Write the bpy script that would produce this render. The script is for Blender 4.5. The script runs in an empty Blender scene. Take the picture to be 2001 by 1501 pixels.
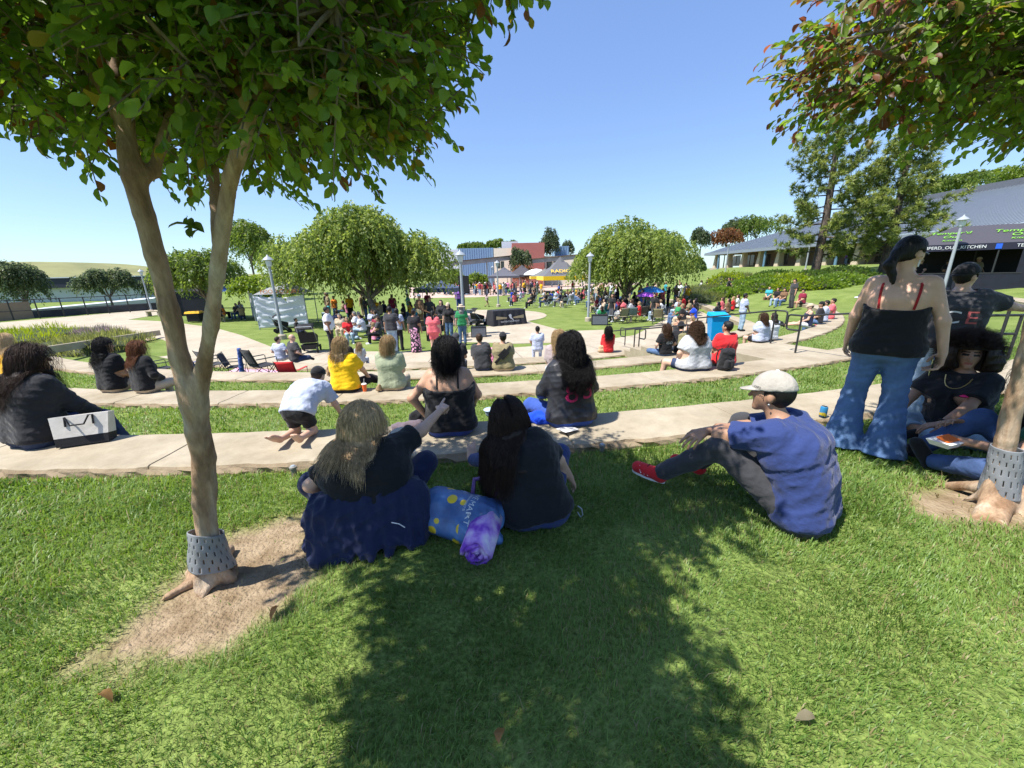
import bpy, bmesh, math, random
import numpy as np
from mathutils import Vector, Matrix
rnd = random.Random(11)
rng = np.random.default_rng(11)
sc = bpy.context.scene
COL = sc.collection
# ------------------------------------------------------------------ camera maths (2001 px wide photograph -> points on real surfaces)
CZ = 1.5; FPX = 752.0; PT = math.radians(16.2); RO = math.radians(1.25)
cP, sP = math.cos(PT), math.sin(PT); cR, sR = math.cos(RO), math.sin(RO)
def ray(x, y):
    a = (x-1000.5)/FPX; b = (y-750.5)/FPX
    u = a*cR - b*sR; v = b*cR + a*sR
    return np.array([u, cP - v*sP, -(sP + v*cP)])
def P(x, y, z=0.0):
    r = ray(x, y); t = (z-CZ)/r[2]
    return Vector((r[0]*t, r[1]*t, z))
def PD(x, y, Y):
    r = ray(x, y); t = Y/r[1]
    return Vector((r[0]*t, Y, CZ + r[2]*t))
def PT_(x, y, t):
    r = ray(x, y)
    return Vector((r[0]*t, r[1]*t, CZ + r[2]*t))
# ------------------------------------------------------------------ object helpers
def link(o, parent=None):
    COL.objects.link(o)
    if parent is not None: o.parent = parent
    return o
def tag(o, label=None, cat=None, group=None, kind=None):
    if label: o['label'] = label
    if cat: o['category'] = cat
    if group: o['group'] = group
    if kind: o['kind'] = kind
    return o
def empty(name, loc, rz=0.0, label=None, cat=None, group=None):
    o = bpy.data.objects.new(name, None); COL.objects.link(o)
    o.location = loc; o.rotation_euler = (0, 0, rz); o.empty_display_size = .1
    return tag(o, label, cat, group)
def children_of(o): return [c for c in ALLCH.get(o.name, [])]
ALLCH = {}
def npmesh(name, V, Fq, mats, parent=None, smooth=True, attrs=None, midx=None):
    """V (n,3); Fq (m,k) int array or list of lists"""
    me = bpy.data.meshes.new(name)
    if isinstance(Fq, np.ndarray):
        n = len(V); m, k = Fq.shape
        me.vertices.add(n); me.vertices.foreach_set('co', np.asarray(V, np.float32).ravel())
        me.loops.add(m*k); me.loops.foreach_set('vertex_index', Fq.astype(np.int32).ravel())
        me.polygons.add(m); me.polygons.foreach_set('loop_start', np.arange(0, m*k, k, dtype=np.int32))
        me.polygons.foreach_set('loop_total', np.full(m, k, np.int32))
        if smooth: me.polygons.foreach_set('use_smooth', np.ones(m, bool))
        me.update(calc_edges=True)
    else:
        me.from_pydata([tuple(v) for v in V], [], [tuple(f) for f in Fq])
        if smooth:
            for p in me.polygons: p.use_smooth = True
    if midx is not None: me.polygons.foreach_set('material_index', np.asarray(midx, np.int32))
    for an, (typ, data) in (attrs or {}).items():
        a = me.attributes.new(an, typ, 'POINT')
        d = np.asarray(data, np.float32)
        if typ == 'FLOAT_COLOR': a.data.foreach_set('color', d.ravel())
        else: a.data.foreach_set('value', d.ravel())
    for m_ in (mats if isinstance(mats, (list, tuple)) else [mats]): me.materials.append(m_)
    me.validate(clean_customdata=False)
    o = bpy.data.objects.new(name, me); COL.objects.link(o)
    if parent is not None:
        o.parent = parent; ALLCH.setdefault(parent.name, []).append(o)
    return o
def copy_tree(o, parent=None):
    c = o.copy(); COL.objects.link(c)
    if parent is not None:
        c.parent = parent; ALLCH.setdefault(parent.name, []).append(c)
    for ch in list(ALLCH.get(o.name, [])): copy_tree(ch, c)
    return c
class MB:
    """collects shapes into one mesh"""
    def __init__(s): s.v = []; s.f = []; s.mi = []; s.cur = 0
    def add(s, vs, fs):
        b = len(s.v); s.v += [tuple(v) for v in vs]; s.f += [tuple(i+b for i in f) for f in fs]; s.mi += [s.cur]*len(fs); return s
    def box(s, c, size, rz=0, rx=0, ry=0, bev=0.0):
        sx, sy, sz = [q/2 for q in size]
        M = Matrix.Translation(c) @ Matrix.Rotation(rz, 4, 'Z') @ Matrix.Rotation(ry, 4, 'Y') @ Matrix.Rotation(rx, 4, 'X')
        if bev <= 0:
            vs = [M @ Vector((x, y, z)) for z in (-sz, sz) for x, y in ((-sx, -sy), (sx, -sy), (sx, sy), (-sx, sy))]
            return s.add(vs, [(3,2,1,0), (4,5,6,7), (0,1,5,4), (1,2,6,5), (2,3,7,6), (3,0,4,7)])
        bm = bmesh.new(); bmesh.ops.create_cube(bm, size=1.0)
        for v in bm.verts: v.co = Vector((v.co.x*2*sx, v.co.y*2*sy, v.co.z*2*sz))
        bmesh.ops.bevel(bm, geom=list(bm.edges), offset=bev, segments=2, affect='EDGES', profile=.6)
        bm.verts.index_update(); bm.verts.ensure_lookup_table()
        vs = [M @ v.co for v in bm.verts]; fs = [[v.index for v in f.verts] for f in bm.faces]
        bm.free(); return s.add(vs, fs)
    def hexa(s, bottom, top):
        n = len(bottom)
        vs = list(bottom)+list(top)
        fs = [tuple(range(n-1, -1, -1)), tuple(range(n, 2*n))]+[(i, (i+1) % n, n+(i+1) % n, n+i) for i in range(n)]
        return s.add(vs, fs)
    def prism(s, poly, z0, z1):
        return s.hexa([(p[0], p[1], z0) for p in poly], [(p[0], p[1], z1) for p in poly])
    def tube(s, pts, rad, n=8, cap=True, closed=False):
        pts = [Vector(p) for p in pts]; m = len(pts)
        rad = rad if isinstance(rad, (list, tuple)) else [rad]*m
        b = len(s.v); ref = None
        for i, p in enumerate(pts):
            if closed: t = (pts[(i+1) % m]-pts[i-1])
            else: t = pts[min(i+1, m-1)]-pts[max(i-1, 0)]
            t = t.normalized() if t.length > 1e-9 else Vector((0, 0, 1))
            if ref is None: ref = t.orthogonal().normalized()
            ref = (ref - t*ref.dot(t)); ref = ref.normalized() if ref.length > 1e-6 else t.orthogonal().normalized()
            bi = t.cross(ref)
            for k in range(n):
                a = 2*math.pi*k/n
                s.v.append(tuple(p + (ref*math.cos(a)+bi*math.sin(a))*rad[i]))
        for i in range(m if closed else m-1):
            j = (i+1) % m
            for k in range(n):
                k2 = (k+1) % n
                s.f.append((b+i*n+k, b+i*n+k2, b+j*n+k2, b+j*n+k)); s.mi.append(s.cur)
        if cap and not closed:
            s.f.append(tuple(b+k for k in range(n-1, -1, -1))); s.mi.append(s.cur)
            s.f.append(tuple(b+(m-1)*n+k for k in range(n))); s.mi.append(s.cur)
        return s
    def lathe(s, prof, c=(0, 0, 0), n=20, cap=True):
        b = len(s.v); c = Vector(c)
        for r, z in prof:
            for k in range(n):
                a = 2*math.pi*k/n; s.v.append((c.x+r*math.cos(a), c.y+r*math.sin(a), c.z+z))
        for i in range(len(prof)-1):
            for k in range(n):
                k2 = (k+1) % n
                s.f.append((b+i*n+k, b+i*n+k2, b+(i+1)*n+k2, b+(i+1)*n+k)); s.mi.append(s.cur)
        if cap:
            s.f.append(tuple(b+k for k in range(n-1, -1, -1))); s.mi.append(s.cur)
            s.f.append(tuple(b+(len(prof)-1)*n+k for k in range(n))); s.mi.append(s.cur)
        return s
    def build(s, name, mats, parent=None, smooth=False, loc=None):
        me = bpy.data.meshes.new(name); me.from_pydata(s.v, [], s.f)
        for m_ in (mats if isinstance(mats, (list, tuple)) else [mats]): me.materials.append(m_)
        if any(s.mi): me.polygons.foreach_set('material_index', s.mi)
        if smooth: me.polygons.foreach_set('use_smooth', [True]*len(s.f))
        me.update()
        if smooth:
            try: me.set_sharp_from_angle(angle=math.radians(42))
            except Exception: pass
        o = bpy.data.objects.new(name, me); COL.objects.link(o)
        if loc is not None: o.location = loc
        if parent is not None:
            o.parent = parent; ALLCH.setdefault(parent.name, []).append(o)
        return o
def recentre(o, p):
    p = Vector(p); o.data.transform(Matrix.Translation(-p)); o.location = p; return o
# ------------------------------------------------------------------ materials
def lin(c):
    return tuple(((v/255)/12.92 if v/255 <= .04045 else ((v/255+.055)/1.055)**2.4) for v in c)+(1.0,)
def newmat(name):
    m = bpy.data.materials.new(name); m.use_nodes = True
    nt = m.node_tree; b = nt.nodes['Principled BSDF']; return m, nt, b
def nd(nt, t, **kw):
    n = nt.nodes.new(t)
    for k, v in kw.items():
        if k in n.inputs: n.inputs[k].default_value = v
        else: setattr(n, k, v)
    return n
def pmat(name, col=(.5, .5, .5), rough=.6, var=.18, scale=8., bump=.0, bscale=40., spec=.3, metal=0., objcol=False, attr=None, detail=6., trans=0., sheen=0.):
    m, nt, b = newmat(name); L = nt.links.new
    tc = nd(nt, 'ShaderNodeTexCoord'); no = nd(nt, 'ShaderNodeTexNoise', Scale=scale, Detail=detail, Roughness=.6)
    L(tc.outputs['Object'], no.inputs['Vector'])
    mr = nd(nt, 'ShaderNodeMapRange'); mr.inputs['From Min'].default_value = .25; mr.inputs['From Max'].default_value = .75
    mr.inputs['To Min'].default_value = 1-var; mr.inputs['To Max'].default_value = 1+var
    L(no.outputs['Fac'], mr.inputs['Value'])
    mx = nd(nt, 'ShaderNodeMix', data_type='RGBA', blend_type='MULTIPLY'); mx.inputs[0].default_value = 1
    if objcol:
        oi = nd(nt, 'ShaderNodeObjectInfo'); L(oi.outputs['Color'], mx.inputs[6])
    elif attr:
        at = nd(nt, 'ShaderNodeAttribute', attribute_name=attr); L(at.outputs['Color'], mx.inputs[6])
    else: mx.inputs[6].default_value = (col[0], col[1], col[2], 1)
    cb = nd(nt, 'ShaderNodeCombineColor')
    for i in range(3): L(mr.outputs['Result'], cb.inputs[i])
    L(cb.outputs['Color'], mx.inputs[7]); L(mx.outputs[2], b.inputs['Base Color'])
    b.inputs['Roughness'].default_value = rough; b.inputs['Specular IOR Level'].default_value = spec; b.inputs['Metallic'].default_value = metal
    if sheen:
        b.inputs['Sheen Weight'].default_value = sheen; b.inputs['Sheen Roughness'].default_value = .5
    if bump:
        n2 = nd(nt, 'ShaderNodeTexNoise', Scale=bscale, Detail=5.); L(tc.outputs['Object'], n2.inputs['Vector'])
        bp = nd(nt, 'ShaderNodeBump', Strength=bump, Distance=.02); L(n2.outputs['Fac'], bp.inputs['Height']); L(bp.outputs['Normal'], b.inputs['Normal'])
    if trans:
        tr = nd(nt, 'ShaderNodeBsdfTranslucent'); L(mx.outputs[2], tr.inputs['Color'])
        ms = nd(nt, 'ShaderNodeMixShader'); ms.inputs[0].default_value = trans
        out = nt.nodes['Material Output']; L(b.outputs[0], ms.inputs[1]); L(tr.outputs[0], ms.inputs[2]); L(ms.outputs[0], out.inputs['Surface'])
    return m
M = {}
M['cloth'] = pmat('woven_cloth', objcol=True, rough=.85, var=.14, scale=14, bump=.5, bscale=22, spec=.15, sheen=.15)
M['satin'] = pmat('smooth_cloth', objcol=True, rough=.42, var=.08, scale=10, bump=.25, bscale=14, spec=.4)
M['denim'] = pmat('denim_cloth', objcol=True, rough=.85, var=.30, scale=9, bump=.4, bscale=26, spec=.15)
M['skin'] = pmat('skin', objcol=True, rough=.48, var=.10, scale=16, bump=.06, bscale=120, spec=.35)
M['skin'].node_tree.nodes['Principled BSDF'].inputs['Subsurface Weight'].default_value = .06
M['skin'].node_tree.nodes['Principled BSDF'].inputs['Subsurface Radius'].default_value = (.02, .008, .004)
M['lips'] = pmat('lips', (.34, .10, .08), rough=.5)
M['dark'] = pmat('dark_features', (.02, .013, .01), rough=.5)
M['white'] = pmat('white_features', (.75, .72, .70), rough=.4)
M['black'] = pmat('black_fabric', (.012, .012, .014), rough=.7, bump=.2)
M['blackmetal'] = pmat('black_painted_metal', (.02, .021, .023), rough=.45, spec=.5, bump=.05, bscale=200)
M['greymetal'] = pmat('pale_grey_painted_metal', (.29, .32, .345), rough=.45, spec=.5, var=.1)
M['plastic'] = pmat('matt_plastic', objcol=True, rough=.45, var=.05, spec=.4)
M['foam'] = pmat('white_foam', (.78, .78, .76), rough=.6, var=.04, bump=.15, bscale=90)
M['glass'] = pmat('dark_glass', (.02, .025, .03), rough=.08, spec=.8)
M['rubber'] = pmat('rubber_sole', (.7, .7, .7), rough=.6)
def hairmat():
    m, nt, b = newmat('hair_strands'); L = nt.links.new
    oi = nd(nt, 'ShaderNodeObjectInfo'); at = nd(nt, 'ShaderNodeAttribute', attribute_name='rnd')
    mr = nd(nt, 'ShaderNodeMapRange'); mr.inputs['To Min'].default_value = .55; mr.inputs['To Max'].default_value = 1.5
    L(at.outputs['Fac'], mr.inputs['Value'])
    tc = nd(nt, 'ShaderNodeTexCoord'); mp = nd(nt, 'ShaderNodeMapping'); mp.inputs['Scale'].default_value = (75, 75, 6)
    no = nd(nt, 'ShaderNodeTexNoise', Scale=1., Detail=3.); L(tc.outputs['Object'], mp.inputs['Vector']); L(mp.outputs['Vector'], no.inputs['Vector'])
    ml = nd(nt, 'ShaderNodeMath', operation='MULTIPLY_ADD'); L(no.outputs['Fac'], ml.inputs[0]); ml.inputs[1].default_value = 1.5; ml.inputs[2].default_value = .25
    m2 = nd(nt, 'ShaderNodeMath', operation='MULTIPLY'); L(ml.outputs[0], m2.inputs[0]); L(mr.outputs['Result'], m2.inputs[1])
    vm = nd(nt, 'ShaderNodeVectorMath', operation='SCALE'); L(oi.outputs['Color'], vm.inputs[0]); L(m2.outputs[0], vm.inputs['Scale'])
    L(vm.outputs['Vector'], b.inputs['Base Color']); b.inputs['Roughness'].default_value = .55; b.inputs['Specular IOR Level'].default_value = .3
    bp = nd(nt, 'ShaderNodeBump', Strength=.9, Distance=.01); L(no.outputs['Fac'], bp.inputs['Height']); L(bp.outputs['Normal'], b.inputs['Normal'])
    return m
M['hair'] = hairmat()
def setcol(o, c):
    o.color = c if len(c) == 4 else (c[0], c[1], c[2], 1); return o
def text_mesh(name, body, size, mat, parent=None, loc=(0, 0, 0), rot=(0, 0, 0), ext=.001, sx=1.0, shear=0., align='CENTER', bend=None):
    cu = bpy.data.curves.new(name, 'FONT'); cu.body = body; cu.size = size; cu.extrude = ext; cu.align_x = align; cu.align_y = 'CENTER'; cu.shear = shear
    to = bpy.data.objects.new('tmp_text', cu); COL.objects.link(to)
    bpy.context.view_layer.update()
    dg = bpy.context.evaluated_depsgraph_get()
    me = bpy.data.meshes.new_from_object(to.evaluated_get(dg)); bpy.data.objects.remove(to); bpy.data.curves.remove(cu)
    me.name = name
    for v in me.vertices:
        v.co.x *= sx
        if bend: v.co.z += bend(v.co.x, v.co.y)
    me.materials.clear(); me.materials.append(mat)
    o = bpy.data.objects.new(name, me); COL.objects.link(o); o.location = loc; o.rotation_euler = rot
    if parent is not None:
        o.parent = parent; ALLCH.setdefault(parent.name, []).append(o)
    return o
# ------------------------------------------------------------------ camera, sun, sky
cam = bpy.data.cameras.new('camera'); camo = bpy.data.objects.new('camera', cam); COL.objects.link(camo)
cam.sensor_width = 36; cam.lens = FPX/2001*36; cam.clip_end = 5000; cam.clip_start = .05
camo.matrix_world = Matrix.Translation((0, 0, CZ)) @ Matrix.Rotation(math.radians(90)-PT, 4, 'X') @ Matrix.Rotation(-RO, 4, 'Z')
sc.camera = camo
SUN_EL = math.radians(60); SD = Vector((.9, .43, 0)).normalized()
sund = Vector((SD.x*math.cos(SUN_EL), SD.y*math.cos(SUN_EL), -math.sin(SUN_EL)))
sl = bpy.data.lights.new('sun', 'SUN'); sl.energy = 3.75; sl.angle = math.radians(.53); sl.color = (1, .955, .88)
so = bpy.data.objects.new('sun', sl); COL.objects.link(so); so.rotation_euler = sund.to_track_quat('-Z', 'Y').to_euler(); so.location = (-20, -10, 40)
w = bpy.data.worlds.new('World'); sc.world = w; w.use_nodes = True
wn = w.node_tree; sky = wn.nodes.new('ShaderNodeTexSky'); sky.sky_type = 'NISHITA'; sky.sun_disc = False
sky.sun_elevation = SUN_EL; sky.sun_rotation = math.atan2(-SD.x, -SD.y); sky.altitude = 100; sky.air_density = 1.0; sky.dust_density = .35; sky.ozone_density = 2.2
bg = wn.nodes['Background']; hs_ = wn.nodes.new('ShaderNodeHueSaturation'); hs_.inputs['Saturation'].default_value = 1.22; hs_.inputs['Hue'].default_value = .517; gm_ = wn.nodes.new('ShaderNodeGamma'); gm_.inputs['Gamma'].default_value = .60; wn.links.new(sky.outputs[0], gm_.inputs['Color']); wn.links.new(gm_.outputs[0], hs_.inputs['Color']); mt_ = wn.nodes.new('ShaderNodeMix'); mt_.data_type = 'RGBA'; mt_.blend_type = 'MULTIPLY'; mt_.inputs[0].default_value = 1; mt_.inputs[7].default_value = (.80, .98, 1.15, 1); wn.links.new(hs_.outputs[0], mt_.inputs[6]); wn.links.new(mt_.outputs[2], bg.inputs['Color']); bg.inputs['Strength'].default_value = .15
sc.view_settings.view_transform = 'Standard'; sc.view_settings.look = 'None'; sc.view_settings.exposure = 1.26; sc.view_settings.gamma = 1
sc.cycles.max_bounces = 6; sc.cycles.transparent_max_bounces = 6
try: sc.cycles.use_denoising = True
except Exception: pass
# ------------------------------------------------------------------ terrain
CX, CY = -3.5, 33.4
ZP = -1.65; ROWZ = [-.03, -.45, -.87, -1.29]
ROWR = [(29.7, 30.43), (26.75, 27.48), (23.8, 24.52), (20.98, 21.75)]
PROF = np.array([(0, ZP), (20.95, ZP), (21.0, -1.5), (21.6, -1.38), (21.75, -1.37), (23.75, -1.29), (23.8, -1.1), (24.4, -.96), (24.52, -.95), (26.7, -.87), (26.75, -.7), (27.4, -.54), (27.5, -.53), (29.65, -.45), (29.7, -.3), (30.3, -.13), (30.45, -.12), (32.5, 0), (34, .02), (60, .1)])
def sst(a, b, x):
    t = np.clip((x-a)/(b-a), 0, 1); return t*t*(3-2*t)
def pol(x, y): return np.hypot(x-CX, y-CY), np.degrees(np.arctan2(x-CX, CY-y))
def shiftR(th): return 2.4*sst(42, 65, th)
def Hp(R, th):
    R = np.asarray(R, float); th = np.asarray(th, float)
    Re = R + shiftR(th)*np.clip((24-R)/3, 0, 1)
    pr = np.interp(Re, PROF[:, 0], PROF[:, 1]) + sst(38, 55, th)*np.interp(R, [30.5, 33, 52], [0, .2, 1.45])
    bank = np.interp(R, [18, 19.5, 27, 50], [0, .35, 1.25, 3.15])*sst(55, 75, th)*(1-sst(128, 150, th))
    A = sst(-38, -32, th)*(1-sst(74, 86, th))
    return pr*A + (1-A)*(ZP+bank)
def H(x, y):
    R, th = pol(np.asarray(x, float), np.asarray(y, float)); return Hp(R, th)
def hz(x, y): return float(H(x, y))
DIRT = [(-1.75, 1.42, .95, .62, .5), (-1.1, 1.95, .75, .45, .45), (3.3, 2.35, 1.1, .55, .0), (-2.35, 1.1, .5, .3, .4)]
DIRT_POLY = [[(150, 1300), (215, 1235), (300, 1160), (365, 1085), (430, 1030), (520, 1008), (600, 985), (640, 1060), (610, 1130), (560, 1190), (470, 1240), (390, 1290), (270, 1318)],
             [(1760, 985), (1810, 940), (1880, 915), (2100, 890), (2150, 1050), (1980, 1040), (1880, 1015), (1800, 1005)]]
DIRT_W = [[P(x, y, -.02) for x, y in pl] for pl in DIRT_POLY]
def polydist(px, py, poly):
    """signed distance to polygon (negative inside), numpy"""
    d = np.full(px.shape, 1e9); ins = np.zeros(px.shape, bool); n = len(poly)
    for i in range(n):
        a = poly[i]; b = poly[(i+1) % n]
        ex, ey = b[0]-a[0], b[1]-a[1]; wx, wy = px-a[0], py-a[1]
        t = np.clip((wx*ex+wy*ey)/(ex*ex+ey*ey+1e-12), 0, 1)
        d = np.minimum(d, np.hypot(wx-t*ex, wy-t*ey))
        c = ((a[1] <= py) & (b[1] > py)) | ((b[1] <= py) & (a[1] > py))
        xi = a[0]+(py-a[1])/(ey if abs(ey) > 1e-12 else 1e-12)*ex
        ins ^= c & (px < xi)
    return np.where(ins, -d, d)
def wob(x, y):
    return .5*np.sin(7.1*x+3*np.sin(5*y))+.35*np.sin(13*y+2.2*np.sin(9*x))+.25*np.sin(29*x+17*y)+.2*np.sin(41*y-23*x+2*np.sin(30*x))
def dirtmask(x, y):
    m = np.zeros(np.shape(x))
    near = (np.abs(x) < 8) & (y < 6) & (y > -3)
    if near.any():
        xx, yy = x[near], y[near]; v = np.zeros(xx.shape)
        for pl in DIRT_W: v = np.maximum(v, 1-sst(-.12, .10, polydist(xx, yy, pl)+.05*wob(xx, yy)))
        m[near] = v
    return m
def build_ground():
    Rl = [.02]+list(np.arange(1.5, 20.9, 1.2))
    Rl += [20.95, 21.0, 21.3, 21.6, 21.75]+list(np.linspace(22, 23.7, 6))+[23.75, 23.8, 24.1, 24.4, 24.52]+list(np.linspace(24.8, 26.65, 6))
    Rl += [26.7, 26.75, 27.1, 27.4, 27.5]+list(np.linspace(27.7, 29.6, 9))+[29.65, 29.7, 30.0, 30.3, 30.45]+list(np.arange(30.52, 34.0, .06))+list(np.arange(34.2, 40, .6))
    r = 41.
    while r < 2600: Rl.append(r); r *= 1.12
    Rl = np.array(Rl)
    Tl = np.concatenate([np.arange(-180, -40, 2.), np.arange(-40, -8, .6), np.arange(-8, 24, .1), np.arange(24, 92, .5), np.arange(92, 180, 2.)])
    RR, TT = np.meshgrid(Rl, Tl, indexing='ij'); th = np.radians(TT)
    X = CX+RR*np.sin(th); Y = CY-RR*np.cos(th); Z = Hp(RR, TT)
    nearm = (RR > 30.5) & (RR < 36)
    Z = Z+np.where(nearm, .012*wob(X*.6, Y*.6), 0)
    dm = dirtmask(X, Y); Z = Z-.015*dm
    nR, nT = RR.shape
    idx = np.arange(nR*nT).reshape(nR, nT); a = idx[:-1]; b = idx[1:]
    F1 = np.stack([a, np.roll(a, -1, 1), np.roll(b, -1, 1), b], -1).reshape(-1, 4)
    V = np.stack([X, Y, Z], -1).reshape(-1, 3)
    m, nt, bs = newmat('lawn'); L = nt.links.new
    geo = nd(nt, 'ShaderNodeNewGeometry'); at = nd(nt, 'ShaderNodeAttribute', attribute_name='dirt')
    n1 = nd(nt, 'ShaderNodeTexNoise', Scale=1.1, Detail=4.); n2 = nd(nt, 'ShaderNodeTexNoise', Scale=46., Detail=3.); n3 = nd(nt, 'ShaderNodeTexNoise', Scale=9., Detail=6.)
    for n in (n1, n2, n3): L(geo.outputs['Position'], n.inputs['Vector'])
    cr = nd(nt, 'ShaderNodeValToRGB'); L(n1.outputs['Fac'], cr.inputs[0])
    cr.color_ramp.elements[0].position = .3; cr.color_ramp.elements[0].color = (.125, .18, .04, 1)
    cr.color_ramp.elements[1].position = .72; cr.color_ramp.elements[1].color = (.21, .26, .075, 1)
    mr = nd(nt, 'ShaderNodeMapRange'); L(n2.outputs['Fac'], mr.inputs[0]); mr.inputs['From Min'].default_value = .3; mr.inputs['From Max'].default_value = .7; mr.inputs['To Min'].default_value = .55; mr.inputs['To Max'].default_value = 1.35
    vm = nd(nt, 'ShaderNodeVectorMath', operation='SCALE'); L(cr.outputs[0], vm.inputs[0]); L(mr.outputs[0], vm.inputs['Scale'])
    cd = nd(nt, 'ShaderNodeValToRGB'); L(n3.outputs['Fac'], cd.inputs[0])
    cd.color_ramp.elements[0].position = .3; cd.color_ramp.elements[0].color = (.19, .135, .08, 1); cd.color_ramp.elements[1].position = .7; cd.color_ramp.elements[1].color = (.345, .265, .175, 1)
    md = nd(nt, 'ShaderNodeMath', operation='MULTIPLY_ADD', use_clamp=True); L(n3.outputs['Fac'], md.inputs[0]); md.inputs[1].default_value = .9; md.inputs[2].default_value = -.45
    ms = nd(nt, 'ShaderNodeMath', operation='ADD', use_clamp=True); L(at.outputs['Fac'], ms.inputs[0])
    mm = nd(nt, 'ShaderNodeMath', operation='MULTIPLY'); L(md.outputs[0], mm.inputs[0]); L(at.outputs['Fac'], mm.inputs[1]); L(mm.outputs[0], ms.inputs[1])
    mx = nd(nt, 'ShaderNodeMix', data_type='RGBA'); L(ms.outputs[0], mx.inputs[0]); L(vm.outputs[0], mx.inputs[6]); L(cd.outputs[0], mx.inputs[7])
    L(mx.outputs[2], bs.inputs['Base Color']); bs.inputs['Roughness'].default_value = .9; bs.inputs['Specular IOR Level'].default_value = .1
    bp = nd(nt, 'ShaderNodeBump', Strength=.8, Distance=.03); L(n2.outputs['Fac'], bp.inputs['Height']); L(bp.outputs[0], bs.inputs['Normal'])
    o = npmesh('lawn_ground', V, F1, m, attrs={'dirt': ('FLOAT', dm.ravel())}); tag(o, kind='structure')
build_ground()
# ------------------------------------------------------------------ concrete
def concmat(name, c, stain=.2, rough=.85, bump=.25):
    m, nt, b = newmat(name); L = nt.links.new
    geo = nd(nt, 'ShaderNodeNewGeometry')
    n1 = nd(nt, 'ShaderNodeTexNoise', Scale=.9, Detail=8., Roughness=.7); n2 = nd(nt, 'ShaderNodeTexNoise', Scale=70., Detail=4.); n3 = nd(nt, 'ShaderNodeTexNoise', Scale=6., Detail=9., Roughness=.75)
    for n in (n1, n2, n3): L(geo.outputs['Position'], n.inputs['Vector'])
    r = nd(nt, 'ShaderNodeValToRGB'); L(n1.outputs['Fac'], r.inputs[0]); e = r.color_ramp.elements
    e[0].position = .33; e[0].color = (c[0]*(1-stain), c[1]*(1-stain*1.1), c[2]*(1-stain*1.25), 1); e[1].position = .62; e[1].color = (c[0], c[1], c[2], 1)
    m1 = nd(nt, 'ShaderNodeMapRange'); L(n3.outputs['Fac'], m1.inputs[0]); m1.inputs['From Min'].default_value = .3; m1.inputs['From Max'].default_value = .7; m1.inputs['To Min'].default_value = .84; m1.inputs['To Max'].default_value = 1.08
    m2 = nd(nt, 'ShaderNodeMapRange'); L(n2.outputs['Fac'], m2.inputs[0]); m2.inputs['To Min'].default_value = .9; m2.inputs['To Max'].default_value = 1.1
    mu = nd(nt, 'ShaderNodeMath', operation='MULTIPLY'); L(m1.outputs[0], mu.inputs[0]); L(m2.outputs[0], mu.inputs[1])
    vm = nd(nt, 'ShaderNodeVectorMath', operation='SCALE'); L(r.outputs[0], vm.inputs[0]); L(mu.outputs[0], vm.inputs['Scale'])
    L(vm.outputs[0], b.inputs['Base Color']); b.inputs['Roughness'].default_value = rough; b.inputs['Specular IOR Level'].default_value = .2
    ad = nd(nt, 'ShaderNodeMath', operation='MULTIPLY_ADD'); L(n2.outputs['Fac'], ad.inputs[0]); ad.inputs[1].default_value = .35; L(n3.outputs['Fac'], ad.inputs[2])
    bp = nd(nt, 'ShaderNodeBump', Strength=bump, Distance=.012); L(ad.outputs[0], bp.inputs['Height']); L(bp.outputs[0], b.inputs['Normal'])
    return m
M['conc'] = concmat('weathered_tan_concrete', (.40, .345, .255), stain=.33)
M['rough'] = concmat('rough_broken_concrete_face', (.36, .28, .19), stain=.4, bump=1.)
M['path'] = concmat('pale_path_concrete', (.43, .375, .29), stain=.2)
M['pinkconc'] = concmat('pink_stage_concrete', (.52, .38, .32), stain=.1)
def n1d(s, seed): return np.sin(s*9.1+seed)+.7*np.sin(s*23.7+seed*2.1)+.5*np.sin(s*57.3+seed*.7)+.4*np.sin(s*131+seed*3)
ROWTH = [(-24, 60), (-26, 66), (-29.5, 73), (-22, 112)]
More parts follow.
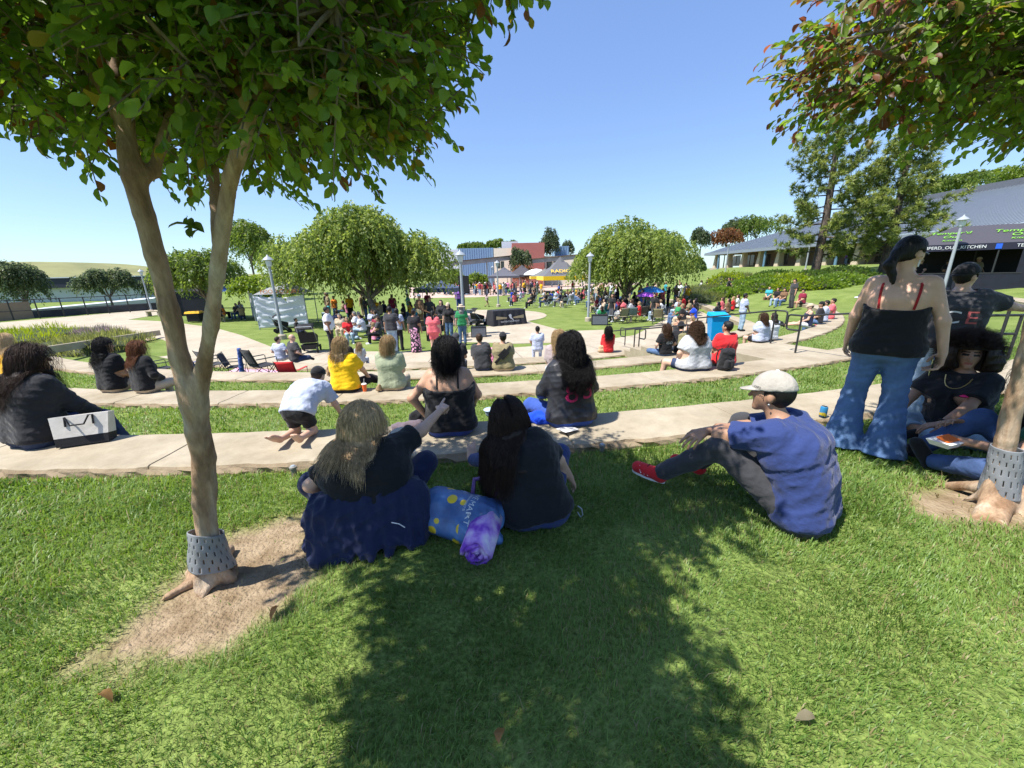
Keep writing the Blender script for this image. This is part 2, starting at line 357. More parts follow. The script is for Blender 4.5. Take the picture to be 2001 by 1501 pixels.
def build_row(i, label):
    r0, r1 = ROWR[i]; z = ROWZ[i]; t0, t1 = ROWTH[i]
    seg = 1.85/((r0+r1)/2)*180/math.pi
    ths = []; k = 0; joints = []
    t = t0
    while t < t1:
        joints.append(t); t += seg*rnd.choice([1, 1, 1, 1.02, .98])
    step = .16 if i < 2 else .5
    gw = .006/r0*180/math.pi
    for j in joints:
        ths += [(j-gw*1.6, 0), (j-gw*.5, 1), (j+gw*.5, 1), (j+gw*1.6, 0)]
        ths += [(q, 0) for q in np.arange(j+step, min(j+seg-step*.5, t1), step)]
    ths.sort()
    # profile across: far foot, far edge, top points, near edge, rough face down
    V = []; Q = []; mi = []
    for th, g in ths:
        a = math.radians(th); s = a*r1
        sh = float(shiftR(th))*(1 if i == 3 else 0)
        e = .010*n1d(s, i+1.) ; e2 = .004*n1d(s*.7, i+4.)
        dz = -.022*g
        prof = [(r0+.012+e2, z-.50), (r0+.003+e2, z-.05), (r0-.004+e2, z-.012+dz), (r0+.012+e2, z+dz), (r0+.25, z+.001+dz), (r0+.5, z-.002+dz), (r1-.035+e*.6, z+dz), (r1-.012+e, z-.010+dz+.003*n1d(s*1.7, 2.)), (r1+.006+e*1.6, z-.035), (r1+.014+.014*n1d(s*1.4, 7.+i), z-.07), (r1+.02+.012*n1d(s*1.9, 3.+i), z-.30)]
        for R_, z_ in prof:
            R_ -= sh
            V.append((CX+R_*math.sin(a), CY-R_*math.cos(a), z_))
    n = 11
    for k in range(len(ths)-1):
        for q in range(n-1):
            Q.append((k*n+q, k*n+q+1, (k+1)*n+q+1, (k+1)*n+q)); mi.append(1 if q >= 7 else 0)
    ends = [[q for q in range(n-1, -1, -1)], [(len(ths)-1)*n+q for q in range(n)]]
    o = npmesh('terrace_seat', V, Q+ends, [M['conc'], M['rough']], smooth=False, midx=mi+[0, 0])
    c = math.radians(0); tag(o, label, 'terrace seat', 'curved concrete terrace seats')
    return o
build_row(0, 'nearest curved tan concrete terrace seat with rough broken front edge')
build_row(1, 'curved concrete terrace seat where the person in the yellow top with a drink sits')
build_row(2, 'curved concrete terrace seat where the person with a sling bag sits')
build_row(3, 'lowest curved concrete terrace seat bordering the pale plaza, person in red on it')
def sheet(name, poly, z, mat, th=.05, label=None):
    mb = MB(); mb.prism([(p[0], p[1]) for p in poly], z-th, z); o = mb.build(name, mat); tag(o, label, kind='structure'); return o
def arcpts(R, t0, t1, n=40, sh=0.):
    return [(CX+(R-(float(shiftR(t))*sh))*math.sin(math.radians(t)), CY-(R-(float(shiftR(t))*sh))*math.cos(math.radians(t))) for t in np.linspace(t0, t1, n)]
ring = arcpts(17.3, -34, 34, 50)+[(p[0], p[1]) for p in (P(1300, 624, ZP), P(1290, 600, ZP), P(1262, 583, ZP), P(1290, 570, ZP))]+arcpts(20.95, 108, -33.5, 90, 1.)
sheet('plaza_pavement', ring, ZP+.012, M['path'])
stage_c = Vector((-2.3, 29.3, 0))
sheet('stage_pavement', [(stage_c.x+5*math.cos(a), stage_c.y+5*math.sin(a)) for a in np.linspace(0, 2*math.pi, 64, endpoint=False)], ZP+.024, M['path'])
sheet('pink_stage_inlay', [(stage_c.x-1.8+2.3*math.cos(a), stage_c.y-.4+2.3*math.sin(a)) for a in np.linspace(0, 2*math.pi, 48, endpoint=False)], ZP+.03, M['pinkconc'])
sheet('stage_path', [P(x, y, ZP) for x, y in ((880, 668), (940, 640), (1030, 628), (1104, 648), (1180, 645), (1180, 668), (1010, 672))], ZP+.018, M['path'])
sheet('left_path', [P(x, y, ZP) for x, y in ((640, 704), (560, 690), (470, 655), (420, 641), (330, 629), (250, 625), (330, 612), (300, 605), (150, 618), (-60, 636), (-60, 645), (175, 640), (225, 642), (260, 652), (318, 664), (372, 690), (480, 716), (600, 722))], ZP+.016, M['path'])
sheet('far_promenade', [P(x, y, ZP) for x, y in ((800, 583), (930, 581), (1000, 577), (1060, 570), (1130, 563), (1250, 558), (1250, 552), (1100, 553), (800, 562))], ZP+.014, M['pinkconc'])
# joint lines on the plaza
mbj = MB()
for th in np.arange(-30, 60, 5.2):
    a = math.radians(th); p0 = Vector((CX+17.4*math.sin(a), CY-17.4*math.cos(a), 0)); sh = float(shiftR(th)); p1 = Vector((CX+(20.9-sh)*math.sin(a), CY-(20.9-sh)*math.cos(a), 0))
    d = (p1-p0).normalized(); n_ = Vector((-d.y, d.x, 0))*.012
    mbj.add([(*(p0-n_).xy, ZP+.0165), (*(p1-n_).xy, ZP+.0165), (*(p1+n_).xy, ZP+.0165), (*(p0+n_).xy, ZP+.0165)], [(0, 1, 2, 3)])
tag(mbj.build('pavement_joints', pmat('joint_dirt', (.12, .10, .08))), kind='structure')
# aisle landings and steps (sector between the handrails)
def landing():
    V = MB()
    for (ra, rb, z) in ((25.45, 27.44, -.452), (24.9, 25.45, -.60), (24.3, 24.9, -.74), (22.55, 24.3, -.875), (22.0, 22.55, -1.01), (21.7, 22.0, -1.15), (20.4, 21.7, -1.295), (20.0, 20.4, -1.47)):
        poly = arcpts(rb, 19.9, 24.5, 8)+arcpts(ra, 24.5, 19.9, 8)
        V.prism(poly, z-.5, z)
    o = V.build('aisle_steps', M['conc']); tag(o, 'tan concrete steps and landing between the black handrails', 'steps')
landing()
mb = MB()
rim = arcpts(23.9, -31, -31.2, 2)
a0, a1 = P(45, 700, -1.2), P(312, 655, -1.5)
d = (a1-a0).normalized(); nn = Vector((-d.y, d.x, 0))*.07
mb.hexa([(a0-nn), (a1-nn), (a1+nn), (a0+nn)], [(a0-nn)+Vector((0, 0, .3)), (a1-nn)+Vector((0, 0, .28)), (a1+nn)+Vector((0, 0, .28)), (a0+nn)+Vector((0, 0, .3))])
tag(mb.build('planter_kerb', M['path']), 'white concrete kerb between the shrub bed and the lawn', 'kerb')
# ------------------------------------------------------------------ far hill
def hill():
    V = []; n, m = 60, 14
    for i in range(n):
        u = i/(n-1); X = -700+u*560
        for j in range(m):
            v = j/(m-1); Yh = 300+v*260
            z = ZP-1+ (27*math.exp(-((u-.27)/.20)**2)+8*math.exp(-((u-.75)/.2)**2))*math.sin(min(1, v*1.6)*math.pi/2)+ .6*math.sin(u*31+v*7)*v
            V.append((X, Yh, z))
    F_ = [(i*m+j, (i+1)*m+j, (i+1)*m+j+1, i*m+j+1) for i in range(n-1) for j in range(m-1)]
    o = npmesh('hill', V, F_, pmat('dry_hill_grass', (.20, .20, .085), rough=.95, var=.3, scale=.03, detail=8)); tag(o, kind='structure')
hill()
# ------------------------------------------------------------------ lamps
M['lampglass'] = pmat('frosted_lamp_glass', (.55, .60, .62), rough=.3, var=.05)
def make_lamp(label):
    r = empty('street_lamp', (0, 0, 0), 0, label, 'street lamp', 'grey pole lamps around the lawn')
    MB().lathe([(.20, 0), (.20, .22), (.17, .25), (.10, .26)], n=20).build('base', M['path'], r, True)
    MB().lathe([(.085, .25), (.08, .4), (.062, 3.55), (.062, 3.62), (.085, 3.64), (.085, 3.68)], n=16).build('pole', M['greymetal'], r, True)
    MB().lathe([(.10, 3.68), (.135, 3.80), (.14, 3.96), (.12, 3.98)], n=16).build('lamp_glass', M['lampglass'], r, True)
    MB().lathe([(.255, 3.97), (.26, 3.99), (.16, 4.10), (.05, 4.17), (.03, 4.23), (.004, 4.25)], n=20).build('cap', M['greymetal'], r, True)
    return r
LAMPS = [((553, 663), 'grey pole lamp behind the couple sitting by the red camp chair'), ((297, 610), 'grey pole lamp leaning in front of the fence at the left edge of the lawn'), ((400, 608), 'grey pole lamp rising behind the fork of the near tree'),
         ((908, 660), 'grey pole lamp beside the loudspeaker on its stand'), ((974, 600), 'grey pole lamp standing on the lawn beyond the round stage'), ((1149, 628), 'grey pole lamp on the lawn beside the black floor box'),
         ((964, 571), 'grey pole lamp by the crowd before the blue wall'), ((1091, 570), 'grey pole lamp behind the peaked black and yellow canopy'), ((1360, 545), 'grey pole lamp by the end of the arcade near the big weeping tree'),
         ((1573, 530), 'grey pole lamp in front of the arcade beside the pine trunk'), ((799, 615), 'grey pole lamp half hidden under the nearer weeping tree')]
l0 = None
for (x, y), lab in LAMPS:
    z = ZP
    if x == 1360: q = Vector((27, 50, hz(27, 50)))
    elif x == 1573: q = PT_(1573, 530, 47); q.z = hz(q.x, q.y)
    elif x == 1091: q = P(1091, 569, ZP)
    else: q = P(x, y, ZP)
    if l0 is None: l0 = make_lamp(lab); o = l0
    else: o = copy_tree(l0); o['label'] = lab
    o.location = q; o.rotation_euler = (0, 0, rnd.random()*6)
q = PT_(1846, 556, 21); o = copy_tree(l0); o['label'] = 'grey pole lamp in front of the black food tent'; o.location = (q.x, q.y, hz(q.x, q.y)-.05)
# ------------------------------------------------------------------ handrails
def handrail(pts_list, label, r=.021):
    o = empty('handrail', pts_list[0][0], 0, label, 'handrail', 'black tube handrails of the aisle')
    for nm, pts in zip(['post' if len(p) == 2 else 'rail' for p in pts_list], pts_list):
        MB().tube([Vector(p)-o.location for p in pts], r, 10).build(nm, M['blackmetal'], o, True)
    return o
def pola(R, th, z): a = math.radians(th); return Vector((CX+R*math.sin(a), CY-R*math.cos(a), z))
def loop(c, dirv, L_=.30, h=.34):
    """P-shaped end loop going from the top of a post along dirv and back down"""
    d = dirv.normalized(); pts = []
    top = Vector(c); r_ = .07
    pts.append(top); pts.append(top+d*(L_-r_))
    for k in range(1, 6):
        a = math.pi/2*k/5; pts.append(top+d*(L_-r_+r_*math.sin(a))+Vector((0, 0, -r_+r_*math.cos(a))))
    pts.append(top+d*L_+Vector((0, 0, -h+r_)))
    for k in range(1, 6):
        a = math.pi/2*k/5; pts.append(top+d*(L_-r_+r_*math.cos(a))+Vector((0, 0, -h+r_-r_*math.sin(a))))
    pts.append(top+d*.02+Vector((0, 0, -h)))
    return pts
def rail_pair(th, Ra, za, Rb, zb, label, loop_hi=True, loop_lo=True, h=.86):
    A = pola(Ra, th, za); B = pola(Rb, th, zb)
    up = Vector((0, 0, h)); d = (A-B); d.z = 0; d.normalize()
    lst = [[A, A+up], [B, B+up], [B+up, (B+up).lerp(A+up, .3), (B+up).lerp(A+up, .7), A+up]]
    if loop_hi: lst.append(loop(A+up, d))
    if loop_lo: lst.append(loop(B+up, -d))
    handrail(lst, label)
rail_pair(21.3, 21.77, -1.29, 19.9, -1.65, 'black handrail with looped end beside the person in red', loop_lo=False)
rail_pair(24.6, 21.6, -1.29, 19.6, -1.65, 'black handrail on the far side of the lowest aisle steps')
rail_pair(20.4, 24.2, -.87, 21.95, -1.29, 'black handrail passing in front of the blue recycling bin', loop_lo=False)
rail_pair(23.9, 25.56, -.45, 23.2, -.87, 'black handrail on the landing above the person in white with dark shorts', loop_lo=False)
rail_pair(22.4, 29.6, -.03, 26.6, -.45, 'black handrail climbing from the landing to behind the standing person in jeans', loop_hi=False)
rail_pair(25.6, 29.2, -.03, 27.3, -.45, 'black handrail end loop beside the jeans of the standing person', loop_hi=False)
q0 = P(1968, 702, -.05); q1 = P(2080, 690, -.05)
handrail([[q0, q0+Vector((0, 0, .72))], [q1, q1+Vector((0, 0, .80))], loop(q0+Vector((0, 0, .72)), Vector((-1, .1, 0)), .5, .3), [q0+Vector((0, 0, .72)), (q0+q1)/2+Vector((0, 0, .77)), q1+Vector((0, 0, .80)), q1+Vector((.6, .1, .95))]], 'black handrail behind the curly haired person at the right edge')
# ------------------------------------------------------------------ right arcade building
M['roof'] = pmat('blue_grey_metal_roof', (.19, .22, .26), rough=.4, var=.08, scale=2, spec=.5)
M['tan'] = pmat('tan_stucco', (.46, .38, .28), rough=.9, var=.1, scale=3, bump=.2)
M['tanshade'] = pmat('shaded_tan_brown_stucco', (.30, .22, .15), rough=.9, var=.12, scale=2)  # darker copy of the tan, arcade shade put into the colour; also the brown panel
M['bluepaint'] = pmat('blue_painted_steel', (.10, .19, .28), rough=.5)
M['fascia'] = pmat('dark_fascia', (.10, .11, .13), rough=.6)
def arcade():
    X0, X1, Xr = 47., 53., 61.; Ya, Yb = 30., 92.; zf, ze, zr = 1.45, 4.75, 10.2
    o = empty('arcade_building', (X0, (Ya+Yb)/2, zf), 0, 'long low building with blue grey metal roof and tan arcade columns', 'building')
    B = Vector(o.location)
    def add(mb, nm, mt, sm=False, par=None):
        ob = mb.build(nm, mt, par or o, sm)
        if par is None: ob.data.transform(Matrix.Translation(-B))
        return ob
    add(MB().box((X0+3.6, (Ya+Yb)/2, zf-.4), (9.2, Yb-Ya, .8)), 'floor_slab', M['path'])
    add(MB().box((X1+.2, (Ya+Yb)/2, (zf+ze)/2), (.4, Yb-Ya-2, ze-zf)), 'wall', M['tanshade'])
    rf = MB(); n = 150
    # standing-seam slope with hip at far end
    hipY = Yb-14
    rf.add([(X0-1.6, Ya, ze), (X0-1.6, Yb+2, ze), (Xr, hipY, zr), (Xr, Ya, zr)], [(0, 1, 2, 3)])
    rf.add([(X0-1.6, Yb+2, ze), (Xr+14, Yb+2, ze), (Xr, hipY, zr)], [(0, 1, 2)])
    for k in range(n):
        y = Ya+(Yb-Ya)*k/n; f = 1. if y < hipY else max(.05, (Yb+2-y)/(Yb+2-hipY))
        s0 = Vector((X0-1.6, y, ze+.02)); s1 = Vector((X0-1.6+(Xr-X0+1.6)*f, y, ze+(zr-ze)*f+.02))
        rf.add([s0, s0+Vector((0, .05, 0)), s1+Vector((0, .05, 0)), s1, s0+Vector((0, 0, .06)), s0+Vector((0, .05, .06)), s1+Vector((0, .05, .06)), s1+Vector((0, 0, .06))], [(4, 5, 6, 7), (0, 4, 7, 3), (1, 2, 6, 5)])
    add(rf, 'roof', M['roof'])
    add(MB().box((X0-1.55, (Ya+Yb)/2+1, ze-.28), (.25, Yb-Ya+2, .5)).box((X0+1.8, Yb+2, ze-.28), (6.6, .25, .5)), 'fascia', M['roof'])
    add(MB().box((Xr+.1, (Ya+hipY)/2, zr+.35), (.3, hipY-Ya, .9)), 'ridge_band', M['fascia'])
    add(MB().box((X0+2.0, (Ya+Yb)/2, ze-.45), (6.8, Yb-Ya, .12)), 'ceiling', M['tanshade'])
    for k in range(12):
        y = Ya+3+k*5.3
        mbk = MB(); mbk.hexa([(X0-.55, y-.5, zf), (X0+.55, y-.5, zf), (X0+.55, y+.5, zf), (X0-.55, y+.5, zf)], [(X0-.3, y-.32, ze-.5), (X0+.45, y-.32, ze-.5), (X0+.45, y+.32, ze-.5), (X0-.3, y+.32, ze-.5)])
        add(mbk, 'column', M['tan'])
        wfo = add(MB().box((X1-.02, y+2.6, zf+1.45), (.12, 2.9, 2.2)), 'window', M['glass'])
        MB().box((X1-.1-B.x, y+2.6-B.y, zf+1.45-B.z), (.1, .1, 2.2)).box((X1-.1-B.x, y+2.6-B.y, zf+2.6-B.z), (.14, 3.1, .12)).build('frame', M['tan'], wfo)
        if k % 3 == 1: add(MB().tube([(X0-1.2, y+2.2, zf-.6), (X0-1.2, y+2.2, ze-.3)], .19, 12), 'steel_post', M['bluepaint'], True)
    # near wing gable at the right end
    add(MB().hexa([(X0+2, Ya-6, ze-1.2), (X0+14, Ya-6, ze-1.2), (X0+14, Ya-.1, ze-1.2), (X0+2, Ya-.1, ze-1.2)], [(X0+2, Ya-6, ze+.6), (X0+14, Ya-6, ze+4.5), (X0+14, Ya-.1, ze+4.5), (X0+2, Ya-.1, ze+.6)]), 'wing_wall', M['tan'])
arcade()
# ------------------------------------------------------------------ central buildings
M['redstucco'] = pmat('dusty_red_stucco', (.36, .13, .11), rough=.9, var=.06, scale=.6)
M['paleblue'] = pmat('blue_corrugated_metal', (.17, .27, .42), rough=.5, var=.06)
M['palegrey'] = pmat('pale_grey_panel', (.52, .55, .60), rough=.6, var=.05)
M['cream'] = pmat('cream_stucco', (.66, .61, .50), rough=.9, var=.06)
def blockpx(x0, x1, ytop, t, zb=ZP, depth=10):
    a = PT_(x0, ytop, t); b = PT_(x1, ytop, t); z = (a.z+b.z)/2
    return (min(a.x, b.x), max(a.x, b.x), a.y, z)
def central():
    o = empty('campus_building', PT_(1000, 560, 88), 0, 'far building with dusty red block, cream wall and blue corrugated wall', 'building'); B = Vector(o.location)
    def put(nm, x0, x1, yt, t, mt, depth=9, zb=ZP):
        xa, xb, Y, z = blockpx(x0, x1, yt, t)
        mb = MB().box(((xa+xb)/2, Y+depth/2, (z+zb)/2), (xb-xa, depth, z-zb))
        if mt is M['paleblue']:
            n = int((xb-xa)/.5)
            for k in range(n): mb.box((xa+(k+.5)*(xb-xa)/n, Y-.04, (z+zb)/2), (.16, .1, z-zb-.02))
        ob = mb.build(nm, mt, o); ob.data.transform(Matrix.Translation(-B)); return ob, (xa, xb, Y, z)
    put('red_block', 1000, 1064, 474.5, 84, M['redstucco'], 12)
    put('cream_wall', 964.5, 999.5, 485, 86, M['cream'], 9)
    ob, (xa, xb, Y, z) = put('blue_wall', 896, 964, 485, 88, M['paleblue'], 8)
    put('grey_wall', 850, 895.5, 488, 90, M['palegrey'], 8)
    put('roof_monitor', 980, 1012, 472, 97, M['palegrey'], 8)
    put('blue_wall', 1085, 1112, 481, 92, M['paleblue'], 8)
    put('low_wall', 1064.5, 1150, 500, 90, M['cream'], 8)
    # window band
    for (x0, x1, ya, yb) in ((972, 986, 512, 525), (1066, 1090, 512, 535)):
        a = PT_(x0, ya, 85.6); b = PT_(x1, yb, 85.6)
        wq = MB().box(((a.x+b.x)/2, 85.3 if x0 < 1000 else 87, (a.z+b.z)/2), (b.x-a.x, .3, a.z-b.z)).build('window', M['glass'], o); wq.data.transform(Matrix.Translation(-B))
        wq2 = MB().box(((a.x+b.x)/2-B.x, (85.1 if x0 < 1000 else 86.8)-B.y, (a.z+b.z)/2-B.z), (.12, .2, a.z-b.z)).build('frame', M['cream'], wq)
    a = PT_(1003, 492, 83.5); q = MB().lathe([(.28, 0), (.5, -.5), (.02, -.52)], (a.x+.4-B.x, a.y-B.y, a.z-B.z), 12).build('wall_lamp', M['greymetal'], o, True)
central()
def canopy_walk(p0, p1, label, th=.75):
    o = empty('walkway_canopy', p0, 0, label, 'canopy'); d = p1-p0; L_ = d.length; n = max(2, int(L_/5))
    mb = MB(); dv = d.normalized(); s = Vector((-dv.y, dv.x, 0)).normalized()*1.6
    z = Vector((0, 0, th))
    mb.hexa([-s, d-s, d+s, s], [-s+z, d-s+z, d+s+z, s+z]); mb.build('roof', pmat('weathered_canopy', (.28, .28, .28), var=.25, scale=1.2), o)
    mb = MB(); z2 = Vector((0, 0, th+.12)); mb.hexa([-s*1.12+z*1.001, d-s*1.12+z*1.001, d+s*1.12+z*1.001, s*1.12+z*1.001], [-s*1.12+z2, d-s*1.12+z2, d+s*1.12+z2, s*1.12+z2]); mb.build('roof_edge', pmat('brown_edge', (.14, .09, .06)), o)
    for k in range(n+1):
        q = d*(k/n); MB().tube([Vector((q.x, q.y, ZP-p0.z)), q], .12, 8).build('post', M['greymetal'], o, True)
canopy_walk(PT_(850, 524, 72), PT_(998, 508, 78), 'grey sloping walkway canopy left of the red block')
canopy_walk(PT_(1018, 517, 78), PT_(1140, 505, 78), 'grey sloping walkway canopy crossing in front of the red block')
# ------------------------------------------------------------------ left building, wall and fence
def left_building():
    M['pwall'] = pmat('pale_grey_rendered_wall', (.44, .48, .50), rough=.85, var=.12, scale=.5)
    M['navy'] = pmat('navy_fascia', (.022, .026, .045), rough=.6)
    o = empty('low_building', PT_(150, 600, 62), 0, 'low pale grey building with a dark navy roof band on the left', 'building'); B = Vector(o.location)
    def put(mb, nm, mt):
        ob = mb.build(nm, mt, o); ob.data.transform(Matrix.Translation(-B)); return ob
    a = PT_(-120, 556, 60); b = PT_(268, 549, 64); a.z = b.z = 2.1
    dv = (b-a).normalized(); back = Vector((-dv.y, dv.x, 0))*9; z0 = Vector((0, 0, ZP-2.1))
    put(MB().hexa([a+z0, b+z0, b+back+z0, a+back+z0], [a-Vector((0, 0, 1.5)), b-Vector((0, 0, 1.5)), b+back-Vector((0, 0, 1.5)), a+back-Vector((0, 0, 1.5))]), 'wall', M['pwall'])
    e = dv*.4; f_ = back.normalized()*.8
    put(MB().hexa([a-e-f_-Vector((0, 0, 1.498)), b+e-f_-Vector((0, 0, 1.498)), b+e+back-Vector((0, 0, 1.498)), a-e+back-Vector((0, 0, 1.498))], [a-e-f_, b+e-f_, b+e+back, a-e+back]), 'roof_band', M['navy'])
    put(MB().hexa([a-e*1.5-f_*1.2+Vector((0, 0, .003)), b+e*1.5-f_*1.2+Vector((0, 0, .003)), b+e*1.5+back+Vector((0, 0, .003)), a-e*1.5+back+Vector((0, 0, .003))], [a-e*1.5-f_*1.2+Vector((0, 0, .15)), b+e*1.5-f_*1.2+Vector((0, 0, .15)), b+e*1.5+back+Vector((0, 0, .15)), a-e*1.5+back+Vector((0, 0, .15))]), 'roof_edge', M['palegrey'])
    # sloping white retaining ramp in front
    r = MB(); p = [P(40, 612, ZP+.1), P(330, 592, ZP+.1)]
    r.hexa([p[0], p[1], p[1]+Vector((-1, 3.5, 0)), p[0]+Vector((-1, 3.5, 0))], [p[0]+Vector((0, 0, .25)), p[1]+Vector((0, 0, .75)), p[1]+Vector((-1, 3.5, .95)), p[0]+Vector((-1, 3.5, .35))])
    tag(r.build('ramp_wall', M['palegrey']), 'pale sloping ramp wall behind the dark fence on the left', 'wall')
    k = MB(); p = [P(55, 622, ZP), P(330, 604, ZP)]
    k.hexa([p[0], p[1], p[1]+Vector((0, .3, 0)), p[0]+Vector((0, .3, 0))], [p[0]+Vector((0, 0, .62)), p[1]+Vector((0, 0, .70)), p[1]+Vector((0, .3, .70)), p[0]+Vector((0, .3, .62))])
    tag(k.build('dark_wall', pmat('dark_stained_wall', (.035, .037, .045), var=.5, scale=1.5)), 'low dark stained wall below the fence on the left', 'wall')
    tn = MB(); a_, b_ = P(-80, 635, ZP), P(60, 622, ZP)
    tn.hexa([a_, b_, b_+Vector((0, .3, 0)), a_+Vector((0, .3, 0))], [a_+Vector((0, 0, 1.5)), b_+Vector((0, 0, 1.5)), b_+Vector((0, .3, 1.5)), a_+Vector((0, .3, 1.5))])
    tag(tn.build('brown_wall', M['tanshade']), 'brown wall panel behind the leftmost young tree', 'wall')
    f = empty('fence', P(55, 622, ZP), 0, 'black post and rail fence along the path on the left', 'fence'); FB = Vector(f.location)
    q0, q1 = P(-20, 629, ZP), P(332, 605, ZP); q0.y -= .25; q1.y -= .25
    for k_ in range(9):
        q = q0.lerp(q1, k_/8)-FB; MB().tube([q, q+Vector((0, 0, 1.75))], .05, 8).build('post', M['blackmetal'], f, True)
    for zz in (1.70, .78): MB().tube([q0-FB+Vector((0, 0, zz)), q1-FB+Vector((0, 0, zz))], .035, 8).build('rail', M['blackmetal'], f, True)
left_building()
# ------------------------------------------------------------------ foliage materials
def leafmat(name, trans=.38, rough=.45, spec=.32):
    m, nt, b = newmat(name); L = nt.links.new
    at = nd(nt, 'ShaderNodeAttribute', attribute_name='col'); b.inputs['Roughness'].default_value = rough; b.inputs['Specular IOR Level'].default_value = spec
    L(at.outputs['Color'], b.inputs['Base Color'])
    hs = nd(nt, 'ShaderNodeHueSaturation', Value=1.75, Saturation=1.12, Hue=.488); L(at.outputs['Color'], hs.inputs['Color'])
    tr = nd(nt, 'ShaderNodeBsdfTranslucent'); L(hs.outputs[0], tr.inputs['Color'])
    ms = nd(nt, 'ShaderNodeMixShader'); ms.inputs[0].default_value = trans
    L(b.outputs[0], ms.inputs[1]); L(tr.outputs[0], ms.inputs[2]); L(ms.outputs[0], nt.nodes['Material Output'].inputs['Surface'])
    return m
M['leaf'] = leafmat('broad_leaf', .52); M['needle'] = leafmat('needle_leaf', .2, .5, .3); M['blade'] = leafmat('grass_blade', .35, .45, .35)
def barkmat(name, c1, c2, c3, scale=(5, 5, 1.4), bump=.8, rough=.75):
    m, nt, b = newmat(name); L = nt.links.new
    tc = nd(nt, 'ShaderNodeTexCoord'); mp = nd(nt, 'ShaderNodeMapping'); mp.inputs['Scale'].default_value = scale; L(tc.outputs['Object'], mp.inputs[0])
    n1 = nd(nt, 'ShaderNodeTexNoise', Scale=1.6, Detail=5., Distortion=.6); n2 = nd(nt, 'ShaderNodeTexNoise', Scale=9., Detail=8., Roughness=.7)
    L(mp.outputs[0], n1.inputs[0]); L(mp.outputs[0], n2.inputs[0])
    r = nd(nt, 'ShaderNodeValToRGB'); L(n1.outputs['Fac'], r.inputs[0]); e = r.color_ramp.elements
    e[0].position = .36; e[0].color = (*c1, 1); e[1].position = .66; e[1].color = (*c3, 1); k = e.new(.5); k.color = (*c2, 1)
    mr = nd(nt, 'ShaderNodeMapRange'); L(n2.outputs['Fac'], mr.inputs[0]); mr.inputs['From Min'].default_value = .3; mr.inputs['From Max'].default_value = .7; mr.inputs['To Min'].default_value = .58; mr.inputs['To Max'].default_value = 1.15
    vm = nd(nt, 'ShaderNodeVectorMath', operation='SCALE'); L(r.outputs[0], vm.inputs[0]); L(mr.outputs[0], vm.inputs['Scale']); L(vm.outputs[0], b.inputs['Base Color'])
    b.inputs['Roughness'].default_value = rough; b.inputs['Specular IOR Level'].default_value = .25
    bp = nd(nt, 'ShaderNodeBump', Strength=bump, Distance=.012); L(n2.outputs['Fac'], bp.inputs['Height']); L(bp.outputs[0], b.inputs['Normal'])
    return m
M['myrtle'] = barkmat('smooth_mottled_bark', (.27, .16, .09), (.42, .285, .18), (.53, .43, .32))
M['bark'] = barkmat('grey_brown_bark', (.13, .10, .07), (.20, .16, .12), (.27, .23, .18), bump=.9)
M['pinebark'] = barkmat('dark_pine_bark', (.05, .04, .035), (.09, .07, .055), (.14, .11, .09), bump=1.)
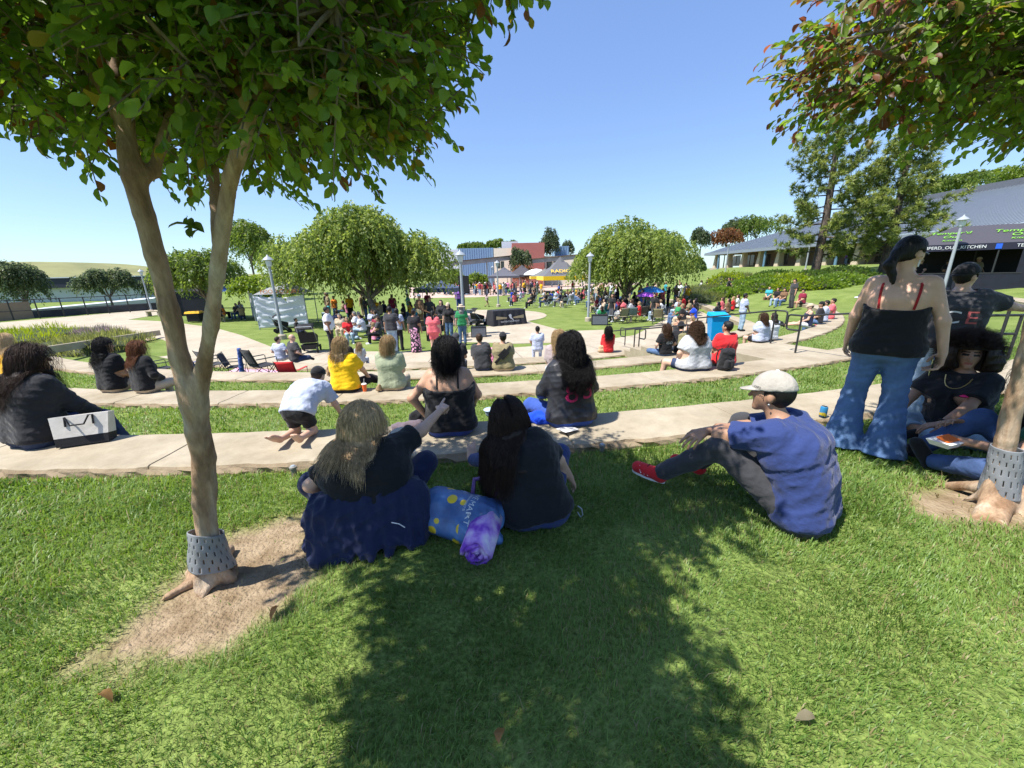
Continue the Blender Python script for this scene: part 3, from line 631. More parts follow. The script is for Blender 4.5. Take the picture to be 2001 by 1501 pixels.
# ------------------------------------------------------------------ signed distance modelling
def smin(a, b, k):
    if k <= 0: return np.minimum(a, b)
    h = np.maximum(k-np.abs(a-b), 0)/k
    return np.minimum(a, b)-h*h*k*.25
class SDF:
    def __init__(s): s.p = []
    def cone(s, a, b, ra, rb, k=.03): s.p.append(('c', np.array(a, np.float32), np.array(b, np.float32), float(ra), float(rb), k)); return s
    def ell(s, c, r, rot=None, k=.03): s.p.append(('e', np.array(c, np.float32), np.array(r, np.float32), None if rot is None else np.array(rot, np.float32).T, 0., k)); return s
    def bounds(s, off=0.):
        lo = np.full(3, 1e9); hi = np.full(3, -1e9)
        for q in s.p:
            l, h = s.pb(q); lo = np.minimum(lo, l); hi = np.maximum(hi, h)
        return lo-off, hi+off
    def pb(s, q):
        if q[0] == 'c': return np.minimum(q[1]-q[3], q[2]-q[4]), np.maximum(q[1]+q[3], q[2]+q[4])
        m = float(q[2].max()); return q[1]-m, q[1]+m
    def pd(s, q, x, y, z):
        if q[0] == 'c':
            a, b = q[1], q[2]; d = b-a; dd = float(d@d)+1e-12
            px, py, pz = x-a[0], y-a[1], z-a[2]
            t = np.clip((px*d[0]+py*d[1]+pz*d[2])/dd, 0, 1)
            return np.sqrt((px-t*d[0])**2+(py-t*d[1])**2+(pz-t*d[2])**2)-(q[3]+t*(q[4]-q[3]))
        px, py, pz = x-q[1][0], y-q[1][1], z-q[1][2]
        if q[3] is not None:
            r = q[3]; px, py, pz = r[0, 0]*px+r[0, 1]*py+r[0, 2]*pz, r[1, 0]*px+r[1, 1]*py+r[1, 2]*pz, r[2, 0]*px+r[2, 1]*py+r[2, 2]*pz
        k0 = np.sqrt((px/q[2][0])**2+(py/q[2][1])**2+(pz/q[2][2])**2); k1 = np.sqrt((px/q[2][0]**2)**2+(py/q[2][1]**2)**2+(pz/q[2][2]**2)**2)
        return k0*(k0-1)/np.maximum(k1, 1e-6)
    def ev(s, pts):
        x, y, z = pts[:, 0], pts[:, 1], pts[:, 2]; D = None
        for q in s.p:
            d = s.pd(q, x, y, z); D = d if D is None else smin(D, d, q[5])
        return D
    def grid(s, h, off=0., pad=.04):
        lo, hi = s.bounds(pad+max(off, 0)); n = np.ceil((hi-lo)/h).astype(int)+1
        ax = [(lo[i]+h*np.arange(n[i])).astype(np.float32) for i in range(3)]
        D = np.full(tuple(n), .5, np.float32); m = .07+max(off, 0)
        for q in s.p:
            l, u = s.pb(q); i0 = np.maximum(np.floor((l-m-lo)/h).astype(int), 0); i1 = np.minimum(np.ceil((u+m-lo)/h).astype(int)+1, n)
            sl_ = tuple(slice(i0[i], i1[i]) for i in range(3))
            d = s.pd(q, ax[0][sl_[0]][:, None, None], ax[1][sl_[1]][None, :, None], ax[2][sl_[2]][None, None, :])
            D[sl_] = smin(D[sl_], d, q[5])
        return D-off, lo, ax
def snets(D, lo, h):
    I = D < 0
    c = [I[i:I.shape[0]-1+i, j:I.shape[1]-1+j, k:I.shape[2]-1+k] for i in (0, 1) for j in (0, 1) for k in (0, 1)]
    al = c[0].copy(); an = c[0].copy()
    for q in c[1:]: al &= q; an |= q
    act = an & ~al; ci = np.argwhere(act)
    if len(ci) == 0: return np.zeros((0, 3)), np.zeros((0, 4), int)
    idm = np.full(act.shape, -1, np.int64); idm[act] = np.arange(len(ci))
    val = {}
    for i in (0, 1):
        for j in (0, 1):
            for k in (0, 1): val[(i, j, k)] = D[ci[:, 0]+i, ci[:, 1]+j, ci[:, 2]+k].astype(np.float64)
    S = np.zeros((len(ci), 3)); N = np.zeros(len(ci))
    for a in val:
        for ax in range(3):
            if a[ax] == 0:
                b = list(a); b[ax] = 1; b = tuple(b); va, vb = val[a], val[b]; m = (va < 0) != (vb < 0)
                t = np.where(m, va/np.where(m, va-vb, 1), 0); p = np.array(a, float)[None, :].repeat(len(ci), 0); p[:, ax] += t
                S[m] += p[m]; N[m] += 1
    V = (ci+S/N[:, None])*h+lo
    Q = []
    for ax in range(3):
        a0 = [slice(None)]*3; a1 = [slice(None)]*3; a0[ax] = slice(0, -1); a1[ax] = slice(1, None)
        A, B = I[tuple(a0)], I[tuple(a1)]; e = np.argwhere(A != B)
        u, v = [(1, 2), (2, 0), (0, 1)][ax]
        ok = (e[:, u] > 0) & (e[:, v] > 0) & (e[:, u] < act.shape[u]) & (e[:, v] < act.shape[v]); e = e[ok]
        fl = A[e[:, 0], e[:, 1], e[:, 2]]
        q = []
        for du, dv in ((1, 1), (0, 1), (0, 0), (1, 0)):
            w_ = e.copy(); w_[:, u] -= du; w_[:, v] -= dv; q.append(idm[w_[:, 0], w_[:, 1], w_[:, 2]])
        q = np.stack(q, 1); q[~fl] = q[~fl][:, ::-1]; Q.append(q)
    return V, np.concatenate(Q)
# ------------------------------------------------------------------ leaves
def unit(v): return v/np.maximum(np.linalg.norm(v, axis=-1, keepdims=True), 1e-9)
def leaf_mesh(name, base, dirv, nrm, length, width, colr, mat, parent=None, shape='leaf', curl=.25, loc=None):
    """one curved leaf per row. base (n,3), dirv along the leaf, nrm up"""
    n = len(base); dirv = unit(dirv); side = unit(np.cross(dirv, nrm)); nrm = unit(np.cross(side, dirv))
    if shape == 'leaf':
        prof = [(0, 0, 0), (.22, .55, .06), (.5, .98, .05), (.62, 1., .0), (.86, .66, -.12), (1., 0, -.3)]
        tpl = []; 
        for t, w_, z_ in prof: tpl.append((t, 0, z_*curl/.25-.06*(w_ > 0)))
        for sgn in (1, -1):
            for t, w_, z_ in prof[1:5]: tpl.append((t, sgn*w_*.5, z_*curl/.25+.05))
        faces = []
        for k, o_ in ((6, 1), (10, -1)):
            f = [(0, 1, k), (1, 2, k+1, k), (2, 3, k+2, k+1), (3, 4, k+3, k+2), (4, 5, k+3)]
            faces += [q if o_ < 0 else q[::-1] for q in f]
        quads = [tuple(q)+(q[-1],) if len(q) == 3 else tuple(q) for q in faces]
        tri = True
    elif shape == 'quad':
        tpl = [(0, 0, 0), (.45, .5, -.03), (1, 0, -.2), (.45, -.5, -.03)]; quads = [(0, 1, 2, 3)]; tri = False
    else:
        tpl = [(0, .5, 0), (1, .12, 0), (1, -.12, 0), (0, -.5, 0)]; quads = [(0, 1, 2, 3)]; tri = False
    T = np.array(tpl, float); k = len(T)
    V = base[:, None, :]+dirv[:, None, :]*(T[None, :, 0:1]*length[:, None, None])+side[:, None, :]*(T[None, :, 1:2]*width[:, None, None])+nrm[:, None, :]*(T[None, :, 2:3]*length[:, None, None])
    colv = np.repeat(np.concatenate([colr, np.ones((n, 1))], 1)[:, None, :], k, 1).reshape(-1, 4)
    V = V.reshape(-1, 3)
    if loc is not None: V = V-np.array(loc)
    if tri:
        tris = []
        for q in quads:
            tris.append(q[:3])
            if q[3] != q[2]: tris.append((q[0], q[2], q[3]))
        Fq = (np.array(tris)[None]+(np.arange(n)*k)[:, None, None]).reshape(-1, 3)
    else: Fq = (np.array(quads)[None]+(np.arange(n)*k)[:, None, None]).reshape(-1, 4)
    o = npmesh(name, V, Fq, mat, parent, smooth=(shape == 'leaf'), attrs={'col': ('FLOAT_COLOR', colv)})
    return o
def mixc(a, b, t): return np.array(a)[None, :]*(1-t[:, None])+np.array(b)[None, :]*t[:, None]
def tube_set(name, lines, radii, mat, parent=None, n=4, loc=None):
    mb = MB()
    for l, r in zip(lines, radii): mb.tube(l, r, n, cap=False)
    o = mb.build(name, mat, parent, True)
    if loc is not None: o.data.transform(Matrix.Translation(-Vector(loc)))
    return o
# ------------------------------------------------------------------ crape myrtles
def crape(base, trunk, lobes, ntw, label, red=None, seed=1, lscale=1., keep=None, guard=None, roots=(), nleaf=12, tk=.59):
    r = np.random.default_rng(seed); o = empty('crape_myrtle_tree', base, 0, label, 'tree', 'crape myrtles shading the near lawn'); B = np.array(base)
    S = SDF()
    for pts, rad in trunk:
        for i in range(len(pts)-1): S.cone(np.array(pts[i])-B, np.array(pts[i+1])-B, rad[i]*tk, rad[i+1]*tk, .022 if i == 0 else .010)
    for a, b_, ra, rb in roots: S.cone(np.array(a)-B, np.array(b_)-B, ra, rb, .05)
    h = .013; D, lo, ax = S.grid(h, 0, .05)
    X, Y, Z = ax[0][:, None, None], ax[1][None, :, None], ax[2][None, None, :]
    an = np.arctan2(Y, X)
    low = np.clip(1.15-Z, 0, 1)
    D = D+low*(.014*np.sin(5*an+2.6*Z+1.8*np.sin(3*Z))+.008*np.sin(9*an-4*Z+.7+1.5*np.sin(5*Z)))+.0025*np.sin(14*Z+3*an)*np.sin(8*Z+1.1)+.0015*np.sin(31*Z+6*an)
    V, Q = snets(D, lo, h)
    npmesh('trunk', V, Q, M['myrtle'], o)
    # twigs
    tips = []; lines = []; rads = []
    P0 = []
    lobes = [(np.array(c), np.array(rr), w_) for c, rr, w_ in lobes]
    wts = np.array([q[2] for q in lobes]); wts = wts/wts.sum()
    sk = [np.array(p) for pts, rad in trunk for p in pts[1:]]
    sk = np.array(sk); sk = sk[sk[:, 2] > 1.5]
    # main limbs from trunk tops into lobes
    ends = [np.array(pts[-1]) for pts, rad in trunk if pts[-1][2] > 1.6]
    limbs = []
    for c, rr, w_ in lobes:
        for k in range(5):
            e = ends[r.integers(len(ends))]; t = c+unit(r.normal(size=3))*rr*.55
            mid = (e+t)/2+np.array([0, 0, .12])+r.normal(size=3)*.08
            limbs.append([e, (e+mid)/2+r.normal(size=3)*.03, mid, (mid+t)/2+r.normal(size=3)*.05, t])
    for l in limbs:
        lines.append([Vector(p) for p in l]); rads.append([.030, .026, .020, .014, .007])
    lp = np.array([p for l in limbs for p in (l[2], l[3], l[4])])
    base_, dir_, nr_, le_, wi_, co_ = [], [], [], [], [], []
    cnt = 0
    while cnt < ntw:
        c, rr, w_ = lobes[r.choice(len(lobes), p=wts)]
        u = unit(r.normal(size=3)); rad = r.uniform(.25, 1.)**.45
        p = c+u*rr*rad*(1+.10*math.sin(5*u[0]+7*u[1]+3*u[2]*2)+.08*r.normal())
        if p[2] < c[2]-rr[2]*.9: continue
        if keep is not None and not keep(p): continue
        cnt += 1
        out = unit(u*np.array([1, 1, .35])+np.array([0, 0, -.15])+r.normal(size=3)*.45); L_ = r.uniform(.16, .36)
        st = p-out*L_*.4
        pts = [st, st+out*L_*.5, st+out*L_+np.array([0, 0, -.05*r.random()])]
        lines.append([Vector(q) for q in pts]); rads.append([.004, .003, .0015])
        if r.random() < .25:
            j = lp[np.argmin(((lp-st)**2).sum(1))]; lines.append([Vector(j), Vector((j+st)/2+r.normal(size=3)*.04), Vector(st)]); rads.append([.008, .006, .004])
        side = unit(np.cross(out, np.array([0, 0, 1.])+r.normal(size=3)*.2)); m = nleaf
        isr = red(p) if red is not None else 0.
        for q in range(m):
            t = (q+1)/m; b_ = st+out*L_*t; sg = 1 if q % 2 else -1
            d = unit(out*(.5+.5*t)+side*sg*(1.1-.6*t)+np.array([0, 0, -.25])+r.normal(size=3)*.28)
            base_.append(b_); dir_.append(d); nr_.append(unit(np.array([0, 0, 1.])+r.normal(size=3)*.55)); le_.append(r.uniform(.034, .064)*lscale); wi_.append(r.uniform(.55, .68))
            v = r.random(); k = r.random()
            col = np.array([.075, .155, .026])*(1-v)+np.array([.20, .30, .05])*v
            if k < .05: col = np.array([.20, .17, .03])
            elif k < .08: col = np.array([.16, .08, .03])
            if r.random() < isr: col = np.array([.20, .085, .045])*(.6+.6*v) if r.random() < .5 else np.array([.18, .15, .035])
            co_.append(col)
    base_ = np.array(base_); le_ = np.array(le_)
    leaf_mesh('crown', base_, np.array(dir_), np.array(nr_), le_, le_*np.array(wi_), np.array(co_), M['leaf'], o, 'leaf', loc=B)
    tube_set('twig', lines, rads, M['bark'], o, 5, loc=B)
    return o
TY = 1.68
def tp(x, y, Y=TY): return tuple(PD(x, y, Y))
tb = P(420, 1120, -.03); tb = Vector((tb.x, 1.72, hz(tb.x, 1.72)-.02)); TB = tuple(tb)
mtrunk = [([(tb.x, tb.y, tb.z-.08), tp(412, 1065), tp(402, 980), tp(398, 900), tp(388, 840), tp(380, 790), tp(372, 750)], [.105, .082, .074, .080, .083, .088, .076]),
          ([tp(380, 800), tp(352, 700), tp(330, 600), tp(304, 500), tp(282, 420), tp(262, 350), tp(240, 230, 1.74), tp(225, 100, 1.8), tp(222, -120, 1.9)], [.074, .066, .061, .058, .058, .062, .052, .046, .036]),
          ([tp(385, 800), tp(397, 725), tp(412, 640, 1.66), tp(424, 540, 1.64), tp(436, 440, 1.62), tp(450, 350, 1.6), tp(500, 200, 1.55), tp(600, 60, 1.5)], [.070, .054, .049, .046, .044, .044, .034, .026]),
          ([tp(426, 480, 1.66), tp(420, 400, 1.72), tp(418, 330, 1.78), tp(440, 150, 1.95), tp(470, -40, 2.1)], [.034, .031, .030, .026, .02]),
          ([tp(262, 350), tp(300, 335, 1.75), tp(350, 180, 1.9), tp(420, 20, 2.0)], [.046, .040, .034, .028]),
          ([tp(240, 230, 1.74), tp(180, 140, 1.8), tp(90, 20, 1.85), tp(10, -80, 1.9)], [.046, .036, .032, .028])]
mroots = [(tp(405, 1120, 1.72), tuple(P(330, 1165, -.035)), .05, .012), (tuple(P(330, 1165, -.03)), tuple(P(275, 1200, -.04)), .014, .006), (tp(430, 1110, 1.74), tuple(P(480, 1120, -.04)), .055, .015), (tp(400, 1115, 1.74), tuple(P(340, 1110, -.03)), .035, .008), (tp(415, 1110, 1.7), tuple(P(400, 1165, -.05)), .06, .02), (tp(425, 1105, 1.8), tuple(P(450, 1075, -.05)), .05, .02)]
lob1 = [((-1.45, 1.85, 2.82), (1.1, 1.1, .80), 4.4), ((-.80, 1.72, 2.56), (.60, .90, .50), 2.8), ((-2.15, 1.75, 2.84), (.7, 1.0, .70), 2.4), ((-.88, 1.75, 2.20), (.46, .5, .27), 1.7), ((-1.75, 1.95, 2.34), (.60, .5, .32), 1.7), ((-1.3, 2.3, 2.36), (.95, .55, .42), 1.6), ((-.52, 1.75, 2.28), (.30, .5, .28), .9), ((-1.42, .85, 2.8), (.66, .50, .55), 3.2), ((-1.38, .28, 2.82), (.60, .52, .55), 4.0), ((-.30, 1.72, 2.76), (.38, .6, .36), 1.1), ((-.04, 1.72, 2.72), (.20, .35, .22), .4)]  # lobes beside the camera are unseen, added and thickened for the lawn shadow
crape(TB, mtrunk, lob1, 2900, 'smooth tan forked crape myrtle with full green crown, nearest tree on the left', seed=3, roots=mroots)
rb = P(1972, 985, -.03); rb = Vector((rb.x, rb.y, hz(rb.x, rb.y)-.03)); RB = tuple(rb)
def rp(x, y, Y=None): return tuple(PD(x, y, Y or rb.y))
rtrunk = [([(rb.x-.02, rb.y, rb.z-.06), rp(1960, 930), rp(1968, 860), rp(1990, 770), rp(2012, 680), rp(2040, 560), rp(2062, 430), rp(2040, 300, 2.3), rp(2000, 150, 2.35)], [.15, .10, .088, .082, .078, .074, .068, .055, .045]),
          ([rp(2030, 600), rp(2090, 450), rp(2150, 300), rp(2250, 100)], [.06, .055, .05, .04])]
rroots = [(rp(1950, 955), tuple(P(1862, 985, -.09)), .06, .015), (rp(1965, 960), tuple(P(1900, 1030, -.09)), .055, .015), (rp(1980, 965), tuple(P(2010, 1040, -.09)), .055, .02), (rp(1950, 950), tuple(P(1840, 950, -.08)), .05, .012), (rp(1965, 970), tuple(P(1950, 1045, -.05)), .06, .02)]
lob2 = [((2.7, 1.45, 2.95), (.7, .5, .5), 1.5), ((3.5, 1.5, 2.9), (.7, .5, .5), 1.2), ((3.75, 2.45, 3.08), (1.2, 1.2, .85), 5), ((2.65, 2.45, 2.85), (.75, .8, .6), 2.2), ((2.02, 2.4, 2.60), (.45, .5, .32), 1.0), ((2.4, 2.3, 2.44), (.5, .5, .28), 1.0), ((3.1, 2.1, 2.47), (.75, .6, .36), 1.5), ((4.5, 2.4, 2.75), (.8, .9, .6), 1.6), ((2.65, 2.6, 3.3), (.7, .7, .45), 1.5), ((3.5, 2.7, 2.55), (.8, .6, .35), 1.2)]  # first two lobes, out of view, are added to shade the soil by the trunk
crape(RB, rtrunk, lob2, 2300, 'grey trunked crape myrtle with reddish leaf tips at the right edge', tk=.54, red=lambda p: float(np.clip((2.25-p[0])/.6, 0, 1))*.6+.03, seed=8, roots=rroots)
# trunk guards of perforated grey plastic
def guard(pts, rads, label, holes=True, skew=0.):
    B = Vector(pts[0]); o = empty('trunk_guard', B, 0, label, 'trunk guard', 'perforated grey plastic trunk guards'); nth = 96; nz = 48
    V = []; Fq = []
    pts = [Vector(p) for p in pts]
    for j in range(nz):
        t = j/(nz-1)*(len(pts)-1); i = min(int(t), len(pts)-2); f = t-i; c = pts[i].lerp(pts[i+1], f); r_ = rads[i]*(1-f)+rads[i+1]*f
        for k in range(nth):
            a = 2*math.pi*k/nth; rr = r_*(1+.03*math.sin(3*a+j*.2)+.015*math.sin(7*a)); V.append(c-B+Vector((rr*math.cos(a), rr*math.sin(a), skew*math.cos(a+2.1))))
    for j in range(nz-1):
        for k in range(nth):
            if holes and (j % 9) in (2, 3, 4, 5, 6) and ((k+(j//9)*3) % 6) == 2: continue
            k2 = (k+1) % nth; Fq.append((j*nth+k, j*nth+k2, (j+1)*nth+k2, (j+1)*nth+k))
    g = npmesh('sleeve', V, Fq, pmat('grey_guard_plastic', (.22, .23, .245), rough=.5, var=.1), o)
    md = g.modifiers.new('thick', 'SOLIDIFY'); md.thickness = .004; return o
guard([tp(416, 1105, 1.70), tp(408, 1070, 1.68), tp(404, 1040, 1.68)], [.098, .078, .070], 'perforated grey plastic guard wrapped round the foot of the forked tree', skew=.035)
guard([rp(1952, 965), rp(1962, 915), rp(1968, 875)], [.092, .078, .068], 'perforated grey plastic guard round the right hand trunk foot')
# sprig on the right stem
def sprig():
    b = np.array(tp(415, 462, 1.6)); r = np.random.default_rng(4); n = 7
    d = unit(np.array([-.9, 0, .45])); t = np.linspace(.3, 1, n)[:, None]*.10
    base = b[None]+d[None]*t; di = unit(d[None]+r.normal(size=(n, 3))*.6); le = r.uniform(.04, .06, n)
    o = leaf_mesh('leaf_sprig', base, di, np.tile([[0, -.5, 1.]], (n, 1))+r.normal(size=(n, 3))*.3, le, le*.6, np.tile([[.07, .11, .02]], (n, 1)), M['leaf'])
    tag(o, 'little leafy sprig growing from the right hand fork stem', 'sprig')
sprig()
# ------------------------------------------------------------------ weeping elms
def elm(base, crown_c, crown_r, n_str, label, seed, trunk_r=.24, group='weeping trees beside the plaza', col=((.10, .155, .035), (.29, .35, .095)), per=22, ls=.20, lobes=14, name='weeping_tree'):
    r = np.random.default_rng(seed); o = empty(name, base, 0, label, 'tree', group); B = np.array(base, float); C = np.array(crown_c, float)-B; Rr = np.array(crown_r, float)
    mb = MB(); top = Vector((C[0]*.6, C[1]*.6, C[2]-Rr[2]*.55))
    mb.tube([Vector((0, 0, -.1)), Vector((.0, 0, .3)), top*.55+Vector((.05, 0, 0)), top], [trunk_r*1.35, trunk_r, trunk_r*.85, trunk_r*.75], 12)
    lob = []
    for k in range(lobes):
        u = unit(r.normal(size=3)); u[2] = abs(u[2])*.9-.15; rr = r.uniform(.55, .72)
        c = C+u*Rr*rr; s_ = Rr*r.uniform(.30, .46)
        lob.append((c, s_))
        e = Vector(c); mid = top.lerp(e, .5)+Vector((0, 0, .25)); mb.tube([top, top.lerp(mid, .5)+Vector(r.normal(size=3)*.08), mid, e], [trunk_r*.5, trunk_r*.32, trunk_r*.2, trunk_r*.07], 7)
    lob.append((C, Rr*.62)); mb.build('trunk', M['bark'], o, True)
    n = n_str; which = r.integers(len(lob), size=n); u = unit(r.normal(size=(n, 3))); u[:, 2] = np.where(u[:, 2] < -.5, -u[:, 2], u[:, 2])
    cc = np.array([l[0] for l in lob])[which]; ss = np.array([l[1] for l in lob])[which]
    st = cc+u*ss*r.uniform(.6, 1.05, (n, 1))
    L_ = r.uniform(.35, 1.0, n)*Rr[2]*.42
    hd = unit(u*np.array([1, 1, .2])+r.normal(size=(n, 3))*.3)
    tt = np.linspace(0, 1, per)
    pos = st[:, None]+hd[:, None]*(L_[:, None, None]*(.55*tt[None, :, None]))+np.array([0, 0, -1.])[None, None]*(L_[:, None, None]*(tt[None, :, None]**1.7)*.9-.10*L_[:, None, None]*np.sin(tt*3)[None, :, None])
    tang = hd[:, None]*.55+np.array([0, 0, -1.])*(1.5*tt[None, :, None]**.7)
    side = unit(np.cross(hd, [0, 0, 1.]))[:, None]*np.where(np.arange(per) % 2, 1, -1)[None, :, None]
    d = unit(tang*.8+side*.6+r.normal(size=(n, per, 3))*.4).reshape(-1, 3); b = (pos+r.normal(size=pos.shape)*.04).reshape(-1, 3)
    m = len(b); le = r.uniform(.7, 1.3, m)*ls; tone = np.clip(np.repeat(r.normal(.45, .25, n), per)+r.normal(0, .18, m), 0, 1)
    leaf_mesh('crown', b, d, unit(np.array([0, 0, 1.])+r.normal(size=(m, 3))*.7), le, le*r.uniform(.44, .58, m), mixc(col[0], col[1], tone), M['leaf'], o, 'quad')
    return o
zp = ZP
b1 = P(741, 640, zp); c1 = PT_(706, 512, b1.y+.5); b2 = P(1208, 613, zp); c2 = PT_(1234, 518, b2.y+.6)
elm(b1, (c1.x, c1.y, c1.z-.15), (5.3, 5.0, 3.9), 3600, 'large weeping green tree left of the stage, people sitting beneath it', 21)
elm(b2, (c2.x, c2.y, c2.z-.1), (5.0, 5.0, 3.9), 3400, 'weeping green tree right of the stage with a crowd in its shade', 22)
def bushy(px, py, t, w, h, label, seed, kind=0, name='broadleaf_tree', group='trees around the lawn', zbase=None, per=9, n=700, ls=.22, trunk_r=.16, lobes=9):
    q = PT_(px, py, t); z = hz(q.x, q.y) if zbase is None else zbase
    cols = [((.06, .105, .022), (.17, .23, .05)), ((.045, .075, .04), (.13, .16, .075)), ((.10, .16, .02), (.21, .28, .05)), ((.12, .05, .025), (.22, .13, .05))][kind]
    return elm((q.x, q.y, z), (q.x, q.y, q.z), (w/2*1.12, w/2, h/2*1.15), n, label, seed, trunk_r, group, cols, per, ls*1.55, lobes, name)
bushy(395, 545, 30, 6.2, 4.8, 'leafy green tree just behind the near trunk fork', 31, 0, n=1500, per=12, ls=.13)
bushy(520, 565, 27, 4.4, 2.0, 'pale green young tree in front of the white sheeted booth', 32, 2, n=500, per=12, ls=.12, trunk_r=.07)
bushy(484, 478, 52, 6.5, 7.5, 'tall feathery green tree behind the white booth', 33, 0, n=900, ls=.22)
bushy(40, 560, 36, 4.4, 5.0, 'grey green young tree at the left edge before the fence', 34, 1, n=900, per=12, ls=.14, trunk_r=.12)
bushy(207, 556, 42, 4.6, 4.4, 'grey green young tree in front of the navy roof band', 35, 1, n=800, per=12, ls=.14, trunk_r=.12)
bushy(320, 560, 46, 4.0, 4.0, 'thin grey green tree beside the left trunk and lamp', 36, 1, n=500, per=10, ls=.15, trunk_r=.1)
bushy(878, 545, 60, 4.8, 3.6, 'bright green small tree behind the stage crowd', 37, 2, n=420)
bushy(930, 552, 66, 4.2, 3.6, 'yellowish small tree in front of the blue wall', 38, 2, n=420)
bushy(1017, 508, 76, 3.6, 5.6, 'dark green conical tree against the red block', 39, 1, n=420, ls=.28)
bushy(1024, 535, 72, 4.2, 3.4, 'reddish brown leaved tree in front of the red block', 40, 3, n=420)
bushy(1075, 478, 90, 3.4, 8, 'tall slender pine beside the red block', 41, 1, n=420, ls=.3)
bushy(1108, 490, 95, 3.0, 6, 'thin pale tree to the right of the red block', 42, 1, n=200, ls=.3)
bushy(924, 484, 120, 9, 4.5, 'rounded tree showing above the blue corrugated wall', 43, 0, n=420, ls=.4)
bushy(971, 478, 125, 7, 4, 'rounded tree showing above the cream wall', 44, 0, n=320, ls=.4)
bushy(1000, 478, 130, 4, 3, 'small treetop above the roof monitor', 45, 0, n=160, ls=.4)
bushy(560, 500, 70, 10, 7, 'dark bushy tree mass behind the large weeping tree', 46, 0, n=420, ls=.36)
for k, (x, y, t, w_, h_, kd, lab) in enumerate([(1371, 468, 105, 5, 7.5, 1, 'conical tree at the far end of the arcade roof'), (1420, 468, 105, 9, 6, 3, 'brownish green tree above the low end of the arcade roof'), (1480, 445, 110, 13, 9, 0, 'broad green tree behind the arcade roof ridge'), (1440, 452, 112, 9, 8, 1, 'greyish tree between the broad tree and the roof end'),
        (1700, 420, 90, 12, 8, 0, 'green tree rising behind the arcade roof by the pines'), (1880, 365, 80, 12, 6, 0, 'green tree top showing above the roof ridge'), (1980, 352, 80, 11, 6, 2, 'paler tree top above the roof at the right edge'), (1350, 520, 75, 4.5, 5, 0, 'green tree beneath the tip of the arcade roof')]):
    bushy(x, y, t, w_, h_, lab, 60+k, kd, n=420, ls=.36)
# ------------------------------------------------------------------ pines
def pine(px, pyb, t, h, w, label, seed):
    q = PT_(px, pyb, t); z = hz(q.x, q.y); r = np.random.default_rng(seed)
    o = empty('pine_tree', (q.x, q.y, z), 0, label, 'pine tree', 'pines in front of the arcade'); mb = MB()
    mb.tube([Vector((0, 0, -.3)), Vector((.1, 0, h*.3)), Vector((-.05, .1, h*.65)), Vector((.05, 0, h))], [.42, .34, .22, .05], 12)
    base, di = [], []
    nb = 46
    for k in range(nb):
        f = .13+.85*k/nb; a = k*2.4+r.normal()*.3; zz = h*f; L_ = w/2*(1.05-.75*max(0, f-.35)/.65)*(.55+.45*min(1, f/.3))*r.uniform(.65, 1.15)
        d = Vector((math.cos(a), math.sin(a), .12+.25*f)); p0 = Vector((0, 0, zz)); p1 = p0+d*L_*.5+Vector((0, 0, -.12*L_)); p2 = p0+d*L_+Vector((0, 0, .04*L_))
        mb.tube([p0, p1, p2], [.10*(1.1-f), .06*(1.1-f), .02], 6)
        for m in range(int(9+L_*8)):
            tt = r.uniform(.3, 1.02); b = p0.lerp(p1, tt*2) if tt < .5 else p1.lerp(p2, tt*2-1)
            b = b+Vector(r.normal(size=3))*.30*Vector((1, 1, .6)).length*.55
            if r.random() < .3: mb.tube([p0.lerp(p2, tt), b], [.02, .012], 4)
            base.append(np.array(b)); di.append(unit(np.array(d)*.5+r.normal(size=3)*.5+np.array([0, 0, .5])))
    mb.build('trunk', M['pinebark'], o, True)
    base = np.array(base); di = np.array(di); kn = 26; n = len(base)
    b = np.repeat(base, kn, 0); d = unit(np.repeat(di, kn, 0)*.55+unit(r.normal(size=(n*kn, 3)))*.9); le = r.uniform(.26, .46, n*kn); tone = np.clip(np.repeat(r.normal(.45, .3, n), kn)+r.normal(0, .1, n*kn), 0, 1)
    leaf_mesh('crown', b, d, unit(r.normal(size=(n*kn, 3))), le, np.full(n*kn, .065), mixc((.085, .135, .035), (.32, .36, .085), tone), M['needle'], o, 'strip')
    return o
pine(1590, 545, 40, 17.5, 9.8, 'taller pine with open branches left of the second pine', 71)
pine(1722, 545, 37, 12.0, 8.8, 'shorter bushy pine behind the standing person in a black top', 72)
# ------------------------------------------------------------------ shrubs
def shrub(c, r3, label, seed, cols, n=900, ls=.12, name='shrub', cat='shrub', group='clipped shrubs on the bank', grassy=False):
    r = np.random.default_rng(seed); o = empty(name, c, 0, label, cat, group); R3 = np.array(r3)
    u = unit(r.normal(size=(n, 3))); u[:, 2] = np.abs(u[:, 2])
    b = u*R3*(r.uniform(.7, 1.03, (n, 1)))*(1+.10*np.sin(7*u[:, :1]+5*u[:, 1:2])); le = r.uniform(.7, 1.4, n)*ls
    d = unit(u+r.normal(size=(n, 3))*.5+(np.array([0, 0, 1.8]) if grassy else np.array([0, 0, .3])))
    tone = np.clip(r.normal(.5, .28, n), 0, 1)
    leaf_mesh('foliage', b, d, unit(u+r.normal(size=(n, 3))*.6), le*(2.1 if grassy else 1), le*(.25 if grassy else .6), mixc(cols[0], cols[1], tone), M['leaf'], o, 'strip' if grassy else 'quad')
    bm = bmesh.new(); bmesh.ops.create_icosphere(bm, subdivisions=3, radius=1)
    for v in bm.verts:
        k = 1+.05*math.sin(9*v.co.x+4)*math.sin(8*v.co.y)+.04*math.sin(11*v.co.z+3*v.co.x); v.co = Vector((v.co.x*R3[0]*k*.84, v.co.y*R3[1]*k*.84, max(v.co.z, -.2)*R3[2]*k*.84))
    me = bpy.data.meshes.new('branches'); bm.to_mesh(me); bm.free(); me.materials.append(M['shrubcore']); co = bpy.data.objects.new('branches', me); COL.objects.link(co); co.parent = o
    return o
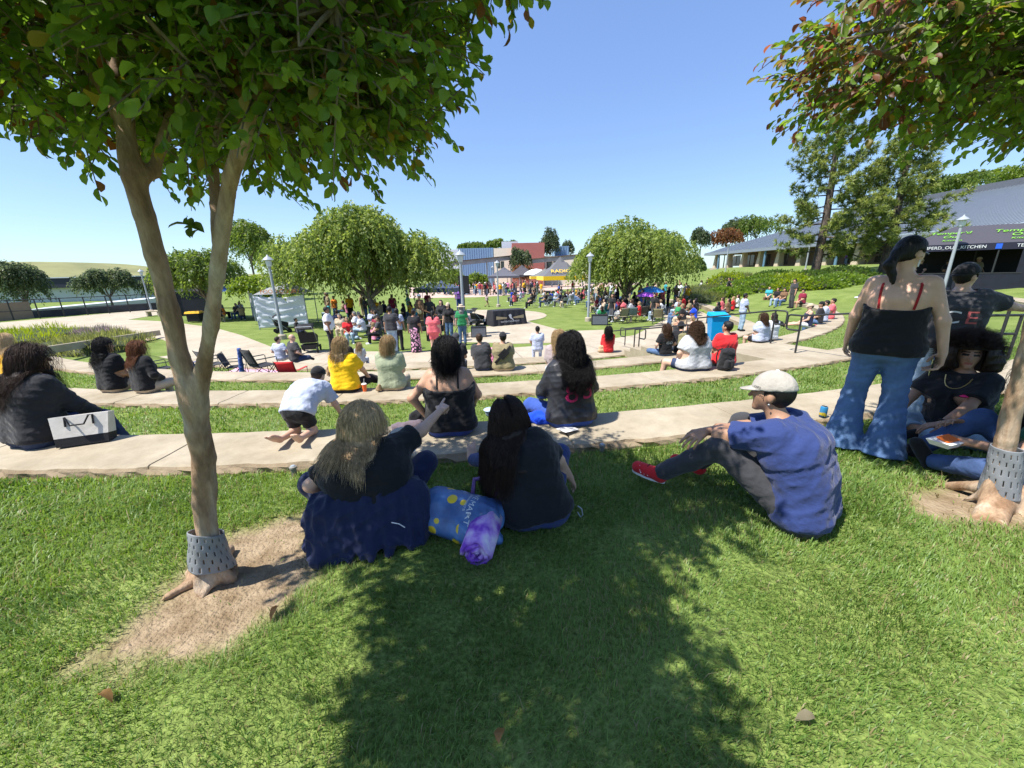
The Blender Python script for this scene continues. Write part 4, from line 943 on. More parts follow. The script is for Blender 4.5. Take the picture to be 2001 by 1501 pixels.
M['shrubcore'] = pmat('inner_twigs', (.035, .045, .015), var=.5, scale=6, bump=1., bscale=20)
GR = ((.08, .15, .02), (.22, .31, .05)); YG = ((.15, .22, .02), (.30, .36, .04)); DG = ((.04, .08, .015), (.12, .19, .04)); OL = ((.13, .15, .04), (.27, .28, .10)); PK = ((.10, .12, .05), (.36, .25, .30))
BANK = [(1425, 527, 40, 2.6, 1.7, YG, 'bright leafy shrub by the arcade steps'), (1455, 560, 37, 2.4, 1.0, GR, 'low green mound shrub behind the walking person'), (1500, 548, 39, 3.0, 1.15, GR, 'broad green mound shrub in the middle of the bank'), (1540, 560, 35, 2.4, 1.1, YG, 'bright green mound shrub above the seated group'), (1490, 585, 34, 2.4, 1.0, GR, 'front green mound shrub next to the walking person'), (1560, 585, 32, 2.6, .9, YG, 'yellow green low shrub behind the seated group'), (1605, 572, 31, 2.2, .9, GR, 'green low shrub right of the seated group'), (1640, 560, 32, 2.4, .9, GR, 'low green shrub near the pine foot'),
        (1380, 560, 38, 3.0, .9, OL, 'dry olive grass clump on the bank left of the walking person'), (1370, 590, 33, 2.6, .8, OL, 'pale dry grass clump above the low seat wall'), (1420, 590, 34, 2.4, .8, GR, 'low green shrub at the bank foot behind the walking person'), (1520, 525, 43, 3.2, 1.0, DG, 'dark green shrub below the pine trunk'), (1590, 540, 38, 3.0, 1.1, DG, 'dark hedge mound right of the taller pine'), (1650, 535, 37, 3.2, 1.3, DG, 'dark hedge behind the standing person in jeans'), (1780, 545, 28, 2.0, 1.0, GR, 'green shrub between the two standing people'), (1880, 548, 25, 1.6, .55, PK, 'low flowering shrub with pinkish blooms before the black tent'), (1455, 530, 44, 2.6, 1.0, OL, 'olive shrub beneath the arcade columns')]
for k, (x, y, t, w_, h_, cl, lab) in enumerate(BANK):
    q = PT_(x, y, t); shrub((q.x, q.y, hz(q.x, q.y)-.05), (w_*.78, w_*.68, h_*(1.05 if t < 36 else .8)), lab, 100+k, cl, n=1700, ls=.12 if cl is OL else .21, grassy=cl is OL)
BED = [(20, 668, 2.2, .75, YG, 'yellow green shrub at the left edge of the bed'), (85, 655, 2.4, .75, YG, 'yellow green shrub in the middle of the left bed'), (190, 652, 1.5, .55, PK, 'pinkish flowering shrub at the back of the left bed'), (130, 682, 1.9, .75, OL, 'brownish grass clump in front of the left bed'), (185, 680, 1.8, .75, OL, 'brownish grass clump behind the couple in black'), (225, 665, 1.6, .7, OL, 'olive grass clump at the path end of the left bed'), (70, 690, .5, .4, OL, 'small dry tuft on the bare soil behind the person in yellow')]
for k, (x, y, w_, h_, cl, lab) in enumerate(BED):
    q = P(x, y, ZP+.2); shrub((q.x, q.y, hz(q.x, q.y)-.02), (w_, w_*.7, h_), lab, 140+k, cl, n=1400, ls=.10, group='shrubs in the left planting bed', grassy=True)
sheet('planting_bed_soil', [P(x, y, ZP) for x, y in ((-80, 660), (40, 645), (230, 645), (300, 664), (40, 712), (-80, 720))], ZP+.02, pmat('bed_soil', (.33, .25, .17), var=.3, scale=3, bump=.8))
# ------------------------------------------------------------------ mown grass blades
def grass():
    r = np.random.default_rng(5)
    Xs, Ys = [], []
    def zone(x0, x1, y0, y1, dens):
        n = int((x1-x0)*(y1-y0)*dens); Xs.append(r.uniform(x0, x1, n)); Ys.append(r.uniform(y0, y1, n))
    zone(-3.2, 3.6, .25, 1.6, 12500); zone(-4.4, 5.0, 1.6, 2.6, 8500); zone(-6.2, 6.5, 2.6, 4.6, 4800); zone(4.5, 12, 2.6, 10, 900); zone(3.6, 7.5, .2, 1.6, 3000); zone(5.0, 7.5, 1.6, 2.6, 3000); zone(-6.5, -3.2, .2, 1.6, 3000); zone(-6.5, -4.4, 1.6, 2.6, 3000)
    X = np.concatenate(Xs); Y = np.concatenate(Ys); R, th = pol(X, Y)
    k = (R > 30.47) & (R < 36)
    # ragged turf overhanging the seat edge
    X, Y = X[k], Y[k]
    for (ra, rb, d, t0, t1) in ((27.5, 29.68, 1100, -17, 40), (24.53, 26.73, 620, -24, 48), (21.76, 23.78, 380, -24, 55)):
        n = int((rb*rb-ra*ra)*math.radians(t1-t0)/2*d); rr = np.sqrt(r.uniform(ra*ra, rb*rb, n)); tt = r.uniform(t0, t1, n)
        kk = ~((tt > 19.7) & (tt < 24.6) & (rr < 27.5)); rr, tt = rr[kk], np.radians(tt[kk]); X = np.concatenate([X, CX+rr*np.sin(tt)]); Y = np.concatenate([Y, CY-rr*np.cos(tt)])
    dm = dirtmask(X, Y); keep = r.random(len(X)) > np.clip(dm*1.5-.1, 0, .985); X, Y, dm = X[keep], Y[keep], dm[keep]
    n = len(X); Z = H(X, Y)-.004; t = np.hypot(X, Y)
    sc_ = np.clip(t/2.2, .85, 3.2)
    L_ = r.uniform(.020, .048, n)*np.where(r.random(n) < .03, 1.7, 1.)*np.clip(sc_, .9, 1.6)*(1-.45*dm); wd = r.uniform(.0013, .0025, n)*sc_
    clump = .5*np.sin(3.1*X+1.3*np.sin(2.3*Y))+.5*np.sin(4.3*Y+1.7*np.sin(3.7*X)); az = r.uniform(0, 2*math.pi, n)+.0*clump; az = np.where(r.random(n) < .55, 2.2*clump+r.normal(0, .7, n), az)
    ln = r.uniform(.25, 1.15, n)
    d = np.stack([np.cos(az), np.sin(az), np.zeros(n)], 1); s_ = np.stack([-np.sin(az+r.normal(0, .6, n)), np.cos(az), np.zeros(n)], 1)
    B = np.stack([X, Y, Z], 1); up = np.array([0, 0, 1.])
    m1 = B+up*(L_*.62)[:, None]+d*(L_*ln*.35)[:, None]; tip = B+up*(L_*(1.05-.35*ln))[:, None]+d*(L_*ln*.95)[:, None]
    V = np.stack([B-s_*wd[:, None], B+s_*wd[:, None], m1+s_*(wd*.8)[:, None], m1-s_*(wd*.8)[:, None], tip], 1).reshape(-1, 3)
    i = (np.arange(n)*5)[:, None, None]
    F_ = (np.array([[0, 1, 2], [0, 2, 3], [3, 2, 4]])[None]+i).reshape(-1, 3)
    tone = np.clip(.45+.22*clump+.12*np.sin(1.1*X-.8*Y)+r.normal(0, .22, n), 0, 1); c = mixc((.076, .152, .024), (.208, .30, .066), tone)
    dry = r.random(n) < (.07+.5*dm+.10*(clump > .55)); c[dry] = np.array([.26, .22, .10])
    colv = np.repeat(np.concatenate([c, np.ones((n, 1))], 1), 5, 0)
    o = npmesh('lawn_grass', V, F_, M['blade'], smooth=False, attrs={'col': ('FLOAT_COLOR', colv)}); tag(o, kind='stuff')
    print('blades', n)
grass()
# ------------------------------------------------------------------ people
SK = {'fair': (.58, .36, .26), 'tan': (.44, .25, .16), 'olive': (.36, .20, .125), 'brown': (.24, .125, .075), 'dark': (.12, .06, .04)}
HC = {'black': (.010, .008, .008), 'dark': (.036, .019, .013), 'brown': (.07, .035, .018), 'auburn': (.15, .055, .022), 'red': (.22, .10, .045), 'blond': (.40, .27, .13), 'ash': (.66, .47, .27), 'grey': (.3, .29, .28)}
CC = {'black': (.014, .014, .016), 'offblack': (.022, .022, .026), 'char': (.045, .045, .05), 'navy': (.017, .023, .060), 'blue': (.04, .085, .33), 'royal': (.01, .06, .55), 'jeans': (.085, .14, .25), 'ljeans': (.30, .40, .50), 'djeans': (.035, .05, .10), 'white': (.62, .63, .66), 'lav': (.42, .46, .58), 'grey': (.42, .43, .45), 'dgrey': (.10, .10, .11), 'yellow': (.85, .50, .01), 'gold': (.75, .38, .01), 'red': (.60, .025, .03), 'coral': (.66, .13, .15), 'maroon': (.20, .015, .04), 'green': (.03, .22, .08), 'dgreen': (.012, .07, .04), 'sage': (.30, .33, .22), 'olive': (.24, .20, .11), 'tan': (.48, .38, .27), 'mauve': (.36, .29, .29), 'pink': (.70, .25, .40), 'purple': (.22, .10, .38), 'teal': (.04, .30, .36), 'orange': (.75, .22, .03), 'cap': (.37, .34, .30), 'brown': (.16, .09, .05)}
def V3(*a): return np.array(a, float)
def rotv(v, ax, a):
    v = np.array(v, float); ax = unit(np.array(ax, float)); return v*math.cos(a)+np.cross(ax, v)*math.sin(a)+ax*(ax@v)*(1-math.cos(a))
def ik(a, c, l1, l2, pole):
    a, c = np.array(a, float), np.array(c, float); d = c-a; L_ = np.linalg.norm(d)
    if L_ > (l1+l2)*.995: c = a+d/L_*(l1+l2)*.995; d = c-a; L_ = np.linalg.norm(d)
    x = (l1*l1-l2*l2+L_*L_)/(2*L_); h = math.sqrt(max(l1*l1-x*x, 0)); u = d/L_
    p = np.array(pole, float)-a; p = p-u*(p@u); p = unit(p)
    return a+u*x+p*h, c
def pose(kind, S=1., lean=0., slump=0., side=0., twist=0., yawh=0., pitchh=0., rollh=0., lh=None, rh=None, le=None, re_=None, legs=None, w=1., seat=0., drop=.42):
    """joints in local metres, facing +Y, x to the right"""
    J = {}
    pz = {'stand': .93, 'walk': .92, 'ledge': .105, 'ground': .105, 'cross': .105, 'chair': .105, 'stretch': .105, 'kneel': .36}[kind]*S
    Pv = V3(0, 0, pz+(seat if kind == 'chair' else 0)); J['pel'] = Pv
    def sd(a, s): a = math.radians(a); s = math.radians(s); return unit(V3(math.sin(s), math.sin(a)*math.cos(s), math.cos(a)*math.cos(s)))
    d1 = sd(lean*.6-slump*.3, side*.6); d2 = sd(lean+slump*.25, side); d3 = sd(lean+slump, side)
    J['wai'] = Pv+d1*.19*S; J['che'] = J['wai']+d2*.18*S; J['nec'] = J['che']+d3*.16*S
    tw = math.radians(twist); lat = V3(math.cos(tw), -math.sin(tw), -math.sin(math.radians(side))*.9); lat = unit(lat)
    J['lat'] = lat; J['d3'] = d3; fw = unit(np.cross(d3, lat)); J['fw'] = fw
    shw = .165*S*(.96+.04*w)
    for s, n in ((-1, 'L'), (1, 'R')): J['sh'+n] = J['nec']-d3*.045*S+lat*s*shw
    hd = sd(lean*.4+slump*.6+pitchh*.25, side*.6+rollh); J['hd'] = J['nec']+hd*.165*S+V3(0, .015, 0)*S
    ya = math.radians(yawh); f = V3(-math.sin(ya), math.cos(ya), 0); f = unit(f-V3(0, 0, 1)*math.sin(math.radians(pitchh))); J['hf'] = f
    hr = unit(np.cross(f, hd)); J['hr'] = hr; J['hu'] = unit(np.cross(hr, f))
    J['hiL'] = Pv+V3(-.085, .0, -.02)*S; J['hiR'] = Pv+V3(.085, .0, -.02)*S
    lg = {'stand': ((-.10, .02, .49), (-.11, -.02, .085)), 'walk': ((-.09, .22, .52), (-.09, .28, .10)), 'ledge': ((-.13, .43, .10), (-.13, .45, .08-drop)), 'ground': ((-.15, .40, .43), (-.14, .62, .075)), 'cross': ((-.36, .27, .12), (.06, .38, .075)), 'chair': ((-.12, .43, .10), (-.12, .45, .08-.42)), 'stretch': ((-.12, .43, .13), (-.12, .84, .075)), 'kneel': ((-.11, .02, .07), (-.11, -.40, .07))}[kind]
    for s, n in ((1, 'L'), (-1, 'R')):
        k, a = V3(*lg[0]), V3(*lg[1])
        if kind == 'walk' and n == 'R': k, a = V3(-.09, .02, .50), V3(-.09, -.36, .16)
        k[0] *= s; a[0] *= s
        if kind == 'cross' and n == 'R': a[1] -= .06; a[0] *= .8
        if kind == 'chair': k[2] += seat/S; a[2] += seat/S
        J['kn'+n] = k*S; J['an'+n] = a*S
    for n, q in (legs or {}).items(): J[n] = V3(*q)*S
    # rest arms
    for s, n, tgt, pl in ((-1, 'L', lh, le), (1, 'R', rh, re_)):
        sh = J['sh'+n]
        if tgt is None:
            if kind in ('stand',): tgt = sh+V3(s*.10, .06, -.52)*S
            elif kind == 'walk': tgt = sh+V3(s*.08, .22*s, -.44)*S
            elif kind == 'kneel': tgt = V3(s*.2, .45, .08)*S
            else: tgt = J['kn'+n]*.62+J['hi'+n]*.38+V3(s*-.05, .0, .10)*S
        else: tgt = V3(*tgt)*S
        pole = sh+(V3(s*.35, -.25, -.3) if pl is None else V3(*pl))*S
        e, w_ = ik(sh, tgt, .285*S, .25*S, pole); J['el'+n] = e; J['wr'+n] = w_
    return J
def hand_sdf(S_, wr, d, n, side, curl=(.25, .35, .3), sc_=1., point=False, spread=.10):
    """fingers along d, palm faces n, thumb towards side vector"""
    d = unit(np.array(d)); n = unit(n-d*(n@d)); s = unit(side-d*(side@d)-n*(side@n))
    for i in range(4):
        k = 1.5-i; base = wr+s*k*.010*sc_+d*.005; kn = wr+d*(.082-.004*abs(k-.4))*sc_+s*k*.0195*sc_
        S_.cone(base, kn, .0145*sc_, .0105*sc_, .012)
        ph = np.array([.043, .027, .021])*sc_*[1.0, 1.08, 1.0, .82][i]; dd = unit(d+s*k*spread); p = kn; cu = curl
        if point: cu = (.05, .05, .02) if i == 0 else (1.25, 1.35, .9)
        for q in range(3):
            ax = np.cross(dd, n); dd = rotv(dd, ax, cu[q]+.04*i*(not point)); p2 = p+dd*ph[q]
            S_.cone(p, p2, (.0100-.0009*q)*sc_*(.86 if i == 3 else 1), (.0091-.0010*q)*sc_*(.86 if i == 3 else 1), .004); p = p2
    p = wr+s*.018*sc_+d*.018*sc_; td = unit(s*.75+d*.62+n*.35); p1 = p+td*.040*sc_; td2 = unit(d*.8+s*.25+n*(.9 if point else .45)); p2 = p1+td2*.030*sc_; p3 = p2+unit(d*.9+n*.4)*.022*sc_
    S_.cone(p, p1, .0155*sc_, .0125*sc_, .012).cone(p1, p2, .0115*sc_, .0100*sc_, .005).cone(p2, p3, .0098*sc_, .0080*sc_, .004)
def folds(X, Y, Z, seed, amp, fz=1.6, f=34.):
    r = np.random.default_rng(seed); o = 0
    for k in range(4):
        a = r.normal(size=3)*np.array([.75, .75, fz]); a = a/np.linalg.norm(a)*f*r.uniform(.6, 1.5); b = r.normal(size=3)*f*.28; ph = r.uniform(0, 6, 2)
        s = np.sin(a[0]*X+a[1]*Y+a[2]*Z+ph[0]+1.7*np.sin(b[0]*X+b[1]*Y+b[2]*Z+ph[1])); o = o+(1-np.abs(s))**1.6*.9-.35
    return o*amp/2.
PEOPLE = []
class Person: pass
def torso(S, J, w, wb, fem, off=0., k=.07):
    """body mass; w general width, wb belly/hips"""
    sc_ = J['S']; lat = J['lat']; fw = J['fw']
    p, a, c, n = J['pel'], J['wai'], J['che'], J['nec']
    hx = V3(1, 0, 0)
    for s in (-1, 1):
        S.cone(p+hx*s*.070*sc_*wb-V3(0, .012, 0)*sc_, a+lat*s*.058*sc_*w, .112*sc_*wb+off, .098*sc_*w+off, k)
        S.cone(a+lat*s*.058*sc_*w, c+lat*s*.072*sc_*w, .098*sc_*w+off, .108*sc_*w+off, k)
        S.cone(c+lat*s*.066*sc_*w, J['sh'+('L' if s < 0 else 'R')]-lat*s*.045*sc_, .106*sc_*w+off, .062*sc_*(.7+.3*w)+off, k)
        if fem: S.ell(c+fw*.095*sc_*w+lat*s*.075*sc_-J['d3']*.02*sc_, V3(.07, .06, .07)*sc_*w+off, None, .05)
    S.cone(c, n-J['d3']*.03*sc_, .10*sc_*w+off, .062*sc_+off, k)
    if wb > 1.15: S.cone(a+fw*.05*sc_*wb-V3(0, 0, .06)*sc_, a+fw*.06*sc_*wb+V3(0, 0, .02)*sc_, .12*sc_*wb+off, .10*sc_*w+off, k)
def person(label, kind, loc, yaw=0., S=1., w=1., wb=None, fem=True, skin='tan', hair='dark', hs='long', top=('tee', 'black'), bot=('pants', 'jeans'), shoe=('black',), vox=.02, hl=.42, wave=.0, cap=None, glasses=False, hands=None, curl_=0., seed=None, group=None, strands=0, topmat=None, botmat=None, fold=1., sock=None, barefoot=False, noshoe='', strapcol=None, tanklv=0., hatcol=None, **pk):
    fold = fold*1.12 if vox <= .0125 else fold
    seed = seed if seed is not None else (sum(map(ord, label)) % 9973)
    wb = wb or w; J = pose(kind, S=S, w=w, **pk); J['S'] = S; r = np.random.default_rng(seed)
    fine = vox <= .0125
    B = SDF()
    torso(B, J, w, wb, fem)
    n, hd, hf, hr, hu = J['nec'], J['hd'], J['hf'], J['hr'], J['hu']
    Rm = np.stack([hr, hf, hu], 1)
    B.cone(n-J['d3']*.03*S, hd-hu*.06*S-hf*.015*S, .058*S, .052*S, .04)
    B.ell(hd-hf*.008*S+hu*.018*S, V3(.074, .094, .100)*S, Rm, .03)
    B.cone(hd+hf*.030*S-hu*.03*S, hd+hf*.062*S-hu*.088*S, .058*S, .026*S, .035)
    if vox < .03:
        B.cone(hd+hf*.086*S+hu*.012*S, hd+hf*.106*S-hu*.026*S, .008*S, .0125*S, .012)
        for s in (-1, 1):
            B.ell(hd+hr*s*.076*S-hf*.012*S-hu*.012*S, V3(.012, .020, .032)*S, Rm, .008)
    for s, q in ((-1, 'L'), (1, 'R')):
        aw = .75+.25*w
        B.cone(J['sh'+q], J['el'+q], .052*S*aw, .040*S*aw, .035); B.cone(J['el'+q], J['wr'+q], .041*S*aw, .027*S*(.9+.1*w), .025)
        B.cone(J['hi'+q], J['kn'+q], .088*S*(.45+.55*wb), .058*S*(.7+.3*wb), .04); B.cone(J['kn'+q], J['an'+q], .056*S*(.7+.3*wb), .038*S, .03)
        an, kn = J['an'+q], J['kn'+q]; sh = unit(an-kn)
        fdir = V3(0, 1, 0) if abs(sh[2]) > .6 else unit(V3(0, 0, 1)*.75+V3(0, .5, 0)) if sh[1] > .5 else unit(sh*.6+V3(0, .5, -.3))
        if kind == 'kneel': fdir = unit(V3(0, -1, -.1))
        if 'to'+q in (pk.get('legs') or {}): fdir = unit(J['to'+q]-an)
        J['fd'+q] = fdir
        heel = an-fdir*.03*S+sh*.03*S if abs(sh@fdir) < .8 else an+sh*.02*S; toe = heel+fdir*.19*S
        J['he'+q], J['te'+q] = heel, toe
        if barefoot:
            upn = unit(-sh-fdir*(-sh@fdir)) if abs(sh@fdir) < .95 else V3(0, 0, 1); sd_ = unit(np.cross(fdir, upn))
            B.cone(heel, heel+fdir*.12*S, .036*S, .030*S, .03).cone(heel+fdir*.06*S+sd_*.018, toe-fdir*.03*S+sd_*.022, .028*S, .018*S, .03).cone(heel+fdir*.06*S-sd_*.018, toe-fdir*.04*S-sd_*.022, .028*S, .016*S, .03)
            for i in range(5): B.cone(toe-fdir*(.035+.004*i)*S+sd_*(.032-.016*i)*s*-1, toe+fdir*(.012-.008*i)*S+sd_*(.034-.0165*i)*s*-1, .0125*S, .010*S-.0008*i, .004)
        else: B.cone(heel, toe, .034*S, .024*S, .03)
        if not fine or not (hands and q in hands):
            hdv = unit(J['wr'+q]-J['el'+q]); 
            hp = J['wr'+q]; pn = unit(np.cross(hdv, V3(s*-1., .2, .1)))
            if vox > .016: B.cone(hp, hp+hdv*.09*S, .028*S, .022*S, .02).cone(hp+hdv*.08*S, hp+hdv*.15*S, .020*S, .012*S, .02)
            else: hand_sdf(B, hp, hdv, unit(V3(-s*.6, .2, -.6)), V3(0, 1, .3), (.35, .4, .3), S*1.05)
    D, lo, ax = B.grid(vox, 0, .05)
    V, Q = snets(D, lo, vox)
    if fine and hands:
        for q, (dv, nv, tv, kw) in hands.items():
            Hs = SDF(); wr = J['wr'+q]; Hs.cone(wr-unit(wr-J['el'+q])*.05, wr+unit(np.array(dv))*.01, .027*S, .024*S, .02)
            hand_sdf(Hs, wr, V3(*dv), V3(*nv), V3(*tv), sc_=S*1.06, **kw); d2, l2, _ = Hs.grid(.0042, 0, .02); v2, q2 = snets(d2, l2, .0042)
            Q = np.concatenate([Q, q2+len(V)]); V = np.concatenate([V, v2])
    # facial features by region
    mi = None; mats = [M['skin']]
    if fine or vox < .018:
        c = V[Q].mean(1)-hd; lx, ly, lz = c@hr/S, c@hf/S, c@hu/S; mi = np.zeros(len(Q), int)
        mi[(ly > .06) & (np.abs(lx) < .024) & (lz > -.066) & (lz < -.052)] = 1
        mi[(ly > .045) & (np.abs(np.abs(lx)-.032) < .018) & (np.abs(lz-.018) < .0065)] = 2
        mi[(ly > .045) & (np.abs(np.abs(lx)-.033) < .021) & (np.abs(lz-.040) < .006)] = 2
        mats = [M['skin'], M['lips'], M['dark']]
    body = npmesh('person', V, Q, mats, midx=mi); setcol(body, SK[skin]); tag(body, label, 'person', group)
    body.location = loc; body.rotation_euler = (0, 0, yaw)
    def part(name, Sx, off, mat, colr, cuts=(), vx=None, disp=None, sub=None, tri=None):
        vx = vx or vox; D, lo, ax = Sx.grid(vx, off, .05); X, Y, Z = ax[0][:, None, None], ax[1][None, :, None], ax[2][None, None, :]
        if disp: D = D-folds(X, Y, Z, seed, disp)
        for pt, nr, *lim in cuts:
            pl = (X-pt[0])*nr[0]+(Y-pt[1])*nr[1]+(Z-pt[2])*nr[2]
            if lim: pl = np.where((X-pt[0])**2+(Y-pt[1])**2+(Z-pt[2])**2 < lim[0]**2, pl, -1)
            D = np.maximum(D, pl)
        if sub is not None: D = np.maximum(D, sub(X, Y, Z))
        v, q = snets(D, lo, vx)
        if len(v) == 0: return None
        o = npmesh(name, v, q, mat, body); setcol(o, colr); return o
    cm = M['cloth']
    # trousers
    bt, bc = bot; bcol = CC[bc]
    if bt != 'none':
        T = SDF()
        for s in (-1, 1): T.cone(J['pel']+V3(1, 0, 0)*s*.070*S*wb-V3(0, .012, 0)*S, J['pel']*.62+J['wai']*.38+J['lat']*s*.060*S*w, .112*S*wb, .104*S*w, .07)
        if bt in ('skirt', 'maxi'):
            if kind in ('stand', 'walk'): T.cone(J['pel'], V3(0, .02, .10 if bt == 'maxi' else .42)*S, .15*S*wb, .21*S, .08)
            else:
                for q in 'LR': T.cone(J['hi'+q], J['kn'+q], .13*S*wb, .12*S, .12)
            cuts = []
        else:
            cuts = []
            for s, q in ((-1, 'L'), (1, 'R')):
                hi, kn, an = J['hi'+q], J['kn'+q], J['an'+q]
                T.cone(hi, kn, .090*S*(.45+.55*wb), .064*S*(.7+.3*wb), .04)
                if bt == 'shorts': e = kn*.72+hi*.28; cuts.append((e, unit(kn-hi), .20*S))
                elif bt == 'flare':
                    mid = kn*.75+an*.25; T.cone(kn, mid, .070*S*(.7+.3*wb), .078*S, .03); e = an+unit(an-kn)*.045*S; T.cone(mid, e+unit(an-kn)*.1*S, .078*S, .160*S, .03); cuts.append((e, unit(an-kn), .45*S))
                else:
                    T.cone(kn, an, .064*S*(.7+.3*wb), .050*S if bt == 'pants' else .060*S, .03); e = an-unit(an-kn)*(.0 if bt == 'pants' else -.01)*S; cuts.append((e, unit(an-kn), .12*S))
        part('shorts' if bt == 'shorts' else 'skirt' if bt in ('skirt', 'maxi') else 'trousers', T, .010 if vox < .016 else .014, botmat or (M['denim'] if 'jeans' in bc else cm), bcol, cuts, disp=.006*fold if vox < .02 else .0)
    # top
    tt, tc = top; tcol = CC[tc]
    if tt != 'none':
        T = SDF(); off = .018 if vox < .016 else .020; loose = 1.04
        torso(T, J, w*loose, wb*loose if kind != 'stand' else wb*1.03, fem)
        cuts = []
        hem = J['pel']-unit(J['wai']-J['pel'])*(.06 if tt != 'crop' else -.1)*S*(1. if kind in ('stand', 'walk') else .9)
        cuts.append((hem, -unit(J['wai']-J['pel'])))
        nk = J['nec']-J['d3']*.005*S
        sub = None
        if tt == 'tank':
            lv = J['che']+J['d3']*(.035+tanklv)*S; cuts.append((lv, unit(J['d3']+J['fw']*-.35)))
        else:
            cuts.append((nk+J['d3']*.020*S-J['fw']*.03*S, unit(J['d3']*1.-J['fw']*.1), .10*S))
            for s, q in ((-1, 'L'), (1, 'R')):
                sh, el, wr = J['sh'+q], J['el'+q], J['wr'+q]; aw = .75+.25*w; bg = .012*S if tt == 'tee' else .006*S
                if tt in ('tee', 'crop'): e = sh*.25+el*.75; T.cone(sh, e+unit(el-sh)*.02*S, .058*S*aw+bg*.4, .055*S*aw+bg, .05); cuts.append((e, unit(el-sh), .12*S*max(1, w)))
                elif tt == 'sleeveless': pass
                else: T.cone(sh, el, .058*S*aw, .050*S*aw, .05).cone(el, wr, .050*S*aw, .037*S, .03); cuts.append((wr-unit(wr-el)*.01*S, unit(wr-el), .075*S))
        tp_ = part('top' if tt in ('tank', 'crop') else 'jacket' if tt == 'jacket' else 'shirt', T, off, topmat or cm, tcol, cuts, disp=.0085*fold if vox < .02 else (.005*fold if vox < .03 else 0))
        if tt == 'tank':
            mb = MB()
            for s in (-1, 1):
                b0 = lv-J['fw']*.115*S*w+J['lat']*s*.085*S*w-J['d3']*.02*S; pts = []
                for k in range(9):
                    t = k/8; a = math.pi*t; q = J['nec']*.45+J['che']*.55+J['lat']*s*(.10)*S+J['d3']*(tanklv-.07+.17*math.sin(a))*S-J['fw']*math.cos(a)*.125*S*w
                    # settle on the skin
                    for it in range(6):
                        d_ = float(B.ev(q[None])[0]); g = np.array([float(B.ev((q+e_)[None])[0])-d_ for e_ in np.eye(3)*.004]); q = q-unit(g)*(d_-.004)
                    pts.append(q)
                mb.tube(pts, .0085*S, 6)
            st = mb.build('strap', cm, body, True); setcol(st, strapcol or tcol)
    # shoes
    if not barefoot:
        for q in 'LR':
            if q in noshoe: continue
            T = SDF(); fd = J['fd'+q]; T.cone(J['he'+q], J['te'+q]-fd*.01*S, .036*S, .030*S, .02).cone(J['he'+q]+fd*.09*S, J['te'+q]-fd*.012*S, .040*S, .034*S, .03)
            T.cone(J['he'+q], J['he'+q]*.6+J['an'+q]*.4+fd*.03*S, .036*S, .036*S, .03)
            part('shoe', T, .006, cm, CC[shoe[0]], vx=min(vox, .016))
    # hair
    hcol = HC[hair]
    def skull(o=0.): return hd-hf*.014*S+hu*.022*S, V3(.090, .112, .114)*S+o
    if hs != 'bald':
        T = SDF(); c, rr = skull(); T.ell(c, rr, Rm, .02)
        if hs == 'long':
            bk = J['nec']-J['fw']*.055*S-hf*.01*S; T.cone(hd-hf*.03*S, bk+J['d3']*.03*S, .085*S, .070*S, .05)
            for s in (-.062, 0, .062):
                b2 = J['nec']-J['fw']*(.070+.02*w)*S+J['lat']*s*S+J['d3']*.01*S; dn = J['nec']-J['d3']*hl*(.42 if strands > 1400 else .8)*S-J['fw']*(.098*w+.012)*S+J['lat']*s*.8*S; T.cone(b2, dn, .045*S, .026*S, .05)
            for s in (-1, 1): T.cone(hd+hr*s*.055*S-hf*.01*S, J['nec']+J['lat']*s*.075*S-J['fw']*.045*S, .038*S, .045*S, .04)
        elif hs == 'bob':
            T.cone(hd-hf*.04*S+hu*.0*S, hd-hf*.045*S-hu*.13*S, .085*S, .080*S, .04)
            for s in (-1, 1): T.cone(hd+hr*s*.06*S-hf*.012*S, hd+hr*s*.06*S-hf*.02*S-hu*.13*S, .035*S, .042*S, .04)
        elif hs == 'pony':
            q = hd-hf*.105*S-hu*.025*S; T.ell(q, V3(.036, .036, .036)*S, None, .03); T.cone(q, q-hf*.03*S-hu*.09*S, .034*S, .034*S, .03); T.cone(q-hf*.03*S-hu*.09*S, J['nec']-J['fw']*.10*S*w-J['d3']*(hl-.2)*S, .034*S, .014*S, .03)
        elif hs == 'bun':
            T.ell(hd-hf*.08*S+hu*.075*S, V3(.045, .045, .042)*S, None, .02)
        elif hs == 'afro':
            T.ell(hd-hf*.02*S+hu*.035*S, V3(.175, .15, .15)*S, Rm, .03)
            for s in (-1, 1): T.ell(hd+hr*s*.13*S-hu*.05*S-hf*.01*S, V3(.09, .09, .11)*S, None, .05)
        def face(X, Y, Z):
            x, y, z = X-hd[0], Y-hd[1], Z-hd[2]; lx = x*hr[0]+y*hr[1]+z*hr[2]; ly = x*hf[0]+y*hf[1]+z*hf[2]; lz = x*hu[0]+y*hu[1]+z*hu[2]
            front = np.minimum(ly-(.022 if hs in ('short', 'pony', 'bun') else .015)*S, (.068*S+.0*lx)-lz)
            if hs in ('short', 'bun', 'pony'):
                low = -.040*S-lz-np.clip(-ly-.02, 0, .08)*.9
                if hs == 'pony': low = np.minimum(low, ly+.075*S)
                ear = .03*S-np.sqrt((ly+.01*S)**2+(lz+.012*S)**2)
                return np.maximum(np.maximum(front, low), np.minimum(ear, np.abs(lx)-.06*S))
            if hs == 'afro': return np.minimum(front, .085*S-np.abs(lx))
            return front
        o = part('hair', T, .0, M['hair'], hcol, vx=min(vox, .014) if vox < .03 else vox, sub=face, disp=.010 if hs in ('long', 'bob', 'afro') else .004)
